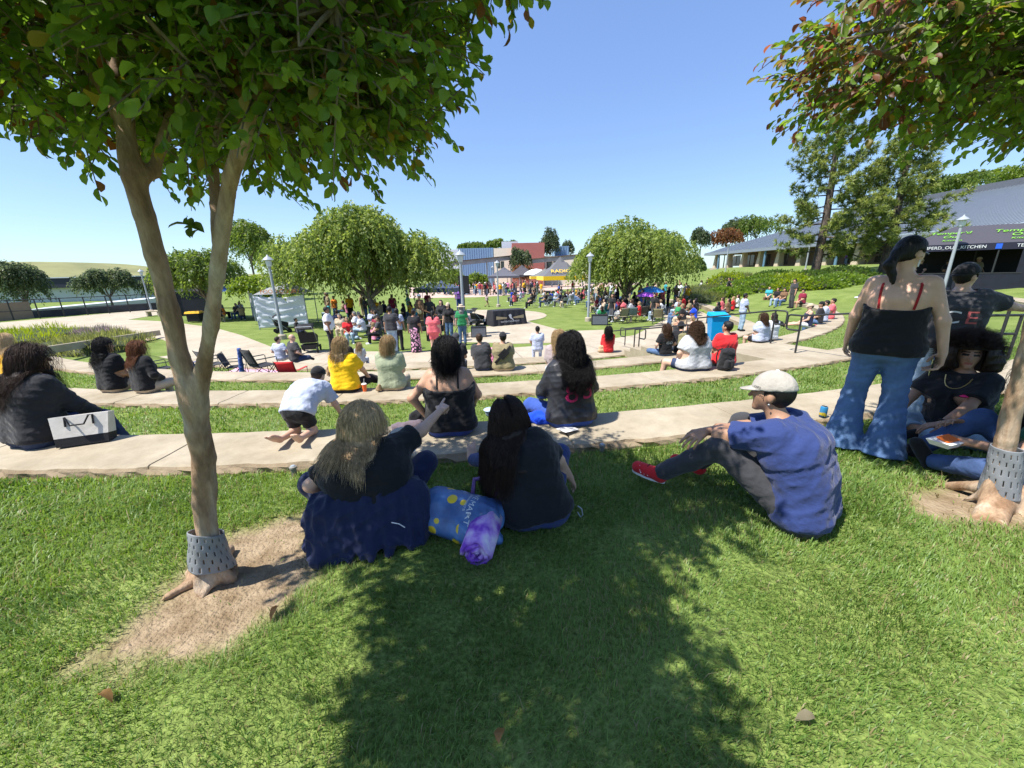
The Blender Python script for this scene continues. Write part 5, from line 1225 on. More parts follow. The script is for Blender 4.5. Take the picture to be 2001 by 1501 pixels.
        if strands:
            ns = strands; u = unit(r.normal(size=(ns*4, 3))); lx, ly, lz = u@np.array([1, 0, 0]), u@np.array([0, 1, 0]), u@np.array([0, 0, 1])
            if hs == 'afro': ok = (lz > -.55) & ~((ly > .25) & (lz < .45))
            else: ok = (lz > -.45) & ~((ly > .12) & (lz < .62-.2*np.abs(lx)))
            u = u[ok][:ns]; ns = len(u); c, rr = skull(); p = c+(u*(rr*.97))@Rm.T
            nrm = unit((u/rr)@Rm.T); npt = 26 if hs != 'afro' else 12
            if hs == 'afro':
                L_ = r.uniform(.09, .16, ns)*S; st = L_/npt; off = np.zeros(ns)
            else: L_ = (hl+.16)*S*r.uniform(.62, 1.06, ns); st = L_/npt; off = r.uniform(.010, .042, ns)*S
            C = SDF(); C.p = B.p; pts = [p.copy()]
            part_side = np.sign(u[:, 0]+.12); d = unit(nrm*.35+(hr[None]*part_side[:, None])*.22*(u[:, 2:3] > .3)-hf[None]*.55-hu[None]*.25)
            for k in range(npt):
                if hs == 'afro': d = unit(d*.6+nrm*.6+np.array([0, 0, -.10])+r.normal(size=(ns, 3))*.2)
                else: d = unit(d*.72+np.array([0, 0, -.42])-J['fw'][None]*.02+r.normal(size=(ns, 3))*.03)
                p = p+d*st[:, None]
                dd = C.ev(p)-.018*S; bad = dd < off
                if bad.any():
                    pb = p[bad]; g = np.stack([C.ev(pb+e_)-C.ev(pb-e_) for e_ in np.eye(3)*.004], 1); g = unit(g); p[bad] = pb+g*(off[bad]-dd[bad])[:, None]
                pts.append(p.copy())
            Lp = np.stack(pts, 1)
            t = np.linspace(0, 1, Lp.shape[1])[None, :]
            if wave or curl_:
                ph = r.uniform(0, 6.28, (ns, 1)); am = (wave or curl_)*(.25+.75*t); fr = 5.5 if not curl_ else 5.; T_ = t*fr*6.28*(.9+.2*r.random((ns, 1)))
                if curl_: ph = ph+0
                else: ph = ph*.35
                Lp = Lp+(hr[None, None]*np.sin(T_+ph)[..., None]+J['fw'][None, None]*np.cos(T_*(1 if curl_ else .8)+ph)[..., None])*am[..., None]
            tg = np.gradient(Lp, axis=1); tg = unit(tg); a = unit(np.cross(tg, np.array([.31, .22, .92]))); b = np.cross(tg, a); rad = (.00105 if hs != 'afro' else .0015)*S*(1-.75*t**3)*(1 if strands > 1500 else 1.6)
            VV = np.stack([Lp+(a*math.cos(q)+b*math.sin(q))*rad[..., None] for q in (0, 2.094, 4.189)], 2)
            m = Lp.shape[1]; idx = np.arange(ns*m*3).reshape(ns, m, 3); f = []
            for q in range(3): f.append(np.stack([idx[:, :-1, q], idx[:, :-1, (q+1) % 3], idx[:, 1:, (q+1) % 3], idx[:, 1:, q]], -1).reshape(-1, 4))
            rn = np.repeat(r.random(ns), m*3); so_ = npmesh('hair_strand', VV.reshape(-1, 3), np.concatenate(f), M['hair'], o or body, attrs={'rnd': ('FLOAT', rn)}); setcol(so_, hcol); so_['kind'] = 'stuff'
    # headwear
    if cap:
        T = SDF(); c, rr = skull(.006); T.ell(c+hu*.004, rr, Rm, .02)
        cdir = hf if cap[1] == 'front' else -hf
        cuts = [(hd+hu*.030*S, -unit(hu+cdir*.10))]
        co = part('cap', T, 0, cm, CC[cap[0]], cuts, vx=min(vox, .012))
        if cap[1] in ('front', 'back'):
            bv = []; nb = 13
            for k in range(nb):
                a = math.pi*(k/(nb-1)-.5); 
                for rr_ in (0, 1):
                    q = hd+hu*(.036-.030*rr_*math.cos(a))*S+hr*math.sin(a)*(.078+.004*rr_)*S+cdir*(math.cos(a)*(.088 if not rr_ else .165))*S; bv += [q+hu*.004*S, q-hu*.002*S]
            ff = []
            for k in range(nb-1):
                b0 = k*4; b1 = b0+4; ff += [(b0, b0+2, b1+2, b1), (b0+1, b1+1, b1+3, b0+3), (b0+2, b0+3, b1+3, b1+2)]
            br = npmesh('brim', bv, ff, cm, body); setcol(br, CC[cap[0]])
    if hatcol:
        mb = MB(); c = hd+hu*.06*S; mb.lathe([(.19*S, 0), (.17*S, .012), (.10*S, .02), (.095*S, .07*S), (.05*S, .10*S), (.001, .10*S)], c, 18); ho = mb.build('hat', cm, body, True); setcol(ho, CC[hatcol])
    if glasses:
        mb = MB()
        for s in (-1, 1):
            c = hd+hf*.094*S+hr*s*.033*S+hu*.017*S; ring = [c+hr*math.cos(a)*.022*S+hu*math.sin(a)*.017*S-hf*.010*S*abs(math.cos(a))*(s*math.cos(a) > 0) for a in np.linspace(0, 2*math.pi, 16, endpoint=False)]
            b0 = len(mb.v); mb.add(ring, [tuple(range(16))]); mb.add([q+hf*.004 for q in ring], [tuple(range(16))])
            mb.tube([hd+hf*.085*S+hr*s*.060*S+hu*.020*S, hd-hf*.01*S+hr*s*.082*S+hu*.012*S], .003*S, 5)
        mb.tube([hd+hf*.098*S-hr*.01*S+hu*.02*S, hd+hf*.098*S+hr*.01*S+hu*.02*S], .003*S, 5)
        mb.build('glasses', M['glass'], body)
    pr = Person(); pr.o = body; pr.J = J; pr.M = Matrix.Translation(Vector(loc)) @ Matrix.Rotation(yaw, 4, 'Z'); pr.B = B; pr.S = S; pr.w = w
    pr.W = lambda q: pr.M @ Vector(q)
    PEOPLE.append(pr); return pr
def surf_point(pr, q, direction, off=.02):
    """march from far along -direction to the body surface: returns local point"""
    d = unit(np.array(direction, float)); p = np.array(q, float)+d*.5
    for _ in range(40):
        s = float(pr.B.ev(p[None])[0])-off
        if s < .0015: break
        p = p-d*s
    return p
# ------------------------------------------------------------------ the cast
from mathutils.bvhtree import BVHTree
R_ = math.radians
def at(x, y, z, dy=.0):
    q = P(x, y, z); q.y += dy; return q
def childpart(pr, name):
    for c in ALLCH.get(pr.o.name, []):
        if c.name.split('.')[0] == name: return c
def addpart(pr, name, S, off, mat, col, vx=.012, cuts=(), disp=0., seed=3):
    D, lo, ax = S.grid(vx, off, .05); X, Y, Z = ax[0][:, None, None], ax[1][None, :, None], ax[2][None, None, :]
    if disp: D = D-folds(X, Y, Z, seed, disp)
    for pt, nr in cuts: D = np.maximum(D, (X-pt[0])*nr[0]+(Y-pt[1])*nr[1]+(Z-pt[2])*nr[2])
    v, q = snets(D, lo, vx); o = npmesh(name, v, q, mat, pr.o); setcol(o, col); return o
def project(ob, target, origin_dir, off=.004):
    """press a flat mesh (in the person's local space) onto a clothing mesh along a direction"""
    bv = BVHTree.FromPolygons([v.co for v in target.data.vertices], [p.vertices for p in target.data.polygons])
    d = Vector(origin_dir).normalized()
    bm = bmesh.new(); bm.from_mesh(ob.data); bmesh.ops.triangulate(bm, faces=bm.faces[:])
    for _ in range(2):
        el = [e for e in bm.edges if e.calc_length() > .012]
        if el: bmesh.ops.subdivide_edges(bm, edges=el, cuts=1)
    for v in bm.verts:
        h = bv.ray_cast(v.co-d*.6, d)
        if h[0] is not None: v.co = h[0]-d*off
    bm.to_mesh(ob.data); bm.free()
def shirt_text(pr, target, body, size, mat, cx, cz, back=True, sx=1., name='lettering', shear=0., yoff=0.):
    o = text_mesh(name, body, size, mat, pr.o, ext=0., sx=sx, shear=shear)
    for v in o.data.vertices: x, y = v.co.x, v.co.y; v.co = Vector((cx+(x if back else -x), -1 if back else 1, cz+y))
    project(o, target, (0, 1, 0) if back else (0, -1, 0)); return o
def pr_mesh(pr, name, mb, mat, col=None, sm=True):
    o = mb.build(name, mat, pr.o, sm)
    if col: setcol(o, col)
    return o
M['pinkprint'] = pmat('pink_print', (.80, .03, .16), rough=.6, var=.05)
M['whiteprint'] = pmat('white_print', (.62, .64, .66), rough=.6, var=.05)
M['redprint'] = pmat('dusty_red_print', (.42, .10, .10), rough=.6, var=.05)
FN = .0115
# pointing person
q = at(700, 1092, -.02, .27)
A = person('person with long blond hair in black t-shirt and dark navy trousers pointing to the right', 'cross', (q.x, q.y, hz(q.x, q.y)+.01), R_(14), S=.87, w=1.52, wb=1.72, skin='fair', hair='ash', hs='long', hl=.36, wave=.011, strands=7500, top=('tee', 'black'), bot=('pants', 'navy'), glasses=True, vox=FN, yawh=-72, lean=13, slump=9, rh=(.56, .46, .72), re_=(.5, -.1, -.5), lh=(-.26, .22, .22), le=(-.6, -.2, -.1),
    hands={'R': ((.50, .80, .22), (-.25, .1, -1.), (-.9, .3, -.1), dict(point=True)), 'L': ((.3, .8, -.3), (.8, 0, -.5), (0, .2, 1), {})}, legs={'knL': (-.44, .30, .30), 'anL': (.02, .42, .07), 'knR': (.40, .36, .32), 'anR': (-.05, .52, .07)})
S_ = SDF()
for s in (-1, 1):
    S_.cone((s*.13, -.03, .20), (s*.22, -.22, .030), .135, .028, .10).cone((s*.18, .0, .20), (s*.36, -.08, .03), .13, .03, .12)
S_.cone((0, -.04, .22), (0, -.29, .025), .14, .03, .10).cone((.1, -.04, .22), (.11, -.26, .025), .13, .03, .08).cone((-.1, -.04, .22), (-.11, -.25, .025), .13, .03, .08).cone((.25, -.05, .2), (.28, -.16, .03), .12, .04, .12).cone((-.25, -.05, .2), (-.28, -.16, .03), .12, .04, .12).cone((-.2, -.1, .1), (-.30, -.22, .02), .1, .02, .1)
addpart(A, 'tied_hoodie', S_, 0, M['cloth'], CC['navy'], .012, [((0, 0, -.01), (0, 0, -1))], .024)
pr_mesh(A, 'drawstring', MB().tube([(.13, -.235, .21), (.17, -.245, .20), (.20, -.245, .17)], .003, 5), M['white'])
t_ = empty('food_tray', A.W((.20, .46, .37)), R_(10), 'white foam food tray with dark crumbs in the lap of the pointing person', 'food tray')
MB().lathe([(.005, .0), (.075, .0), (.115, .05), (.118, .052), (.078, .006), (.005, .005)], n=20).build('tray', M['foam'], t_, True); mb = MB()
for k in range(22): a = rnd.random()*6.28; rr = rnd.random()*.07; mb.lathe([(.002, 0), (.008+.005*rnd.random(), .003), (.002, .008)], (rr*math.cos(a), rr*math.sin(a), .006), 6)
mb.build('crumbs', pmat('dark_food', (.05, .03, .02)), t_); t_.rotation_euler = (R_(38), 0, R_(20))
# long haired person
q = at(1052, 1056, -.02, .26)
Bp = person('person with very long dark brown hair in black t-shirt leaning over on the grass', 'ground', (q.x, q.y, hz(q.x, q.y)+.01), R_(8), S=.87, w=1.26, wb=1.42, skin='fair', hair='dark', hs='long', hl=.60, wave=.007, strands=7500, top=('tee', 'black'), bot=('pants', 'royal'), vox=FN, lean=19, slump=18, side=-16, twist=8, yawh=12, pitchh=20, barefoot=True, lh=(-.12, .46, .30), rh=(.36, .26, .14), re_=(.7, -.2, -.2),
    legs={'knL': (-.26, .44, .28), 'anL': (-.42, .84, .10), 'knR': (.30, .42, .30), 'anR': (.14, .78, .07)})
setcol(childpart(Bp, 'trousers'), (.032, .05, .15))
pr_mesh(Bp, 'keyring', MB().tube([(.265, -.06, .10), (.285, -.08, .09), (.29, -.09, .05), (.28, -.08, .03), (.262, -.07, .06)], .004, 6), M['greymetal'])
# man in cap
q = at(1580, 1058, -.02, .20); q.x += .09
Cp = person('person in tan baseball cap, blue t-shirt and grey trousers with red sneakers', 'ground', (q.x, q.y, hz(q.x, q.y)+.01), R_(40), S=1.04, w=1.22, wb=1.22, fem=False, skin='olive', hair='black', hs='short', cap=('cap', 'front'), top=('tee', 'blue'), bot=('pants', 'char'), shoe=('red',), vox=FN, lean=20, slump=16, yawh=7, lh=(.06, .50, .44), le=(-.6, .35, -.05), rh=(-.16, .54, .46), re_=(.5, .2, -.25), fold=1.25,
    hands={'L': ((.9, .3, -.3), (0, .3, -1.), (0, 1, 0), {}), 'R': ((-.9, .2, -.2), (0, .3, -1.), (0, 1, 0), {})}, legs={'knL': (-.19, .42, .40), 'anL': (-.22, .78, .085), 'knR': (.14, .42, .46), 'anR': (.10, .66, .085)})
setcol(childpart(Cp, 'shirt'), (.028, .046, .15))
J = Cp.J
for qn in 'L':
    h, t = J['he'+qn], J['te'+qn]; fd = J['fd'+qn]; sd_ = unit(np.cross(fd, (0, 0, 1)))
    mb = MB(); n = 18
    for lay in (0, .02):
        pass
    ring = []
    for k in range(24):
        a = 2*math.pi*k/24; c = h*.5+t*.5; ring.append(c+fd*math.cos(a)*.135+sd_*math.sin(a)*.042*(1+.15*math.cos(a)))
    mb.hexa([Vector(p)+Vector((0, 0, -.046)) for p in ring], [Vector(p)+Vector((0, 0, -.020)) for p in ring])
    pr_mesh(Cp, 'sole', mb, M['white'])
    mb = MB()
    for k in range(3):
        c = h*.62+t*.38+fd*.028*k
        for s in (-1, 1): mb.tube([Vector(c+sd_*s*.046-np.array([0, 0, .012])), Vector(c+sd_*s*.043+fd*.012+np.array([0, 0, .010])), Vector(c+sd_*s*.026+fd*.026+np.array([0, 0, .036]))], .0055, 6)
    pr_mesh(Cp, 'stripes', mb, M['white'])
    mb = MB()
    for k in range(4): c = h*.5+t*.5+fd*.022*k+np.array([0, 0, .045-.006*k]); mb.tube([Vector(c-sd_*.022), Vector(c+np.array([0, 0, .008])), Vector(c+sd_*.022)], .004, 5)
    pr_mesh(Cp, 'laces', mb, M['black'])
hd, hr, hf, hu = J['hd'], J['hr'], J['hf'], J['hu']; S1 = Cp.S
pr_mesh(Cp, 'earring', MB().lathe([(.001, -.006), (.006, 0), (.001, .006)], Vector(hd-hr*.088*S1-hu*.045*S1-hf*.012*S1), 8), M['greymetal'])
pr_mesh(Cp, 'cap_button', MB().lathe([(.012, -.004), (.009, .006), (.001, .009)], Vector(hd+hu*.142*S1-hf*.014*S1), 8), M['foam'])
tx = text_mesh('cap_lettering', 'CAPO', .017, M['black'], Cp.o, ext=.0008)
c = hd-hr*.088*S1+hf*.050*S1+hu*.050*S1; zc = unit(-hr+hf*.62); xc = unit(np.cross(hu, zc)); yc = np.cross(zc, xc); c = c+zc*.012
tx.matrix_local = Matrix(((xc[0], yc[0], zc[0], c[0]), (xc[1], yc[1], zc[1], c[1]), (xc[2], yc[2], zc[2], c[2]), (0, 0, 0, 1)))
# tank top person on the nearest seat
q = at(878, 856, -.03, .16)
Dp = person('person in black strappy top with hand on hip sitting on the nearest terrace seat', 'ledge', (q.x, q.y, -.03), R_(5), S=1.0, w=1.26, wb=1.32, skin='tan', hair='black', hs='bob', strands=2600, hl=.10, wave=.006, top=('tank', 'black'), bot=('pants', 'blue'), vox=FN, yawh=-14, lean=4, lh=(-.24, .03, .17), le=(-.6, -.25, -.1), rh=(.24, .32, .20), drop=.42)
setcol(childpart(Dp, 'trousers'), (.03, .06, .26))
# jersey person
q = at(1120, 838, -.03, .17)
Ep = person('person with long wavy black hair in black jersey with pink number on nearest terrace', 'ledge', (q.x, q.y, -.03), R_(16), S=1.0, w=1.24, wb=1.38, skin='tan', hair='black', hs='long', hl=.40, wave=.018, strands=2800, top=('long', 'offblack'), topmat=M['satin'], bot=('pants', 'blue'), vox=FN, yawh=14, lean=6, lh=(-.20, .34, .22), rh=(.2, .30, .22), legs={'knL': (-.30, .40, .10), 'anL': (-.34, .45, -.34)})
sh = childpart(Ep, 'shirt')
shirt_text(Ep, sh, 'es', .095, M['pinkprint'], .150, .555)
shirt_text(Ep, sh, '8', .26, M['pinkprint'], -.060, .36, sx=1.15); shirt_text(Ep, sh, '3', .26, M['pinkprint'], .118, .38, sx=1.15)
# crawling child
q = at(592, 852, -.03, .0)
person('child in black cap, pale blue shirt and black shorts kneeling over the seat edge', 'kneel', (q.x, q.y, -.03), R_(-4), S=.74, w=1.1, fem=False, skin='fair', hair='brown', hs='short', cap=('black', 'back'), top=('tee', 'lav'), bot=('shorts', 'black'), barefoot=True, vox=FN, lean=74, slump=10, pitchh=30, lh=(-.26, .60, -.02), rh=(.30, .56, .05), legs={'knL': (-.12, .05, .06), 'anL': (-.08, -.33, .10), 'toL': (-.10, -.46, .20), 'knR': (.12, .05, .06), 'anR': (.16, -.30, .10), 'toR': (.18, -.42, .22)})
# left person with tote
q = at(28, 884, -.03, .20)
person('person with long brown black hair in black quilted jacket beside the white tote bag', 'ledge', (q.x, q.y, -.03), R_(-14), S=1.04, w=1.25, wb=1.3, skin='tan', hair='dark', hs='long', hl=.42, wave=.012, strands=2600, top=('jacket', 'offblack'), bot=('pants', 'djeans'), glasses=True, vox=FN, yawh=-22, lean=12, slump=10, rh=(.16, .42, .16), lh=(-.1, .42, .16), legs={'knR': (.18, .42, .12), 'anR': (.26, .50, -.20), 'knL': (-.05, .44, .11), 'anL': (-.1, .5, -.30)})
# standing person in jeans
q = at(1684, 868, -.02, .0)
Fp = person('standing person in black camisole and wide leg blue jeans holding a phone', 'stand', (q.x, q.y, hz(q.x, q.y)-.01), R_(-46), S=1.025, w=.96, wb=1.16, tanklv=-.075, skin='fair', hair='black', hs='pony', hl=.34, strands=0, top=('tank', 'black'), bot=('flare', 'jeans'), shoe=('djeans',), vox=FN, yawh=-38, pitchh=16, glasses=True, rh=(.34, .04, .80), re_=(.6, -.5, 0), lh=(-.27, .20, .86), strapcol=(.30, .015, .02), hands={'R': ((-.05, .25, -1.), (-.85, -.4, -.1), (-.2, .9, -.3), dict(curl=(.45, .6, .4)))}, legs={'knL': (-.13, .03, .49), 'anL': (-.135, -.02, .085), 'knR': (.12, .02, .49), 'anR': (.135, -.05, .085)})
setcol(childpart(Fp, 'trousers'), (.085, .15, .29))
wr = Fp.J['wrR']; ph = MB().box((0, 0, 0), (.012, .075, .15), bev=.005).build('phone', M['glass']); ph.matrix_world = Fp.M @ Matrix.Translation(Vector(wr)+Vector((-.035, .035, -.11))) @ Matrix.Rotation(.35, 4, 'X'); tag(ph, 'black phone in the hand of the standing person in jeans', 'phone')
pr_mesh(Fp, 'earring', MB().tube([Vector(Fp.J['hd']+Fp.J['hr']*.088-Fp.J['hu']*.05), Vector(Fp.J['hd']+Fp.J['hr']*.092-Fp.J['hu']*.10)], .005, 6), M['white'])
# man pointing to the right
q = PT_(1812, 800, 4.05); q.z = -.03 if pol(q.x, q.y)[0] < 30.4 else hz(q.x, q.y)
Gp = person('person in black cap worn backwards and charcoal t-shirt stretching an arm to the right', 'stand', (q.x, q.y, q.z), R_(-40), S=.91, w=1.22, fem=False, skin='fair', hair='black', hs='short', cap=('black', 'back'), top=('tee', 'char'), bot=('pants', 'ljeans'), vox=FN, yawh=-42, rh=(.62, .34, 1.26), re_=(.3, -.2, -.6), lh=(-.20, .26, 1.0))
sh = childpart(Gp, 'shirt')
shirt_text(Gp, sh, 'C', .17, M['whiteprint'], -.05, 1.10, sx=1.2); shirt_text(Gp, sh, 'E', .17, M['redprint'], .085, 1.10, sx=1.1)
# curly haired person facing the camera
q = PT_(1862, 822, 3.6)
Hp_ = person('person with big curly brown hair facing the camera in black t-shirt and light jeans', 'cross', (q.x, q.y, hz(q.x, q.y)), R_(112), S=1.0, w=1.12, skin='olive', hair='brown', hs='afro', strands=5200, curl_=.014, top=('tee', 'black'), bot=('pants', 'ljeans'), vox=.0095, yawh=26, lean=8, lh=(-.08, .46, .24), rh=(.24, .40, .22), le=(-.6, .0, -.2), hands={'L': ((.75, .6, -.35), (0, -.1, -1), (.3, .9, 0), {}), 'R': ((-.3, .9, -.2), (0, 0, -1), (-.9, 0, 0), {})})
setcol(childpart(Hp_, 'hair'), (.03, .015, .009))
for c_ in ALLCH.get(childpart(Hp_, 'hair').name, []): setcol(c_, (.045, .022, .012))
J = Hp_.J; e = J['wrL']-unit(J['wrL']-J['elL'])*.02; ax_ = unit(J['wrL']-J['elL']); pp = unit(np.cross(ax_, (0, 0, 1))); qq = np.cross(ax_, pp)
pr_mesh(Hp_, 'wristwatch', MB().tube([Vector(e+pp*.034*math.cos(a)+qq*.034*math.sin(a)) for a in np.linspace(0, 6.28, 16, endpoint=False)], .009, 6, closed=True), M['black'])
cpt = [surf_point(Hp_, J['nec']+J['d3']*(.01-.11*math.sin(a))+J['lat']*.085*math.cos(a), J['fw'], .024) for a in np.linspace(.15, math.pi-.15, 11)]
pr_mesh(Hp_, 'necklace', MB().tube([Vector(p) for p in cpt], .004, 6), pmat('gold_chain', (.55, .40, .15), rough=.3, metal=.8))
fp = surf_point(Hp_, J['che']+J['lat']*-.10+J['d3']*.03, J['fw'], .026); pr_mesh(Hp_, 'pink_pin', MB().lathe([(.001, -.01), (.03, 0), (.012, .012), (.001, .014)], Vector(fp), 9), M['pinkprint'])
# person behind the right trunk
q = PT_(2085, 930, 2.6)
Ip = person('person with long black hair in dark green t-shirt and blue jeans behind the right trunk', 'ground', (q.x, q.y, hz(q.x, q.y)), R_(46), S=1.0, w=1.15, skin='olive', hair='black', hs='long', hl=.5, wave=.01, strands=1700, top=('tee', 'dgreen'), bot=('pants', 'jeans'), vox=.012, lean=20, slump=14, yawh=10, lh=(-.20, .50, .30), rh=(.1, .5, .36), legs={'knL': (-.30, .40, .16), 'anL': (-.10, .62, .07), 'knR': (.12, .42, .40), 'anR': (.08, .70, .08)})
setcol(childpart(Ip, 'trousers'), (.05, .085, .19))
t_ = empty('food_tray', Ip.W((-.24, .60, .26)), .3, 'white paper food tray held by the person in dark green', 'food tray'); mb = MB()
mb.hexa([(-.07, -.05, 0), (.07, -.05, 0), (.07, .05, 0), (-.07, .05, 0)], [(-.095, -.07, .04), (.095, -.07, .04), (.095, .07, .04), (-.095, .07, .04)]); mb.build('tray', M['foam'], t_)
mb = MB()
for k in range(9): mb.tube([(-.06+.015*k, -.04, .045), (-.05+.015*k, .03, .06)], .008, 5)
mb.build('orange_food', pmat('orange_food', (.75, .16, .02)), t_, True)
# ------------------------------------------------------------------ people on the further terraces
MV = .0155
def mid(label, x, y, z, kind='ledge', yaw=0, vox=MV, dy=.12, **kw):
    q = at(x, y, z, dy)
    return person(label, kind, (q.x, q.y, z), R_(yaw), vox=vox, **kw)
Kp = mid('person with curly blond hair in yellow t-shirt looking right beside two iced drinks', 672, 768, -.45, S=1.0, w=1.22, wb=1.3, skin='fair', hair='blond', hs='long', hl=.22, wave=.014, strands=900, yawh=-70, glasses=True, top=('tee', 'yellow'), bot=('pants', 'black'), rh=(.30, .32, .16), legs={'knR': (.30, .40, .12), 'anR': (.55, .55, .0)}, lean=6)
mid('person with short golden hair in sage green top on the second terrace', 764, 764, -.45, S=1.0, w=1.16, wb=1.25, skin='fair', hair='blond', hs='bob', hl=.06, wave=.008, strands=800, yawh=-15, top=('tee', 'sage'), bot=('pants', 'tan'))
mid('person with ash blond hair in gold yellow shirt at the far left edge', 8, 744, -.45, S=1.0, w=1.25, skin='fair', hair='ash', hs='long', hl=.2, strands=600, wave=.01, yaw=-5, top=('tee', 'gold'), bot=('pants', 'djeans'), dy=.25, glasses=True)
mid('person with long black hair and black cap worn backwards in black t-shirt', 212, 768, -.45, S=1.04, w=1.16, fem=False, skin='tan', hair='black', hs='long', hl=.26, wave=.012, strands=700, cap=('black', 'back'), yaw=-10, yawh=-42, top=('tee', 'black'), bot=('pants', 'tan'), lean=6)
mid('person with long coppery hair in black shirt next to the one in a black cap', 275, 770, -.45, S=.98, w=1.08, skin='fair', hair='auburn', hs='long', hl=.26, wave=.008, strands=900, yaw=-18, yawh=-14, top=('long', 'black'), bot=('pants', 'tan'), lean=8, side=-4, legs={'knR': (.25, .38, .13), 'anR': (.5, .5, .02)})
mid('person in grey and white cap and black t-shirt on the third terrace', 893, 724, -.87, S=1.0, fem=False, w=1.05, skin='fair', hair='grey', hs='short', cap=('char', 'back'), top=('tee', 'offblack'), bot=('pants', 'dgrey'), lean=8)
mid('person in charcoal t-shirt leaning toward a blond child on the third terrace', 944, 725, -.87, S=1.0, w=1.15, skin='tan', hair='brown', hs='bun', top=('tee', 'char'), bot=('pants', 'djeans'), side=-8, yawh=16, lean=8)
mid('blond child in pink sitting between two adults on the third terrace', 967, 716, -.87, S=.62, w=1.05, skin='fair', hair='blond', hs='pony', top=('tee', 'pink'), bot=('pants', 'grey'), dy=.35)
Lp_ = mid('person in dark cap and olive shirt with a black sling bag across the back', 984, 725, -.87, S=1.02, w=1.36, wb=1.45, fem=False, skin='tan', hair='black', hs='short', cap=('offblack', 'front'), yawh=14, top=('tee', 'olive'), bot=('pants', 'tan'), lean=6)
def sling(pr, a, b, wd=.045, name='sling_bag', col=None):
    mb = MB(); pts = []
    for k in range(10):
        t = k/9; p = np.array(a)*(1-t)+np.array(b)*t; pts.append(surf_point(pr, p, (0, -1, 0), .045))
    for k in range(9):
        p0, p1 = Vector(pts[k]), Vector(pts[k+1]); u = (p1-p0).normalized(); s = u.cross(Vector((0, -1, 0))).normalized()*wd*(1.9 if 3 <= k <= 6 else .7); th = Vector((0, -.02, 0))
        mb.hexa([p0-s, p1-s, p1+s, p0+s], [p0-s+th, p1-s+th, p1+s+th, p0+s+th])
    pr_mesh(pr, name, mb, M['cloth'], col or CC['black'], False)
sling(Lp_, (-.2, 0, .22), (.19, 0, .62))
mid('person with dark bun in pale lavender t-shirt sitting alone at the plaza edge', 1051, 687, -1.29, S=.98, w=1.02, skin='tan', hair='black', hs='bun', top=('tee', 'lav'), bot=('pants', 'lav'), dy=.1, lh=(-.2, .3, .2))
mid('person with long blond hair in mauve t-shirt just behind the jersey wearer', 1092, 745, -.45, S=.98, w=1.15, skin='fair', hair='blond', hs='long', hl=.26, wave=.008, strands=900, yawh=18, glasses=True, top=('tee', 'mauve'), bot=('pants', 'grey'))
mid('person with long wavy black hair in bright red jacket on the lowest terrace', 1189, 690, -1.29, S=.98, w=1.0, skin='tan', hair='black', hs='long', hl=.34, wave=.012, strands=600, top=('long', 'red'), bot=('pants', 'red'), yawh=-6)
Np = mid('person with streaked brown hair in black printed t-shirt and light jeans sitting sideways', 1303, 697, -.87, S=.95, w=1.0, kind='cross', skin='fair', hair='brown', hs='long', hl=.22, strands=600, wave=.008, yaw=12, top=('tee', 'black'), bot=('pants', 'jeans'), dy=.16)
shirt_text(Np, childpart(Np, 'shirt'), 'GO', .10, M['whiteprint'], .03, .38, sx=1.3)
Op = mid('person in black t-shirt wearing an olive backpack on the third terrace', 1334, 692, -.87, S=1.0, w=1.1, fem=False, skin='tan', hair='black', hs='short', cap=('black', 'front'), yaw=-8, yawh=-30, top=('tee', 'black'), bot=('pants', 'dgrey'), lean=16, slump=14)
def backpack(col, label=None, loc=None, rz=0, parent=None, lean=0., s=1.):
    o = empty('backpack', loc, rz, label, 'backpack'); o.rotation_euler = (lean, 0, rz); o.scale = (s, s, s)
    S_ = SDF(); S_.cone((0, 0, .10), (0, 0, .34), .115, .10, .05).cone((-.06, 0, .07), (-.06, 0, .36), .10, .085, .05).cone((.06, 0, .07), (.06, 0, .36), .10, .085, .05)
    D, lo, ax = S_.grid(.014, 0, .05); X, Y, Z = ax[0][:, None, None], ax[1][None, :, None], ax[2][None, None, :]; D = D-folds(X, Y, Z, 5, .012); v, f = snets(D, lo, .014); b = npmesh('bag', v, f, M['cloth'], o); setcol(b, col)
    S_ = SDF(); S_.cone((-.05, -.10, .10), (-.05, -.10, .20), .055, .05, .04).cone((.05, -.10, .10), (.05, -.10, .20), .055, .05, .04); D, lo, ax = S_.grid(.012, 0, .04); v, f = snets(D, lo, .012); b = npmesh('pocket', v, f, M['cloth'], o); setcol(b, tuple(c*1.3 for c in col))
    for sg in (-1, 1): b = MB().tube([(sg*.07, .08, .42), (sg*.09, .16, .36), (sg*.10, .17, .22), (sg*.09, .10, .06)], .014, 6).build('strap', M['cloth'], o, True); setcol(b, col)
    b = MB().tube([(-.035, 0, .45), (-.03, 0, .485), (.03, 0, .485), (.035, 0, .45)], .009, 6).build('handle', M['cloth'], o, True); setcol(b, col); return o
wq = Op.W((.0, -.18, .16)); bo = backpack((.20, .18, .09), 'olive backpack worn by the person in black on the third terrace', wq, R_(-8), lean=-.25)
Pp = mid('large person with curly auburn hair in speckled grey t-shirt and denim shorts', 1362, 726, -.45, S=1.0, w=1.62, wb=1.8, skin='fair', hair='brown', hs='long', hl=.20, wave=.02, strands=1500, top=('tee', 'grey'), bot=('shorts', 'djeans'), yaw=6, dy=.2, legs={'knL': (-.42, .30, .10), 'anL': (-.50, .34, -.30)})
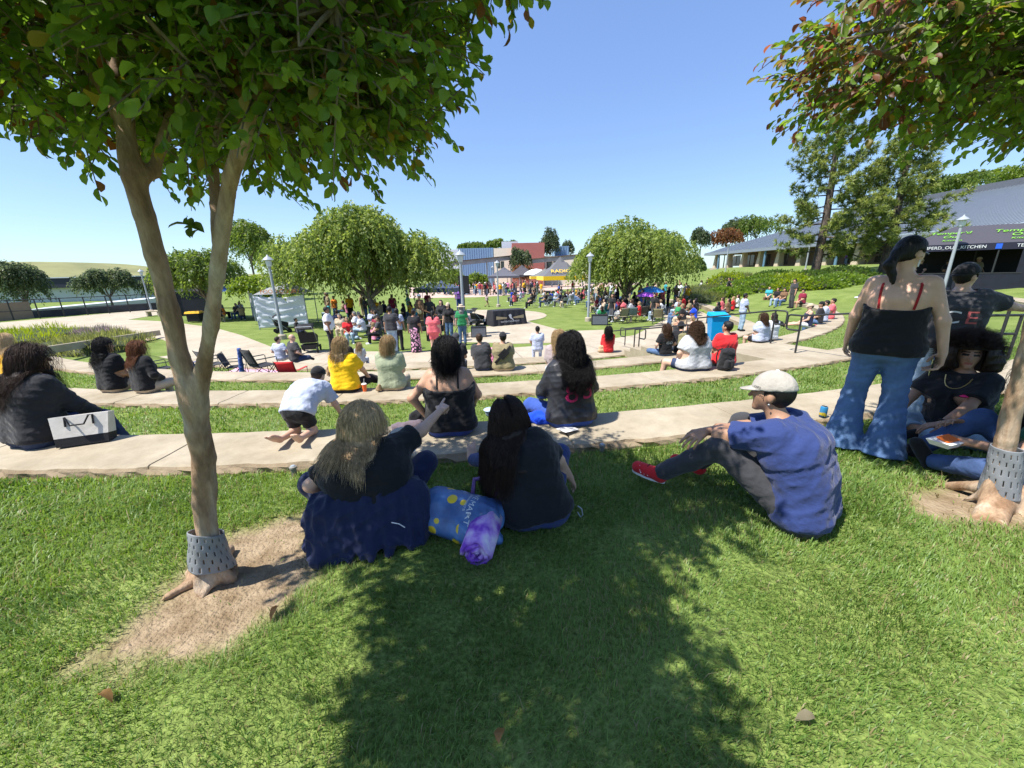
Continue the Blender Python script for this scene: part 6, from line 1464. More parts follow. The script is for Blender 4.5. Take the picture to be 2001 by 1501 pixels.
m_, nt, b_ = newmat('speckled_grey_cloth'); no = nd(nt, 'ShaderNodeTexNoise', Scale=85., Detail=2.); tc = nd(nt, 'ShaderNodeTexCoord'); nt.links.new(tc.outputs['Object'], no.inputs[0]); cr = nd(nt, 'ShaderNodeValToRGB'); nt.links.new(no.outputs['Fac'], cr.inputs[0]); cr.color_ramp.elements[0].position = .36; cr.color_ramp.elements[0].color = (.24, .24, .26, 1); cr.color_ramp.elements[1].position = .44; cr.color_ramp.elements[1].color = (.44, .45, .47, 1); nt.links.new(cr.outputs[0], b_.inputs['Base Color']); b_.inputs['Roughness'].default_value = .9
childpart(Pp, 'shirt').data.materials[0] = m_
mid('person with short black hair in plain red t-shirt with a black backpack behind', 1419, 716, -.45, S=.98, w=1.22, wb=1.3, skin='tan', hair='black', hs='bun', yaw=10, yawh=20, top=('tee', 'red'), bot=('pants', 'dgrey'), dy=.14)
q = at(1414, 722, -.45, -.02); backpack((.02, .02, .023), 'black backpack leaning against the person in the red t-shirt', q, .15, lean=.12)
mid('person with long brown hair in white shirt and black shorts by the handrail', 1490, 670, -.87, S=1.0, w=1.32, wb=1.4, skin='fair', hair='brown', hs='long', hl=.22, strands=500, wave=.006, yaw=22, top=('tee', 'lav'), bot=('shorts', 'black'), dy=.15, vox=.018)
mid('person with dark brown hair in white striped shirt next to a small child', 1517, 668, -.87, S=.98, w=1.1, skin='fair', hair='dark', hs='long', hl=.2, yaw=14, top=('tee', 'white'), bot=('pants', 'dgrey'), dy=.3, vox=.018)
mid('small blond child in white by the handrail loop', 1526, 655, -.87, S=.62, skin='fair', hair='blond', hs='short', top=('tee', 'white'), bot=('shorts', 'white'), dy=.5, vox=.018)
FV = .022
mid('boy in grey blue t-shirt and light jeans standing by the blue bin', 1450, 648, -1.0, 'stand', yaw=-100, vox=.018, S=.86, fem=False, skin='brown', hair='black', hs='short', top=('tee', 'lav'), bot=('pants', 'ljeans'), rh=(.14, .22, .9))
mid('walking person all in black on the right hand lawn', 1422, 584, hz(*P(1422, 584, -.9).xy), 'walk', yaw=66, vox=FV, S=1.04, fem=False, skin='tan', hair='black', hs='short', top=('tee', 'black'), bot=('pants', 'black'))
for (x, y, kd, yw, sk_, hr_, hs_, tp_, bt_, lab, kw) in [
    (1582, 640, 'stretch', 74, 'fair', 'brown', 'short', ('tank', 'navy'), ('shorts', 'white'), 'person in camouflage cap and navy tank top with legs stretched out', dict(cap=('tan', 'front'), fem=False)),
    (1604, 634, 'ledge', 58, 'tan', 'black', 'short', ('tee', 'offblack'), ('pants', 'jeans'), 'person in black cap and black t-shirt between two others on the right terrace', dict(cap=('black', 'back'), fem=False)),
    (1614, 630, 'ledge', 55, 'tan', 'black', 'short', ('tee', 'lav'), ('pants', 'jeans'), 'person in pale blue shirt half hidden behind the black t-shirt', dict()),
    (1627, 624, 'ledge', 60, 'tan', 'black', 'bun', ('tee', 'coral'), ('pants', 'coral'), 'person with cropped hair in coral red outfit at the end of the right terrace', dict(fem=True)),
    (1501, 584, 'ledge', 130, 'fair', 'brown', 'long', ('tee', 'teal'), ('pants', 'brown'), 'person in teal top leftmost of the group under the bank', dict()),
    (1517, 588, 'ledge', 120, 'tan', 'dark', 'long', ('tee', 'black'), ('pants', 'ljeans'), 'person with dark hair and pale jeans in the group under the bank', dict()),
    (1530, 590, 'ledge', 110, 'tan', 'black', 'long', ('tee', 'brown'), ('pants', 'jeans'), 'person in brown top beside the standing man under the bank', dict()),
    (1548, 603, 'stand', 90, 'tan', 'black', 'short', ('tee', 'char'), ('pants', 'char'), 'standing person in dark grey turned toward the seated group', dict(fem=False)),
    (1566, 594, 'ledge', 95, 'tan', 'black', 'short', ('tee', 'maroon'), ('shorts', 'black'), 'person in maroon t-shirt and black shorts seated at the bank end', dict(fem=False, w=1.2))]:
    if y < 610 and kd != 'stand': mid(lab, x, y, -.87, kd, yaw=yw, vox=FV, skin=sk_, hair=hr_, hs=hs_, top=tp_, bot=bt_, dy=0, **kw)
    else: mid(lab, x, y, -.87 if kd != 'stand' else -1.0, kd, yaw=yw, vox=FV, skin=sk_, hair=hr_, hs=hs_, top=tp_, bot=bt_, dy=.15, **kw)
for k, (x, y, hr_, tp_, lab) in enumerate([(1404, 622, 'black', 'black', 'person with long black hair nearest the blue bin on the low wall'), (1413, 609, 'brown', 'coral', 'person with brown hair in coral top on the low wall'), (1425, 612, 'dark', 'brown', 'person with dark brown hair in brown top on the low wall'), (1434, 607, 'blond', 'red', 'person with golden hair in red top on the low wall'), (1443, 602, 'brown', 'white', 'person with brown hair in white top at the far end of the low wall')]):
    mid(lab, x, y, -1.29, 'ledge', yaw=40+4*k, vox=FV, skin='fair', hair=hr_, hs='long', hl=.3, top=('tee', tp_), bot=('pants', 'djeans'), dy=.2)
mid('person with pale bare shoulders and blond hair seated beyond the handrail', 1352, 662, -1.29, 'ledge', yaw=15, vox=FV, skin='fair', hair='blond', hs='pony', top=('tank', 'grey'), bot=('pants', 'dgrey'))
mid('person with dark hair in grey tank top seated beyond the olive backpack', 1326, 660, -1.29, 'ledge', yaw=10, vox=FV, skin='tan', hair='dark', hs='bun', top=('tank', 'char'), bot=('pants', 'dgrey'), w=1.15)
# around the band and the near plaza edge
zb = ZP+.012
for (x, y, z, kd, yw, S1, w_, sk_, hr_, hs_, tp_, bt_, lab, kw) in [
    (578, 706, -1.37, 'cross', -35, 1.04, 1.15, 'fair', 'brown', 'bald', ('tee', 'char'), ('pants', 'djeans'), 'bald person with sunglasses in dark grey t-shirt by the red camp chair', dict(fem=False, glasses=True, yawh=-30)),
    (550, 704, -1.37, 'cross', -5, .92, 1., 'fair', 'dark', 'short', ('tee', 'lav'), ('pants', 'grey'), 'person with dark hair in pale grey t-shirt next to the bald person', dict(yawh=-35)),
    (582, 650, ZP, 'cross', -70, .92, 1., 'tan', 'black', 'bun', ('tee', 'black'), ('pants', 'navy'), 'person in black eating on the grass by the white sheet', dict()),
    (650, 688, ZP, 'stand', -75, 1.1, 1.25, 'brown', 'black', 'short', ('tee', 'white'), ('pants', 'offblack'), 'standing person in white t-shirt beside the black stroller', dict(fem=False)),
    (770, 690, zb, 'stand', -5, 1.1, 1.15, 'tan', 'black', 'short', ('tee', 'char'), ('pants', 'ljeans'), 'standing person in charcoal t-shirt and pale jeans watching the band', dict(fem=False, rh=(.25, .25, 1.05))),
    (782, 684, zb, 'stand', -5, 1.02, 1., 'tan', 'black', 'long', ('tee', 'lav'), ('pants', 'offblack'), 'standing person with long black hair beside the charcoal t-shirt', dict()),
    (814, 688, zb, 'stand', 0, 1., 1.12, 'tan', 'dark', 'bun', ('tee', 'offblack'), ('maxi', 'pink'), 'standing person in black top and long pink and black patterned skirt', dict()),
    (851, 692, zb, 'stand', 0, 1.0, 1.3, 'fair', 'black', 'pony', ('tee', 'coral'), ('shorts', 'coral'), 'standing person with black ponytail in loose coral t-shirt', dict(hl=.4)),
    (905, 674, zb, 'stand', 10, 1.02, 1.05, 'fair', 'grey', 'long', ('tee', 'green'), ('pants', 'jeans'), 'standing person in straw hat, green shirt and blue jeans near the loudspeaker', dict(hatcol='tan', hl=.3)),
    (880, 668, zb, 'stand', 165, 1.05, 1.1, 'fair', 'brown', 'long', ('tee', 'black'), ('pants', 'jeans'), 'musician in black with long hair facing the audience', dict(cap=('tan', 'front'))),
    (824, 640, zb, 'stand', 150, 1.12, 1., 'tan', 'brown', 'short', ('jacket', 'brown'), ('pants', 'brown'), 'guitarist in brown jacket and pale cowboy hat facing the audience', dict(fem=False, hatcol='white')),
    (866, 655, zb, 'stand', 175, 1.05, 1.1, 'fair', 'dark', 'long', ('long', 'offblack'), ('pants', 'black'), 'bass player in black with bandanna beside the drum kit', dict()),
    (706, 709, -1.29, 'ledge', 0, .72, 1., 'fair', 'blond', 'long', ('tee', 'grey'), ('pants', 'grey'), 'child with long blond hair sitting at the plaza edge', dict(hl=.34, strands=300, wave=.008)),
    (682, 708, -1.29, 'ledge', -20, .8, 1., 'fair', 'dark', 'long', ('tee', 'black'), ('pants', 'black'), 'child in black with brown streaked hair at the plaza edge', dict(hl=.3)),
    (897, 606, ZP, 'stand', 10, 1.1, 1.2, 'fair', 'grey', 'short', ('tee', 'purple'), ('pants', 'blue'), 'standing person in purple shirt and blue trousers beyond the loudspeaker', dict(fem=False)),
    (952, 600, ZP, 'walk', -60, .68, 1., 'tan', 'dark', 'long', ('tee', 'mauve'), ('shorts', 'brown'), 'small child walking alone across the lawn behind the stage', dict())]:
    p_ = mid(lab, x, y, z, kd, yaw=yw, vox=.019 if y > 640 else .024, S=S1, w=w_, skin=sk_, hair=hr_, hs=hs_, top=tp_, bot=bt_, dy=0, **kw)
    if bt_[0] == 'maxi':
        m_, nt, b_ = newmat('pink_black_print'); tc = nd(nt, 'ShaderNodeTexCoord'); vo = nd(nt, 'ShaderNodeTexVoronoi', Scale=11.); nt.links.new(tc.outputs['Object'], vo.inputs['Vector']); cr = nd(nt, 'ShaderNodeValToRGB'); cr.color_ramp.interpolation = 'CONSTANT'; nt.links.new(vo.outputs['Distance'], cr.inputs[0]); cr.color_ramp.elements[0].color = (.72, .36, .52, 1); cr.color_ramp.elements[1].position = .45; cr.color_ramp.elements[1].color = (.02, .018, .022, 1); nt.links.new(cr.outputs[0], b_.inputs['Base Color']); b_.inputs['Roughness'].default_value = .8
        childpart(p_, 'skirt').data.materials[0] = m_
    if lab.startswith(('guitarist', 'bass')):
        g = empty('guitar', p_.W((0, .17, 1.0)), p_.o.rotation_euler.z, 'pale electric guitar held by the guitarist' if lab[0] == 'g' else 'dark bass guitar held by the player in black', 'guitar'); g.rotation_euler = (0, R_(-20), p_.o.rotation_euler.z)
        S_ = SDF(); S_.ell((-.10, 0, 0), V3(.17, .03, .15), None, .02).ell((.08, 0, .0), V3(.12, .03, .11), None, .03); D, lo, ax = S_.grid(.014, 0, .04); v, f = snets(D, lo, .014); b = npmesh('body', v, f, M['plastic'], g); setcol(b, (.6, .45, .25) if lab[0] == 'g' else (.03, .03, .03)); b = MB().box((.48, 0, .0), (.66, .02, .04)).box((.86, 0, .01), (.13, .018, .07)).build('neck', pmat('guitar_wood', (.2, .1, .05)), g)
# ------------------------------------------------------------------ crowd
PROT = {}
for k, (kd, kw) in {'stand1': ('stand', dict(fem=False, hs='short')), 'stand2': ('stand', dict(hs='long', hl=.3)), 'stand3': ('stand', dict(fem=False, hs='short', cap=('black', 'front'), w=1.2, lh=(-.14, .24, 1.0), rh=(.14, .24, 1.0))), 'walk': ('walk', dict(hs='pony')), 'chair1': ('chair', dict(seat=.36, hs='short', fem=False, lean=-6)), 'chair2': ('chair', dict(seat=.36, hs='long', hl=.25)), 'chair3': ('chair', dict(seat=.36, hs='bun', w=1.25, lean=10)), 'sit1': ('cross', dict(hs='long', hl=.25)), 'sit2': ('ground', dict(fem=False, hs='short', lean=10))}.items():
    PROT[k] = [person('prototype', kd, (0, 0, 0), 0, vox=.027, **kw).o, False]
TOPN = ['black', 'white', 'grey', 'navy', 'red', 'coral', 'maroon', 'blue', 'teal', 'orange', 'gold', 'purple', 'green', 'pink', 'tan', 'char', 'olive', 'lav', 'brown', 'royal']
TOPW = [15, 4, 4, 7, 3, 2, 3, 3, 2, 1, 2, 1.5, 1.5, 2, 3, 5, 2, 3, 3, 1]
NAME = {'char': 'charcoal', 'lav': 'lavender', 'royal': 'royal blue', 'gold': 'golden', 'djeans': 'dark jeans', 'jeans': 'blue jeans', 'ljeans': 'pale jeans', 'black': 'black', 'tan': 'tan', 'dgrey': 'dark grey'}
BOTN = ['djeans', 'jeans', 'ljeans', 'black', 'tan', 'dgrey']
USED = set(); NCROWD = 0
def crowd(pts, kinds, where, group, yaw=None, scale=(.94, 1.08)):
    global NCROWD
    for x, y, z in pts:
        k = kinds[rnd.randrange(len(kinds))]; src, used = PROT[k]
        for _ in range(60):
            tc_ = rnd.choices(TOPN, TOPW)[0]; bc = rnd.choice(BOTN); hc = rnd.choice(['black', 'black', 'dark', 'brown', 'blond', 'grey'])
            lab = f"{'standing' if k[:5] == 'stand' else 'walking' if k == 'walk' else 'seated'} person, {hc} hair, {NAME.get(tc_, tc_)} top, {NAME.get(bc, bc)+('' if 'jeans' in bc else ' trousers')}, {where}"
            if lab not in USED: break
        USED.add(lab)
        if used: o = copy_tree(src)
        else: o = src; PROT[k][1] = True
        o.location = (x, y, z); o.rotation_euler = (0, 0, (yaw+rnd.gauss(0, .5)) if yaw is not None else rnd.random()*6.28); s = rnd.uniform(*scale); o.scale = (s, s, s)
        o['label'] = lab; o['category'] = 'person'; o['group'] = group; setcol(o, SK[rnd.choice(['fair', 'tan', 'tan', 'olive', 'brown'])]); NCROWD += 1
        for c_ in ALLCH.get(o.name, []):
            n_ = c_.name.split('.')[0]
            setcol(c_, {'shirt': CC[tc_], 'trousers': CC[bc], 'hair': HC[hc], 'shoe': CC[rnd.choice(['black', 'white', 'grey'])], 'cap': CC[rnd.choice(['black', 'navy', 'tan', 'white'])], 'brim': CC['black']}.get(n_, CC['black']))
def scatter(n, xr, yr, z=ZP, dmin=.55, tries=4000):
    out = []
    for _ in range(tries):
        if len(out) >= n: break
        q = P(rnd.uniform(*xr), rnd.uniform(*yr), z)
        if all((q.x-a)**2+(q.y-b)**2 > dmin*dmin for a, b, _z in out): out.append((q.x, q.y, z))
    return out
def facing(x, y): return math.atan2(-(stage_c.x-x), stage_c.y-y)
crowd(scatter(46, (868, 968), (570, 578), dmin=.6), ['stand1', 'stand2', 'stand3', 'walk'], 'before the far buildings', 'standing crowd before the far buildings')
crowd(scatter(32, (972, 1058), (571, 578), dmin=.7), ['stand1', 'stand2', 'stand3', 'sit1'], 'by the dark peaked tents', 'standing crowd before the far buildings')
SEATS = []
pts = scatter(13, (1000, 1082), (587, 604), dmin=1.1); SEATS += pts; crowd(pts, ['chair1', 'chair2', 'chair3'], 'behind the round stage', 'people seated on the lawn behind the stage', yaw=1.2)
pts = scatter(32, (1086, 1165), (577, 602), dmin=.9); SEATS += pts; crowd(pts, ['chair1', 'chair2', 'chair3', 'chair1', 'stand2'], 'by the yellow canopy', 'people seated by the yellow and black canopy', yaw=1.4)
pts = scatter(50, (1165, 1302), (594, 630), dmin=.7); SEATS += pts; crowd(pts, ['chair1', 'chair2', 'chair3', 'sit1', 'chair2', 'stand2'], 'under the right weeping tree', 'people seated under the right weeping tree', yaw=1.5)
crowd(scatter(16, (1165, 1290), (578, 594), dmin=.9), ['stand1', 'stand2', 'chair1'], 'behind the right tree', 'people behind the right weeping tree', yaw=1.6)
crowd(scatter(13, (1296, 1345), (568, 606), dmin=1.0), ['stand1', 'stand2', 'walk'], 'beside the curved wall', 'people on the path by the curved wall', yaw=1.6)
crowd(scatter(10, (1318, 1362), (612, 640), dmin=.9), ['chair1', 'chair2', 'chair3'], 'near the curved wall end', 'people seated near the curved wall', yaw=1.2)
crowd(scatter(14, (662, 752), (648, 670), dmin=.7), ['chair1', 'chair2', 'sit1', 'chair3'], 'under the left weeping tree', 'people picnicking under the left weeping tree')
crowd(scatter(13, (640, 740), (618, 627), dmin=1.0), ['stand1', 'stand2', 'chair1', 'chair2'], 'behind the left tree', 'people behind the left weeping tree')
crowd(scatter(13, (745, 850), (618, 634), dmin=.9), ['chair1', 'chair2', 'stand1'], 'behind the band', 'people behind the band')
crowd(scatter(6, (425, 480), (618, 630), dmin=.8), ['chair1', 'chair2', 'chair3'], 'by the white booth', 'people by the blue and white booth')
arc = [(49.2, 40+k*3.1+rnd.random(), 1.5) for k in range(7)]
crowd(arc, ['stand1', 'stand2', 'stand3'], 'in the arcade', 'people in the arcade', yaw=1.6)
bk = []
for (x, y, t) in ((1521, 535, 40), (1433, 548, 38), (1372, 540, 40), (1385, 537, 41)):
    q = PT_(x, y, t); bk.append((q.x, q.y, hz(q.x, q.y)))
crowd(bk, ['sit1', 'sit2'], 'among the bank shrubs', 'people sitting among the shrubs', yaw=1.6)
q1, q2 = pola(27.0, 68, -.45), pola(27.1, 66, -.45)
crowd([(q1.x, q1.y, -.45), (q2.x, q2.y, -.45)], ['sit1', 'sit2'], 'on the terrace end', 'people on the terrace end', yaw=1.2)
# ------------------------------------------------------------------ camp chairs and folding chairs
def camp_chair(label, loc, rz, col, s=1., group='folding camp chairs', low=False):
    o = empty('camp_chair', loc, rz, label, 'camp chair', group); o.scale = (s, s, s); h = .24 if low else .42
    b = MB(); n = 7; V = []
    for i in range(n):
        for j in range(n):
            u, v = i/(n-1)-.5, j/(n-1)-.5; V.append((u*.50, v*.44, h-.05*(1-4*u*u)*(1-4*v*v)+.02*v))
    F_ = [(i*n+j, (i+1)*n+j, (i+1)*n+j+1, i*n+j+1) for i in range(n-1) for j in range(n-1)]
    se = npmesh('seat', V, F_, M['cloth'], o); setcol(se, col); se.modifiers.new('t', 'SOLIDIFY').thickness = .012
    V = [((i/(n-1)-.5)*.52, -.22-.16*j/(n-1)-.035*(1-4*(i/(n-1)-.5)**2), h+.02+.46*j/(n-1)) for i in range(n) for j in range(n)]
    bk = npmesh('backrest', V, F_, M['cloth'], o); setcol(bk, col); bk.modifiers.new('t', 'SOLIDIFY').thickness = .012
    for sx in (-1, 1):
        MB().tube([(sx*.27, -.25, .0), (-sx*.0+sx*.20, .22, h)], .010, 6).tube([(sx*.27, .27, 0), (sx*.24, -.22, h+.02), (sx*.27, -.40, h+.50)], .010, 6).tube([(sx*.27, .27, 0), (sx*.28, .25, h+.20)], .010, 6).build('frame', M['blackmetal'], o, True)
        a = MB().box((sx*.29, -.02, h+.21), (.07, .50, .018), bev=.006).build('armrest', M['cloth'], o); setcol(a, col)
    MB().tube([(-.27, .27, 0), (.27, -.25, 0)], .009, 6).tube([(.27, .27, .0), (-.27, -.25, 0)], .009, 6).tube([(-.27, .27, 0), (.25, .24, h)], .009, 6).tube([(.27, .27, 0), (-.25, .24, h)], .009, 6).build('crossbar', M['blackmetal'], o, True)
    return o
gz = lambda q: hz(q.x, q.y)
for (x, y, z, rz, col, lab, s, lw) in [(315, 716, -.87, -25, CC['offblack'], 'black camp chair left of the near tree trunk', .9, False), (392, 720, -1.1, -20, CC['blue'], 'blue camp chair partly hidden by the forked trunk', .9, True), (420, 720, -1.1, -30, CC['char'], 'grey camp chair behind the fork on the pink blanket', .9, False), (462, 724, -1.1, -70, CC['offblack'], 'black camp chair seen side on beside the pink blanket', .85, False),
                               (515, 724, -1.05, -30, CC['offblack'], 'large black camp chair with a blue towel over one corner', 1.05, False), (573, 728, -1.0, 0, CC['red'], 'low red camp chair behind the third terrace', .95, True)]:
    q = at(x, y, z); c_ = camp_chair(lab, (q.x, q.y, gz(q)), R_(rz), col, s, low=lw)
    if 'large' in lab:
        tw = SDF(); tw.cone((-.24, -.40, .93), (-.26, -.44, .30), .05, .07, .02); D, lo, ax = tw.grid(.02, 0, .04); v, f = snets(D-folds(ax[0][:, None, None], ax[1][None, :, None], ax[2][None, None, :], 3, .02), lo, .02); t = npmesh('towel', v, f, M['cloth']); setcol(t, (.05, .10, .30)); t.location = (q.x, q.y, gz(q)); t.rotation_euler = c_.rotation_euler; tag(t, 'blue and white towel hanging over the large black camp chair', 'towel')
q0 = at(440, 722, -1.25); q1 = at(560, 722, -1.25)
mb = MB(); n = 14; V = []
for i in range(n):
    for j in range(6): p = q0.lerp(q1, i/(n-1)); xx, yy = p.x+.0, p.y+1.1*j/5-.3; V.append((xx, yy, hz(xx, yy)+.03+.02*math.sin(i*1.3+j*2)))
bl = npmesh('picnic_blanket', V, [(i*6+j, (i+1)*6+j, (i+1)*6+j+1, i*6+j+1) for i in range(n-1) for j in range(5)], pmat('pink_blanket', (.62, .36, .48), var=.35, scale=5)); bl.modifiers.new('t', 'SOLIDIFY').thickness = .015; tag(bl, 'pale pink blanket on the grass under the camp chairs', 'blanket')
for k, (x, y, rz, c_, lab) in enumerate([(1214, 632, 15, (.22, .20, .13), 'empty tan camp chair in front of the right weeping tree'), (1234, 630, -10, (.13, .17, .17), 'empty grey green camp chair in front of the right weeping tree'), (1252, 627, 20, (.10, .08, .06), 'dark brown camp chair in front of the right weeping tree'), (1284, 634, -20, (.20, .18, .10), 'olive camp chair near the shaded path edge'), (1180, 622, 30, (.02, .12, .14), 'teal camp chair beside the black floor box')]):
    q = at(x, y, ZP); camp_chair(lab, (q.x, q.y, ZP), R_(rz), c_, 1.05)
fold0 = None
for k, (x, y, z) in enumerate(SEATS):
    if k % 3 == 2: continue
    if fold0 is None:
        fold0 = empty('folding_chair', (0, 0, 0), 0, 'grey folding chair under a seated person on the far lawn', 'folding chair', 'folding chairs of the seated audience')
        b = MB().box((0, 0, .43), (.42, .40, .03), bev=.008).build('seat', M['greymetal'], fold0); b = MB().box((0, -.24, .78), (.42, .03, .26), rx=.12, bev=.008).build('backrest', M['greymetal'], fold0)
        for sx in (-1, 1): MB().tube([(sx*.21, .24, 0), (sx*.21, -.26, .90)], .012, 6).tube([(sx*.20, -.24, 0), (sx*.20, .18, .43)], .012, 6).build('leg', M['greymetal'], fold0, True)
        o = fold0
    else: o = copy_tree(fold0)
    pers = min((p for p in bpy.data.objects if p.get('category') == 'person'), key=lambda p: (p.location.x-x)**2+(p.location.y-y)**2)
    o.location = (x, y, z); o.rotation_euler = (0, 0, pers.rotation_euler.z)
# ------------------------------------------------------------------ bags, food and drink near the camera
def tote():
    q = at(172, 866, -.03); o = empty('tote_bag', (q.x, q.y, -.03), R_(28), 'white tote bag with black base and handles on the nearest terrace', 'tote bag')
    def taper(z0, z1, w0, w1, d0, d1): return MB().hexa([(-w0, -d0, z0), (w0, -d0, z0), (w0, d0, z0), (-w0, d0, z0)], [(-w1, -d1, z1), (w1, -d1, z1), (w1, d1, z1), (-w1, d1, z1)])
    b = taper(0, .085, .19, .195, .075, .075).build('base', M['black'], o); b = taper(.085, .29, .195, .215, .074, .055).build('panel', pmat('white_leather', (.56, .52, .47), rough=.5, bump=.1), o)
    for sy in (-1, 1): MB().tube([(-.10, sy*.072, .19), (-.10, sy*.064, .28), (-.085, sy*.09, .25+.03), (-.05, sy*.11, .20), (.05, sy*.11, .20), (.085, sy*.09, .28), (.10, sy*.064, .28), (.10, sy*.072, .19)], .008, 6).build('handle', M['black'], o, True)
    o.rotation_euler = (R_(-12), 0, R_(24))
tote()
def shopping_bag():
    q = at(905, 1035, -.02, .05); o = empty('shopping_bag', (q.x, q.y, gz(q)), R_(-22), 'blue shopping bag with yellow flowers lying on the grass between two people', 'shopping bag')
    m, nt, b = newmat('blue_floral_bag'); L = nt.links.new; tc = nd(nt, 'ShaderNodeTexCoord'); vo = nd(nt, 'ShaderNodeTexVoronoi', Scale=11.); L(tc.outputs['Object'], vo.inputs['Vector'])
    no = nd(nt, 'ShaderNodeTexNoise', Scale=7., Detail=3.); L(tc.outputs['Object'], no.inputs[0])
    r1 = nd(nt, 'ShaderNodeValToRGB'); L(no.outputs['Fac'], r1.inputs[0]); r1.color_ramp.elements[0].position = .35; r1.color_ramp.elements[0].color = (.05, .10, .24, 1); r1.color_ramp.elements[1].position = .65; r1.color_ramp.elements[1].color = (.10, .22, .45, 1)
    sep = nd(nt, 'ShaderNodeSeparateXYZ'); L(tc.outputs['Object'], sep.inputs[0])
    lt = nd(nt, 'ShaderNodeMath', operation='LESS_THAN'); L(vo.outputs['Distance'], lt.inputs[0]); lt.inputs[1].default_value = .36
    l2 = nd(nt, 'ShaderNodeMath', operation='LESS_THAN'); L(sep.outputs['X'], l2.inputs[0]); l2.inputs[1].default_value = .05
    mu = nd(nt, 'ShaderNodeMath', operation='MULTIPLY'); L(lt.outputs[0], mu.inputs[0]); L(l2.outputs[0], mu.inputs[1])
    mx = nd(nt, 'ShaderNodeMix', data_type='RGBA'); L(mu.outputs[0], mx.inputs[0]); L(r1.outputs[0], mx.inputs[6]); mx.inputs[7].default_value = (.75, .52, .03, 1); L(mx.outputs[2], b.inputs['Base Color']); b.inputs['Roughness'].default_value = .4
    S_ = SDF(); S_.cone((-.17, 0, .13), (.14, 0, .12), .13, .115, .05).cone((-.15, .08, .09), (.15, .10, .09), .09, .10, .06).cone((-.16, -.08, .08), (.17, -.10, .07), .08, .075, .06).cone((.1, -.05, .06), (.26, -.06, .04), .07, .03, .06)
    D, lo, ax = S_.grid(.011, 0, .05); X, Y, Z = ax[0][:, None, None], ax[1][None, :, None], ax[2][None, None, :]; D = np.maximum(D-folds(X, Y, Z, 9, .012), -Z); v, f = snets(D, lo, .011)
    bag = npmesh('bag', v, f, m, o)
    MB().tube([(-.02, .17, .15), (-.04, .24, .22), (.06, .28, .24), (.14, .24, .20), (.13, .16, .14)], .016, 8).build('handle', pmat('purple_handle', (.22, .12, .30)), o, True)
    for body, sz, dx in (('SAVE MART', .050, .085), ('SUPERMARKETS', .020, .05)):
        t = text_mesh('lettering', body, sz, M['whiteprint'], o, ext=0.)
        for vv in t.data.vertices: x, y = vv.co.x, vv.co.y; vv.co = Vector((dx+y, -.02-x*.9 if False else x*-.9-.02, 1))
        for vv in t.data.vertices: pass
        project(t, bag, (0, 0, -1), .003)
    r = empty('rolled_blanket', o.matrix_basis @ Vector((.19, -.10, .105)), R_(-22), 'rolled purple and white blanket tucked in the blue shopping bag', 'rolled blanket')
    m2, nt, b = newmat('purple_fleece'); L = nt.links.new; tc = nd(nt, 'ShaderNodeTexCoord'); no = nd(nt, 'ShaderNodeTexNoise', Scale=9., Detail=3.); L(tc.outputs['Object'], no.inputs[0]); cr = nd(nt, 'ShaderNodeValToRGB'); L(no.outputs['Fac'], cr.inputs[0]); e = cr.color_ramp.elements; e[0].position = .38; e[0].color = (.22, .06, .48, 1); e[1].position = .66; e[1].color = (.72, .66, .74, 1); k = e.new(.5); k.color = (.52, .30, .70, 1); L(cr.outputs[0], b.inputs['Base Color']); b.inputs['Roughness'].default_value = .95
    V = []; nn = 90; prof = []
    for i in range(nn):
        a = i/nn*2*math.pi*3.6; rr = .018+.078*i/nn+.004*math.sin(a*5); prof.append((rr*math.cos(a), rr*math.sin(a)))
    L0 = [.02*math.sin(i*.7)+.006*math.sin(i*2.3) for i in range(nn)]
    for i, (a_, b_) in enumerate(prof): V += [(a_, -.17+L0[i]*.6, b_), (a_*1.02, -.02, b_*1.02), (a_, .12, b_)]
    F_ = [(i*3+j, (i+1)*3+j, (i+1)*3+j+1, i*3+j+1) for i in range(nn-1) for j in range(2)]
    b_ = npmesh('roll', V, F_, m2, r); b_.modifiers.new('t', 'SOLIDIFY').thickness = -.020; r.rotation_euler = (R_(8), R_(20), R_(-8))
shopping_bag()
def foam_boxes():
    for k, (dx, dy, rz, lab) in enumerate([(.03, -.02, .15, 'lowest white foam box of the stack behind the long haired person'), (.0, .01, .05, 'middle white foam box of the stack behind the long haired person'), (-.02, .02, -.05, 'top white foam box of the stack behind the long haired person')]):
        q = at(1003, 836, -.03, .10); z = -.03+.071*k; o = empty('foam_box', (q.x+dx, q.y+dy, z), rz, lab, 'foam box', 'foam food boxes')
        def tp2(a, za, b, zb): return MB().hexa([(-a, -a, za), (a, -a, za), (a, a, za), (-a, a, za)], [(-b, -b, zb), (b, -b, zb), (b, b, zb), (-b, b, zb)])
        tp2(.092, .0, .112, .036).build('tray', M['foam'], o); tp2(.113, .037, .09, .068).build('lid', M['foam'], o); MB().box((0, -.113, .036), (.05, .012, .01)).build('clasp', M['foam'], o)
foam_boxes()
q = at(957, 815, -.03, .06); o = empty('plastic_bowl', (q.x, q.y, -.03), 0, 'clear blue tinted plastic bowl beside the foam boxes', 'bowl'); m_ = pmat('clear_blue_plastic', (.45, .58, .68), rough=.2); MB().lathe([(.045, 0), (.066, .06), (.07, .062), (.07, .066), (.063, .062), (.043, .005)], n=20).build('bowl', m_, o, True); MB().lathe([(.071, .066), (.06, .075), (.001, .078)], n=20).build('lid', m_, o, True)
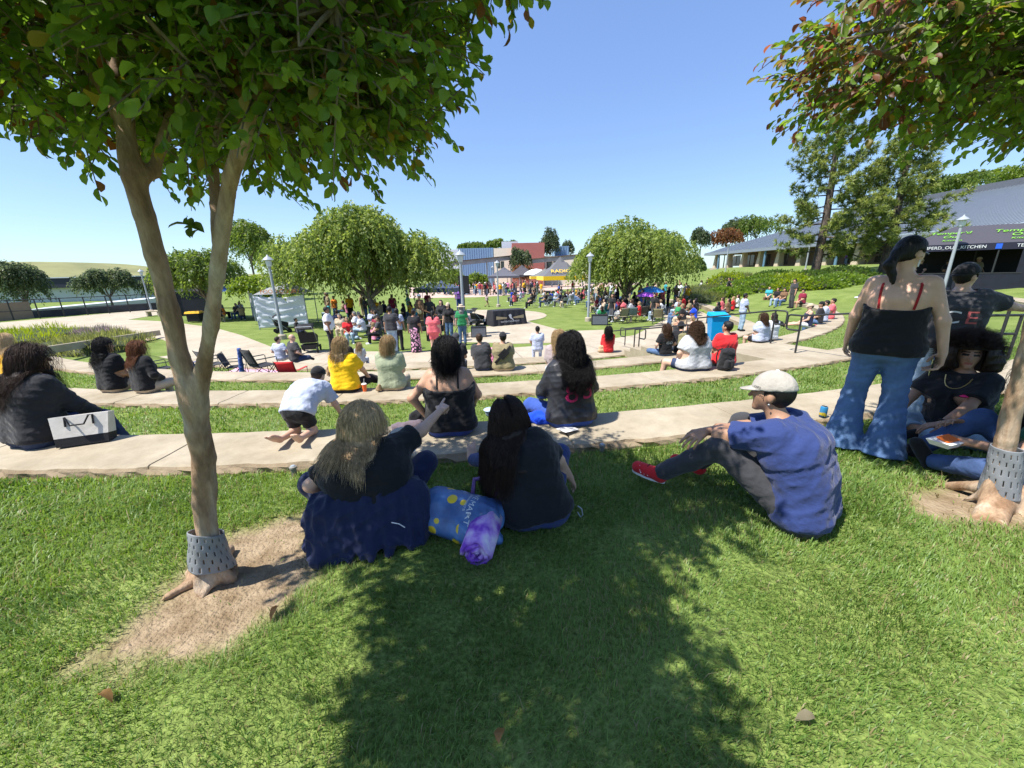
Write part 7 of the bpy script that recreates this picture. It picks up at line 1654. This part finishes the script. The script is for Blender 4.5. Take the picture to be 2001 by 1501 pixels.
def lump(name, label, cat, loc, parts, col, h=.016, amp=.02, mat=None, seed=2):
    S_ = SDF()
    for a, b, ra, rb in parts: S_.cone(a, b, ra, rb, .05)
    D, lo, ax = S_.grid(h, 0, .05); X, Y, Z = ax[0][:, None, None], ax[1][None, :, None], ax[2][None, None, :]; D = np.maximum(D-folds(X, Y, Z, seed, amp, 1., 40.), -Z+.0); v, f = snets(D, lo, h); o = npmesh(name, v, f, mat or M['cloth']); setcol(o, col); o.location = loc; tag(o, label, cat); return o
q = at(1046, 832, -.03, .12); lump('crumpled_jacket', 'bright blue jacket crumpled between the foam boxes and the jersey wearer', 'jacket', (q.x, q.y, -.03), [((-.05, 0, .03), (.16, .05, .06), .07, .08), ((.05, -.06, .03), (.2, -.05, .03), .06, .06)], CC['royal'], .014)
q = at(792, 850, -.03, .12); lump('folded_jacket', 'dark mauve jacket folded beside the strappy top wearer', 'jacket', (q.x, q.y, -.03), [((-.12, 0, .02), (.1, .05, .04), .06, .06)], (.14, .11, .13), .014); q = at(818, 838, -.03, .14); lump('black_bag', 'black cloth bag on top of the mauve jacket', 'bag', (q.x, q.y, -.03), [((-.06, 0, .08), (.08, .06, .10), .07, .075), ((0, 0, .04), (.1, 0, .05), .06, .06)], CC['black'], .014)
q = at(1110, 846, -.03, .02); o = MB().box((0, 0, .012), (.20, .13, .004), rz=.7, ry=.12).build('paper_menu', M['white']); o.location = (q.x, q.y, -.01); tag(o, 'white paper sheet lying in front of the jersey wearer', 'paper')
def can():
    q = at(1607, 815, -.03); o = empty('drink_can', (q.x, q.y, -.03), .6, 'blue and yellow drink can standing on the nearest terrace', 'can')
    m, nt, b = newmat('printed_can'); L = nt.links.new; tc = nd(nt, 'ShaderNodeTexCoord'); sp = nd(nt, 'ShaderNodeSeparateXYZ'); L(tc.outputs['Object'], sp.inputs[0]); no = nd(nt, 'ShaderNodeTexNoise', Scale=40.); L(tc.outputs['Object'], no.inputs[0]); ad = nd(nt, 'ShaderNodeMath', operation='MULTIPLY_ADD'); L(no.outputs['Fac'], ad.inputs[0]); ad.inputs[1].default_value = .05; L(sp.outputs['Z'], ad.inputs[2]); cr = nd(nt, 'ShaderNodeValToRGB'); cr.color_ramp.interpolation = 'CONSTANT'; mr = nd(nt, 'ShaderNodeMapRange'); mr.inputs['From Max'].default_value = .15; L(ad.outputs[0], mr.inputs[0]); L(mr.outputs[0], cr.inputs[0]); e = cr.color_ramp.elements; e[0].color = (.03, .10, .22, 1); e[1].position = .8; e[1].color = (.04, .28, .55, 1); k = e.new(.3); k.color = (.65, .50, .05, 1); k = e.new(.52); k.color = (.05, .25, .5, 1); L(cr.outputs[0], b.inputs['Base Color']); b.inputs['Roughness'].default_value = .3; b.inputs['Metallic'].default_value = .4
    MB().lathe([(.024, 0), (.031, .006), (.033, .012), (.033, .108), (.027, .120)], n=20).build('can_body', m, o, True); MB().lathe([(.027, .120), (.026, .122), (.024, .119), (.001, .119)], n=20).build('can_top', M['greymetal'], o, True)
can()
for (x, y, lab) in [(575, 926, 'grey sprinkler head in the grass by the pointing person'), (1176, 882, 'grey sprinkler head on the seat edge behind the long haired person'), (1420, 850, 'grey sprinkler head hidden by the cap wearer arm')][:2]:
    q = at(x, y, -.10); o = empty('sprinkler_head', (q.x, q.y, -.125), 0, lab, 'sprinkler', 'lawn sprinkler heads'); MB().lathe([(.022, 0), (.022, .075), (.03, .078), (.03, .092), (.02, .098)], n=14).build('riser', pmat('weathered_plastic', (.20, .19, .17), var=.3, scale=40), o, True); MB().lathe([(.02, .098), (.016, .104), (.001, .105)], n=14).build('nozzle', M['greymetal'], o, True)
def cup(loc, h, c1, label, lid=True):
    o = empty('drink_cup', loc, 0, label, 'cup', 'iced drinks on the second terrace'); MB().lathe([(.030, 0), (.042, h), (.040, h), (.028, .005)], n=18).build('cup', pmat('tinted_cup', c1, rough=.25, var=.2, scale=20), o, True); MB().lathe([(.044, h), (.044, h+.008), (.03, h+.02), (.001, h+.022)], n=18).build('lid', M['foam'], o, True); MB().tube([(0, 0, h+.02), (.012, .0, h+.10)], .004, 6).build('straw', M['white'], o, True)
q = at(700, 758, -.45, .05); cup((q.x, q.y, -.45), .17, (.50, .36, .24), 'tall pale brown iced drink beside the yellow t-shirt'); q = at(712, 766, -.45, .03); cup((q.x, q.y, -.45), .13, (.80, .16, .04), 'orange red iced drink in a clear cup on the second terrace')
q = at(645, 735, -.87, .0); lump('paper_bag', 'crumpled brown paper bag on the third terrace behind the yellow t-shirt', 'paper bag', (q.x, q.y, -.87), [((0, 0, .08), (0, 0, .22), .08, .06)], (.30, .19, .10), .02, .03)
q = at(738, 768, -.45, .06); lump('snack_bag', 'small crumpled brown snack bag on the second terrace', 'paper bag', (q.x, q.y, -.45), [((0, 0, .05), (.02, 0, .11), .05, .035)], (.33, .22, .12), .016, .02)
q = at(1178, 690, -1.29, .08); lump('handbag', 'tan handbag beside the person in red', 'handbag', (q.x, q.y, -1.29), [((-.08, 0, .08), (.08, 0, .08), .08, .08), ((-.08, 0, .2), (.08, 0, .2), .06, .06)], (.52, .34, .20), .02, .01)
q = at(1362, 552-552+636, -1.29); 
q = at(1366, 612-612+640, ZP)
# ------------------------------------------------------------------ stage equipment
def stage_table():
    p0, p1, p2, p3 = P(958, 637, zb), P(1022, 632, zb), P(1012, 613, zb), P(950, 618, zb)
    p0 = P(955, 637, zb); p1 = P(1023, 631, zb); dv = (p1-p0); L_ = dv.length; rz = math.atan2(dv.y, dv.x); c = (p0+p1)/2
    o = empty('covered_table', (c.x, c.y, zb), rz, 'long table under a black printed cloth on the round stage', 'table'); nx, ny = 44, 4; V = []; ring = []
    hx, hy = L_*.44, .42
    pts = []
    for k in range(160):
        s = k/160*4; 
        if s < 1: x, y = -1+2*s, -1
        elif s < 2: x, y = 1, -1+2*(s-1)
        elif s < 3: x, y = 1-2*(s-2), 1
        else: x, y = -1, 1-2*(s-3)
        pts.append((x, y))
    for lev, (z, e) in enumerate([(.93, 0), (.90, .02), (.5, .07), (.02, .13)]):
        for k, (x, y) in enumerate(pts):
            f = 1+.0; w_ = .035*math.sin(k*.9)*max(0, lev-1)*.5; V.append((x*(hx+e+w_*abs(x)), y*(hy+e*.8+w_*abs(y)), z))
    n = 160; F_ = [tuple(range(n))]+[(l*n+k, l*n+(k+1) % n, (l+1)*n+(k+1) % n, (l+1)*n+k) for l in range(3) for k in range(n)]
    b = npmesh('tablecloth', V, F_, pmat('charcoal_cloth', (.030, .030, .036), rough=.8, var=.2), o, smooth=False)
    gold = pmat('tan_logo', (.42, .34, .20)); y0 = -(hy+.11)
    for sx in (-1, 1): m = MB(); m.add([(sx*.22, y0, .50), (sx*.95, y0, .60), (sx*.95, y0, .40), (sx*.22, y0, .42)], [(0, 1, 2, 3) if sx > 0 else (3, 2, 1, 0)]); m.build('logo_bar', gold, o)
    bird = MB(); bird.add([(-.12, y0-.012, .62), (.0, y0-.012, .70), (.10, y0-.012, .62), (.08, y0-.012, .50), (.22, y0-.012, .34), (.26, y0-.012, .26), (.12, y0-.012, .36), (-.02, y0-.012, .44)], [(0, 1, 2, 3, 7), (3, 4, 5, 6, 7)]); bird.build('logo_mark', M['whiteprint'], o)
    t = text_mesh('lettering', 'ENTERTAINMENT', .13, M['whiteprint'], o, (0, y0-.02, .24), (R_(90), 0, 0), ext=.002, sx=1.25)
stage_table()
def speaker(label, loc, rz, stand=2.0):
    o = empty('loudspeaker', (loc[0], loc[1], loc[2]+stand), rz, label, 'loudspeaker'); MB().hexa([(-.26, -.2, 0), (.26, -.2, 0), (.22, .22, 0), (-.22, .22, 0)], [(-.26, -.2, .86), (.26, -.2, .86), (.22, .22, .86), (-.22, .22, .86)]).build('cabinet', M['black'], o); MB().box((0, -.205, .44), (.46, .012, .78)).build('grille', pmat('speaker_grille', (.03, .03, .032), var=.3, scale=90), o); MB().lathe([(.03, -.004), (.03, .004)], (0, -.214, .06), 10).build('badge', M['greymetal'], o)
    s = empty('speaker_stand', loc, rz, 'black tripod stand under the '+' '.join(label.split()[1:9]), 'speaker stand'); MB().tube([(0, 0, .3), (0, 0, stand)], .028, 10).build('pole', M['blackmetal'], s, True); MB().lathe([(.05, 1.15), (.05, 1.25)], n=10).build('collar', M['blackmetal'], s, True)
    for k in range(3): a = k*2.094+.5; MB().tube([(0, 0, 1.15), (.72*math.cos(a), .72*math.sin(a), 0)], .018, 6).tube([(0, 0, .35), (.38*math.cos(a), .38*math.sin(a), .55)], .012, 6).build('leg', M['blackmetal'], s, True)
q = P(911, 655, zb); speaker('black loudspeaker on a tall stand beside the grey lamp pole', (q.x, q.y, zb), .25, 2.15)
q = P(1188, 600, ZP); speaker('black loudspeaker on a stand in the shade of the right weeping tree', (q.x, q.y, ZP), -.1, 2.1)
def blackbox(label, x, y, w_, d_, h_, rz=0, z=ZP):
    q = at(x, y, z); o = empty('floor_speaker', (q.x, q.y, z), rz, label, 'floor speaker', 'black floor speakers'); MB().hexa([(-w_/2, 0, 0), (w_/2, 0, 0), (w_/2, d_, 0), (-w_/2, d_, 0)], [(-w_/2, .06, h_), (w_/2, .06, h_), (w_/2, d_, h_), (-w_/2, d_, h_)]).build('cabinet', M['black'], o); MB().box((0, .02, h_*.5), (w_*.9, .012, h_*.8), rx=-.1).build('grille', M['fascia'], o); MB().tube([(-.08, d_*.5, h_), (-.08, d_*.5, h_+.03), (.08, d_*.5, h_+.03), (.08, d_*.5, h_)], .012, 6).build('handle', M['blackmetal'], o)
blackbox('black floor speaker at the grass corner left of the plaza', 936, 660, .78, .55, .52, .1); blackbox('black floor speaker beside the lamp base near the right weeping tree', 1172, 636, .95, .6, .6, -.15)
def drums():
    q = at(846, 665, zb); o = empty('drum_kit', (q.x, q.y, zb), .2, 'black drum kit in front of the musicians', 'drum kit')
    for (x, y, z, r, h, nm) in ((0, 0, .0, .30, .5, 'bass_drum'), (-.38, -.1, .50, .18, .2, 'tom_drum'), (.36, -.1, .45, .2, .28, 'floor_drum')): b = MB().lathe([(r, 0), (r, h), (r*.96, h+.01), (.001, h+.01)], (x, y, z), 18).build(nm, M['black'], o, True)
    for x in (-.6, .6): MB().lathe([(.24, 0), (.05, .03), (.001, .035)], (x, .1, .98), 16).tube([(x, .1, 0), (x, .1, .98)], .012, 6).build('cymbal', pmat('brass', (.45, .33, .12), rough=.35, metal=.8), o, True)
drums()
def stroller(label, x, y, z, rz, s=1.):
    q = at(x, y, z); o = empty('stroller', (q.x, q.y, z), rz, label, 'stroller', 'black strollers'); o.scale = (s, s, s)
    MB().hexa([(-.25, -.32, .40), (.25, -.32, .40), (.25, .30, .34), (-.25, .30, .34)], [(-.27, -.40, .80), (.27, -.40, .80), (.27, .34, .58), (-.27, .34, .58)]).build('basket', M['black'], o); MB().hexa([(-.24, -.25, .14), (.24, -.25, .14), (.24, .28, .14), (-.24, .28, .14)], [(-.26, -.28, .32), (.26, -.28, .32), (.26, .30, .30), (-.26, .30, .30)]).build('storage_tray', M['offblack_'], o)
    for a in np.linspace(.2, 1.5, 4)[:1]: pass
    V = []; n = 9
    for i in range(n):
        a = math.pi*.12+math.pi*.52*i/(n-1)
        for j in range(5): V.append(((j/4-.5)*.54, -.08-.34*math.cos(a), .78+.30*math.sin(a)))
    h = npmesh('hood', V, [(i*5+j, i*5+j+1, (i+1)*5+j+1, (i+1)*5+j) for i in range(n-1) for j in range(4)], M['black'], o); h.modifiers.new('t', 'SOLIDIFY').thickness = .015
    MB().tube([(-.26, .30, .15), (-.27, -.42, .82), (-.25, -.60, 1.02), (.25, -.60, 1.02), (.27, -.42, .82), (.26, .30, .15)], .014, 8).build('frame', M['greymetal'], o, True)
    for sx in (-1, 1):
        for yy in (-.32, .34): w_ = MB().lathe([(.06, -.02), (.115, -.022), (.12, 0), (.115, .022), (.06, .02)], n=16).build('wheel', M['black'], o, True); w_.location = (sx*.29, yy, .12); w_.rotation_euler = (0, R_(90), 0)
M['offblack_'] = pmat('dark_mesh_fabric', (.03, .03, .033))
stroller('black wagon stroller behind the red camp chair', 608, 688, ZP, .3, 1.15); stroller('black stroller with hood beside the covered stage table', 934, 636, ZP+.012, -.8, 1.0); stroller('dark stroller parked by the white sheeted booth', 553, 650, ZP, -.9, 1.0)
# ------------------------------------------------------------------ tents, booths, umbrella, bin
def peak_tent(label, c, w_, d_, h, hp, col, band=None, rz=0, group='peaked pop-up tents', val=.32):
    o = empty('pop_up_tent', c, rz, label, 'tent', group)
    cl = M['cloth']; a, b = w_/2, d_/2; V = []; n = 9
    for i in range(n):
        for j in range(n):
            u, v = i/(n-1)*2-1, j/(n-1)*2-1; m = max(abs(u), abs(v)); z = h+(hp-h)*(1-m)**1.25; V.append((u*a, v*b, z))
    rf = npmesh('roof', V, [(i*n+j, (i+1)*n+j, (i+1)*n+j+1, i*n+j+1) for i in range(n-1) for j in range(n-1)], cl, o, smooth=False); setcol(rf, col); rf.modifiers.new('t', 'SOLIDIFY').thickness = .01
    mb = MB()
    for (x0, y0, x1, y1) in ((-a, -b, a, -b), (a, -b, a, b), (a, b, -a, b), (-a, b, -a, -b)): mb.add([(x0, y0, h-val), (x1, y1, h-val), (x1, y1, h), (x0, y0, h)], [(0, 1, 2, 3)])
    vl = mb.build('valance', cl, o); setcol(vl, band or col); vl.modifiers.new('t', 'SOLIDIFY').thickness = .012
    for sx in (-1, 1):
        for sy in (-1, 1): MB().tube([(sx*(a-.05), sy*(b-.05), 0), (sx*(a-.05), sy*(b-.05), h)], .028, 8).build('leg', M['greymetal'], o, True)
    return o
q = P(986, 571, ZP); peak_tent('dark grey peaked tent left of its twin before the cream wall', (q.x, q.y, ZP), 5.0, 4.5, 2.6, 4.0, (.10, .10, .12))
q = P(1020, 569, ZP); peak_tent('dark charcoal peaked tent between its twin and the white umbrella', (q.x, q.y-1, ZP), 5.0, 4.5, 2.7, 4.3, (.07, .065, .075))
q = P(1094, 580, ZP); yt = peak_tent('black and yellow peaked canopy on the lawn left of the weeping tree', (q.x, q.y, ZP), 5.2, 5.0, 2.6, 4.9, (.12, .12, .13), (.85, .52, .02), .1, val=.5)
o = text_mesh('lettering', 'RADIO', .8, pmat('yellow_print', (.75, .50, .05)), yt, (-.4, -2.1, 3.15), (R_(38), 0, 0), ext=.01)
o = text_mesh('lettering', 'MIX FM', .26, M['black'], yt, (0.3, -2.53, 2.35), (R_(90), 0, 0), ext=.01)
q = P(1077, 574, ZP); peak_tent('second yellow edged canopy behind the black and yellow one', (q.x-.6, q.y+3.5, ZP), 4.6, 4.4, 2.5, 3.6, (.16, .16, .15), (.80, .50, .03), .0, val=.4)
q = P(868, 615, ZP); peak_tent('navy flat canopy shading the band behind the loudspeaker', (q.x-.6, q.y+1.5, ZP), 3.4, 3.0, 2.05, 2.75, (.05, .07, .13), group='peaked pop-up tents')
def parasol(label, loc, r, h, col, rings=3):
    o = empty('umbrella', loc, 0, label, 'umbrella'); V = [(0, 0, h)]; n = 16
    for k in (1, 2, 3):
        for i in range(n): a = 2*math.pi*i/n; rr = r*k/3*(1 if i % 2 == 0 else .97); V.append((rr*math.cos(a), rr*math.sin(a), h-.42*r*(k/3)**2))
    F_ = [(0, 1+i, 1+(i+1) % n) for i in range(n)]+[(1+k*n+i, 1+(k+1)*n+i, 1+(k+1)*n+(i+1) % n, 1+k*n+(i+1) % n) for k in range(2) for i in range(n)]
    c = npmesh('canopy', V, F_, M['cloth'], o, smooth=False); setcol(c, col); MB().tube([(0, 0, .0), (0, 0, h+.06)], .018, 8).build('pole', M['greymetal'], o, True)
q = P(1048, 570, ZP); parasol('white garden umbrella right of the charcoal tent', (q.x, q.y, ZP), 2.2, 3.6, (.75, .75, .74)); q = P(1268, 615, ZP); parasol('blue umbrella above the shaded crowd', (q.x, q.y, ZP), .95, 2.0, (.03, .20, .55)); q = P(1261, 617, ZP); parasol('small purple umbrella just below the blue one', (q.x, q.y, ZP), .7, 1.65, (.42, .10, .60))
def bin_():
    q = at(1408, 668, -1.29, .4); o = empty('recycling_bin', (q.x, q.y, -1.3), R_(-12), 'bright blue wheeled recycling bin behind the red t-shirt', 'bin'); m = pmat('blue_bin_plastic', (.0, .26, .60), rough=.4, var=.05)
    MB().hexa([(-.24, -.26, .05), (.24, -.26, .05), (.24, .26, .05), (-.24, .26, .05)], [(-.31, -.36, .98), (.31, -.36, .98), (.31, .36, .98), (-.31, .36, .98)]).build('bin_body', m, o)
    MB().hexa([(-.34, -.41, .98), (.34, -.41, .98), (.34, .38, .98), (-.34, .38, .98)], [(-.31, -.38, 1.04), (.31, -.38, 1.04), (.31, .36, 1.10), (-.31, .36, 1.10)]).build('lid', pmat('teal_bin_lid', (.0, .33, .62), rough=.4), o)
    for sx in (-1, 1): w_ = MB().lathe([(.02, -.03), (.12, -.03), (.12, .03), (.02, .03)], n=16).build('wheel', M['black'], o, True); w_.location = (sx*.27, .30, .12); w_.rotation_euler = (0, R_(90), 0)
    MB().tube([(-.25, .38, 1.0), (-.25, .45, 1.02), (.25, .45, 1.02), (.25, .38, 1.0)], .018, 8).build('handle', m, o, True)
bin_()
def left_booths():
    a, b = P(508, 645, ZP), P(604, 640, ZP); o = empty('white_sheeted_booth', a, 0, 'market booth closed with a wrinkled white sheet left of the weeping tree', 'booth'); d = b-a; n, m = 60, 24; V = []
    nrm = Vector((d.y, -d.x, 0)).normalized()
    for i in range(n):
        for j in range(m):
            u, v = i/(n-1), j/(m-1); w_ = .022*math.sin(26*v+9*u+3*math.sin(5*u))+.014*math.sin(44*v-15*u+2*math.sin(9*v))+.035*math.sin(4*u*3.1+2*v); V.append(d*u+nrm*w_+Vector((0, 0, .1+v*1.95-.12*math.sin(u*math.pi)*v)))
    s = npmesh('sheet', V, [(i*m+j, (i+1)*m+j, (i+1)*m+j+1, i*m+j+1) for i in range(n-1) for j in range(m-1)], pmat('white_tarp', (.62, .64, .70), rough=.6, var=.06), o); s.modifiers.new('t', 'SOLIDIFY').thickness = .01
    bk = -nrm*3
    for q in (Vector(), d, d+bk, bk): MB().tube([q, q+Vector((0, 0, 2.15))], .03, 8).build('post', M['greymetal'], o, True)
    rf = MB(); z = Vector((0, 0, 2.15)); top = d/2+bk/2+Vector((0, 0, 2.9)); rf.add([z, d+z, d+bk+z, bk+z, top], [(0, 1, 4), (1, 2, 4), (2, 3, 4), (3, 0, 4)]); rf.build('roof', pmat('grey_tarp', (.25, .26, .27)), o)
    t = text_mesh('lettering', 'FOOD COURT', .34, pmat('orange_sign_paint', (.75, .25, .05)), o, tuple(d*.55+Vector((0, 0, 2.3))+nrm*.08), (R_(90), 0, math.atan2(d.y, d.x)), ext=.01)
    a, b = P(432, 628, ZP), P(500, 628, ZP); d = b-a; o = empty('blue_white_booth', a, 0, 'blue and white walled booth behind the fork of the near tree', 'booth'); bk = Vector((-d.y, d.x, 0)).normalized()*3
    for nm, p, q, c in (('white_wall', bk, bk+d*.45, (.70, .72, .78)), ('blue_wall', bk+d*.45, bk+d, (.10, .17, .50)), ('side_wall', d, d+bk, (.55, .62, .75))):
        mb = MB(); V = []
        for i in range(14):
            for j in range(6): u, v = i/13, j/5; V.append(p+(q-p)*u+Vector((0, .05*math.sin(7*u+3*v), v*2.2)))
        s = npmesh(nm, V, [(i*6+j, (i+1)*6+j, (i+1)*6+j+1, i*6+j+1) for i in range(13) for j in range(5)], M['cloth'], o); setcol(s, c)
    rf = MB(); z = Vector((0, 0, 2.25)); rf.add([z-bk*.2, d+z-bk*.2, d+bk+z, bk+z, d/2+bk/2+Vector((0, 0, 3.0))], [(0, 1, 4), (1, 2, 4), (2, 3, 4), (3, 0, 4)]); r_ = rf.build('roof', M['cloth'], o); setcol(r_, (.03, .10, .35))
    for q in (Vector(), d): MB().tube([q, q+Vector((0, 0, 2.25))], .03, 8).build('post', M['greymetal'], o, True)
    MB().tube([Vector((0, 0, 1.0)), d+Vector((0, 0, 1.0))], .03, 8).build('rail', M['blackmetal'], o, True)
    a, b = P(352, 618, ZP), P(404, 616, ZP); d = b-a; o = empty('black_tent', a, 0, 'black walled tent between the stems of the near tree', 'tent'); bk = Vector((-d.y, d.x, 0)).normalized()*3
    z = Vector((0, 0, 2.1)); MB().hexa([Vector(), d, d+bk, bk], [z, d+z, d+bk+z, bk+z]).build('wall', M['navyb'], o); MB().add([z*1.001-bk*.03, d*1.02+z*1.001-bk*.03, d+bk*1.03+z*1.001, bk*1.03+z*1.001, d/2+bk/2+z*1.35], [(0, 1, 4), (1, 2, 4), (2, 3, 4), (3, 0, 4)]).build('roof', M['black'], o); MB().tube([d*.0-bk*.02, z-bk*.02], .04, 8).build('post', M['greymetal'], o, True)
    q = P(384, 630, ZP); o = empty('cart', (q.x, q.y, ZP), .2, 'black cart with a yellow lid in front of the black tent', 'cart'); MB().box((0, 0, .38), (.85, .6, .6), bev=.03).build('tub', M['black'], o); MB().hexa([(-.5, -.36, .68), (.5, -.36, .68), (.5, .36, .68), (-.5, .36, .68)], [(-.46, -.3, .82), (.46, -.3, .82), (.46, .3, .82), (-.46, .3, .82)]).build('lid', pmat('yellow_lid', (.75, .42, .02)), o)
    q = P(303, 618, ZP); o = empty('bench', (q.x, q.y, ZP), .1, 'small brown bench by the lamp at the path', 'bench'); MB().box((0, 0, .45), (1.1, .5, .10), bev=.02).build('seat', M['tan'], o)
    for sx in (-1, 1): MB().box((sx*.45, 0, .2), (.12, .45, .4)).build('leg', M['tan'], o)
M['navyb'] = pmat('black_navy_canvas', (.012, .014, .024), var=.3, scale=3)
left_booths()
def food_tent():
    cx_ = PT_(1880, 560, 22); z = hz(cx_.x, cx_.y)-.05; o = empty('food_tent', (cx_.x+.8, cx_.y, z), R_(-38), 'large black food tent with green script lettering on the right', 'food tent', 'peaked pop-up tents'); cl = M['cloth']; a, b, h, hp = 3.4, 2.0, 2.5, 3.5
    rf = MB(); rf.add([(-a, -b, h), (a, -b, h), (a, b, h), (-a, b, h), (-a*.45, 0, hp), (a*.45, 0, hp)], [(0, 1, 5, 4), (1, 2, 5), (2, 3, 4, 5), (3, 0, 4)]); r_ = rf.build('roof', cl, o); setcol(r_, (.055, .052, .065))
    mb = MB()
    for (x0, y0, x1, y1) in ((-a, -b, a, -b), (a, -b, a, b), (a, b, -a, b), (-a, b, -a, -b)): mb.add([(x0, y0, h-.34), (x1, y1, h-.34), (x1, y1, h), (x0, y0, h)], [(0, 1, 2, 3)])
    v_ = mb.build('valance', cl, o); setcol(v_, (.02, .022, .04))
    for sx in (-1, 0, 1):
        for sy in (-1, 1): MB().tube([(sx*(a-.05), sy*(b-.05), 0), (sx*(a-.05), sy*(b-.05), h)], .035, 8).build('leg', M['blackmetal'], o, True)
    for x0, x1, z0, z1 in ((-a, a, 0, .95), (.8, a, .95, h-.34)): w_ = MB().box(((x0+x1)/2, -b+.03, (z0+z1)/2), (x1-x0, .03, z1-z0)).build('front_wall', M['navyb'], o)
    MB().box((-.5, b-.04, h/2), (2*a-1, .03, h-.1)).build('back_wall', M['black'], o); MB().box((-1.2, -b+.3, .98), (4.4, .6, .05)).build('counter', M['blackmetal'], o)
    gr = pmat('lime_script_paint', (.18, .42, .05)); sl = math.atan2(hp-h, b)
    for cxx, s in ((-1.75, .40), (.75, .46)):
        for k, (w1, yy) in enumerate((("Temper'd", .30), ('Out', -.18), ('Kitchen', -.62))):
            t_ = .45+yy*.45; t = text_mesh('lettering', w1, s*(1 if k < 2 else .6), gr, o, (cxx, -b+b*t_-.02, h+(hp-h)*t_+.04), (sl, 0, 0), ext=.012, shear=.35)
    text_mesh('lettering', 'TEMPERD_OUT_KITCHEN', .22, M['whiteprint'], o, (-1.75, -b-.012, h-.17), (R_(90), 0, 0), ext=.006); text_mesh('lettering', 'TEMPERD.OUT.KITCHEN', .22, M['whiteprint'], o, (1.75, -b-.012, h-.17), (R_(90), 0, 0), ext=.006)
    MB().box((.0-.05, -b-.012, h-.17), (.22, .012, .26)).build('logo_square', pmat('blue_logo', (.02, .10, .55)), o)
    M_ = Matrix.Translation(o.location) @ Matrix.Rotation(R_(-38), 4, 'Z')
    crowd([tuple(M_ @ Vector((x, .4, .0))) for x in (-2.4, -1.3, -.1)], ['stand1', 'stand3'], 'inside the black food tent', 'people inside the food tent', yaw=R_(140))
food_tent()
for k in PROT:
    if not PROT[k][1]:
        for c_ in ALLCH.get(PROT[k][0].name, []): bpy.data.objects.remove(c_)
        bpy.data.objects.remove(PROT[k][0])
print('crowd', NCROWD)
for k, (x, y, lab) in enumerate([(193, 1362, 'dry tan leaf fallen on the lawn by the bare soil'), (975, 1462, 'orange brown curled leaf in the shadowed grass'), (1592, 1412, 'grey brown dry leaf on the sunlit grass'), (545, 1180, 'small brown leaf on the soil edge')]):
    q = P(x, y, .02); z = hz(q.x, q.y); o = leaf_mesh('fallen_leaf', np.array([[0, 0, 0.]]), np.array([[1., .2*k, .25]]), np.array([[0, .4-.2*k, 1.]]), np.array([.055]), np.array([.034]), np.array([[.30, .17, .07]]) if k != 2 else np.array([[.26, .22, .15]]), M['leaf'], None, 'leaf', curl=.6); o.location = (q.x, q.y, z+.035); o.rotation_euler = (0, 0, k*1.3); tag(o, lab, 'leaf')
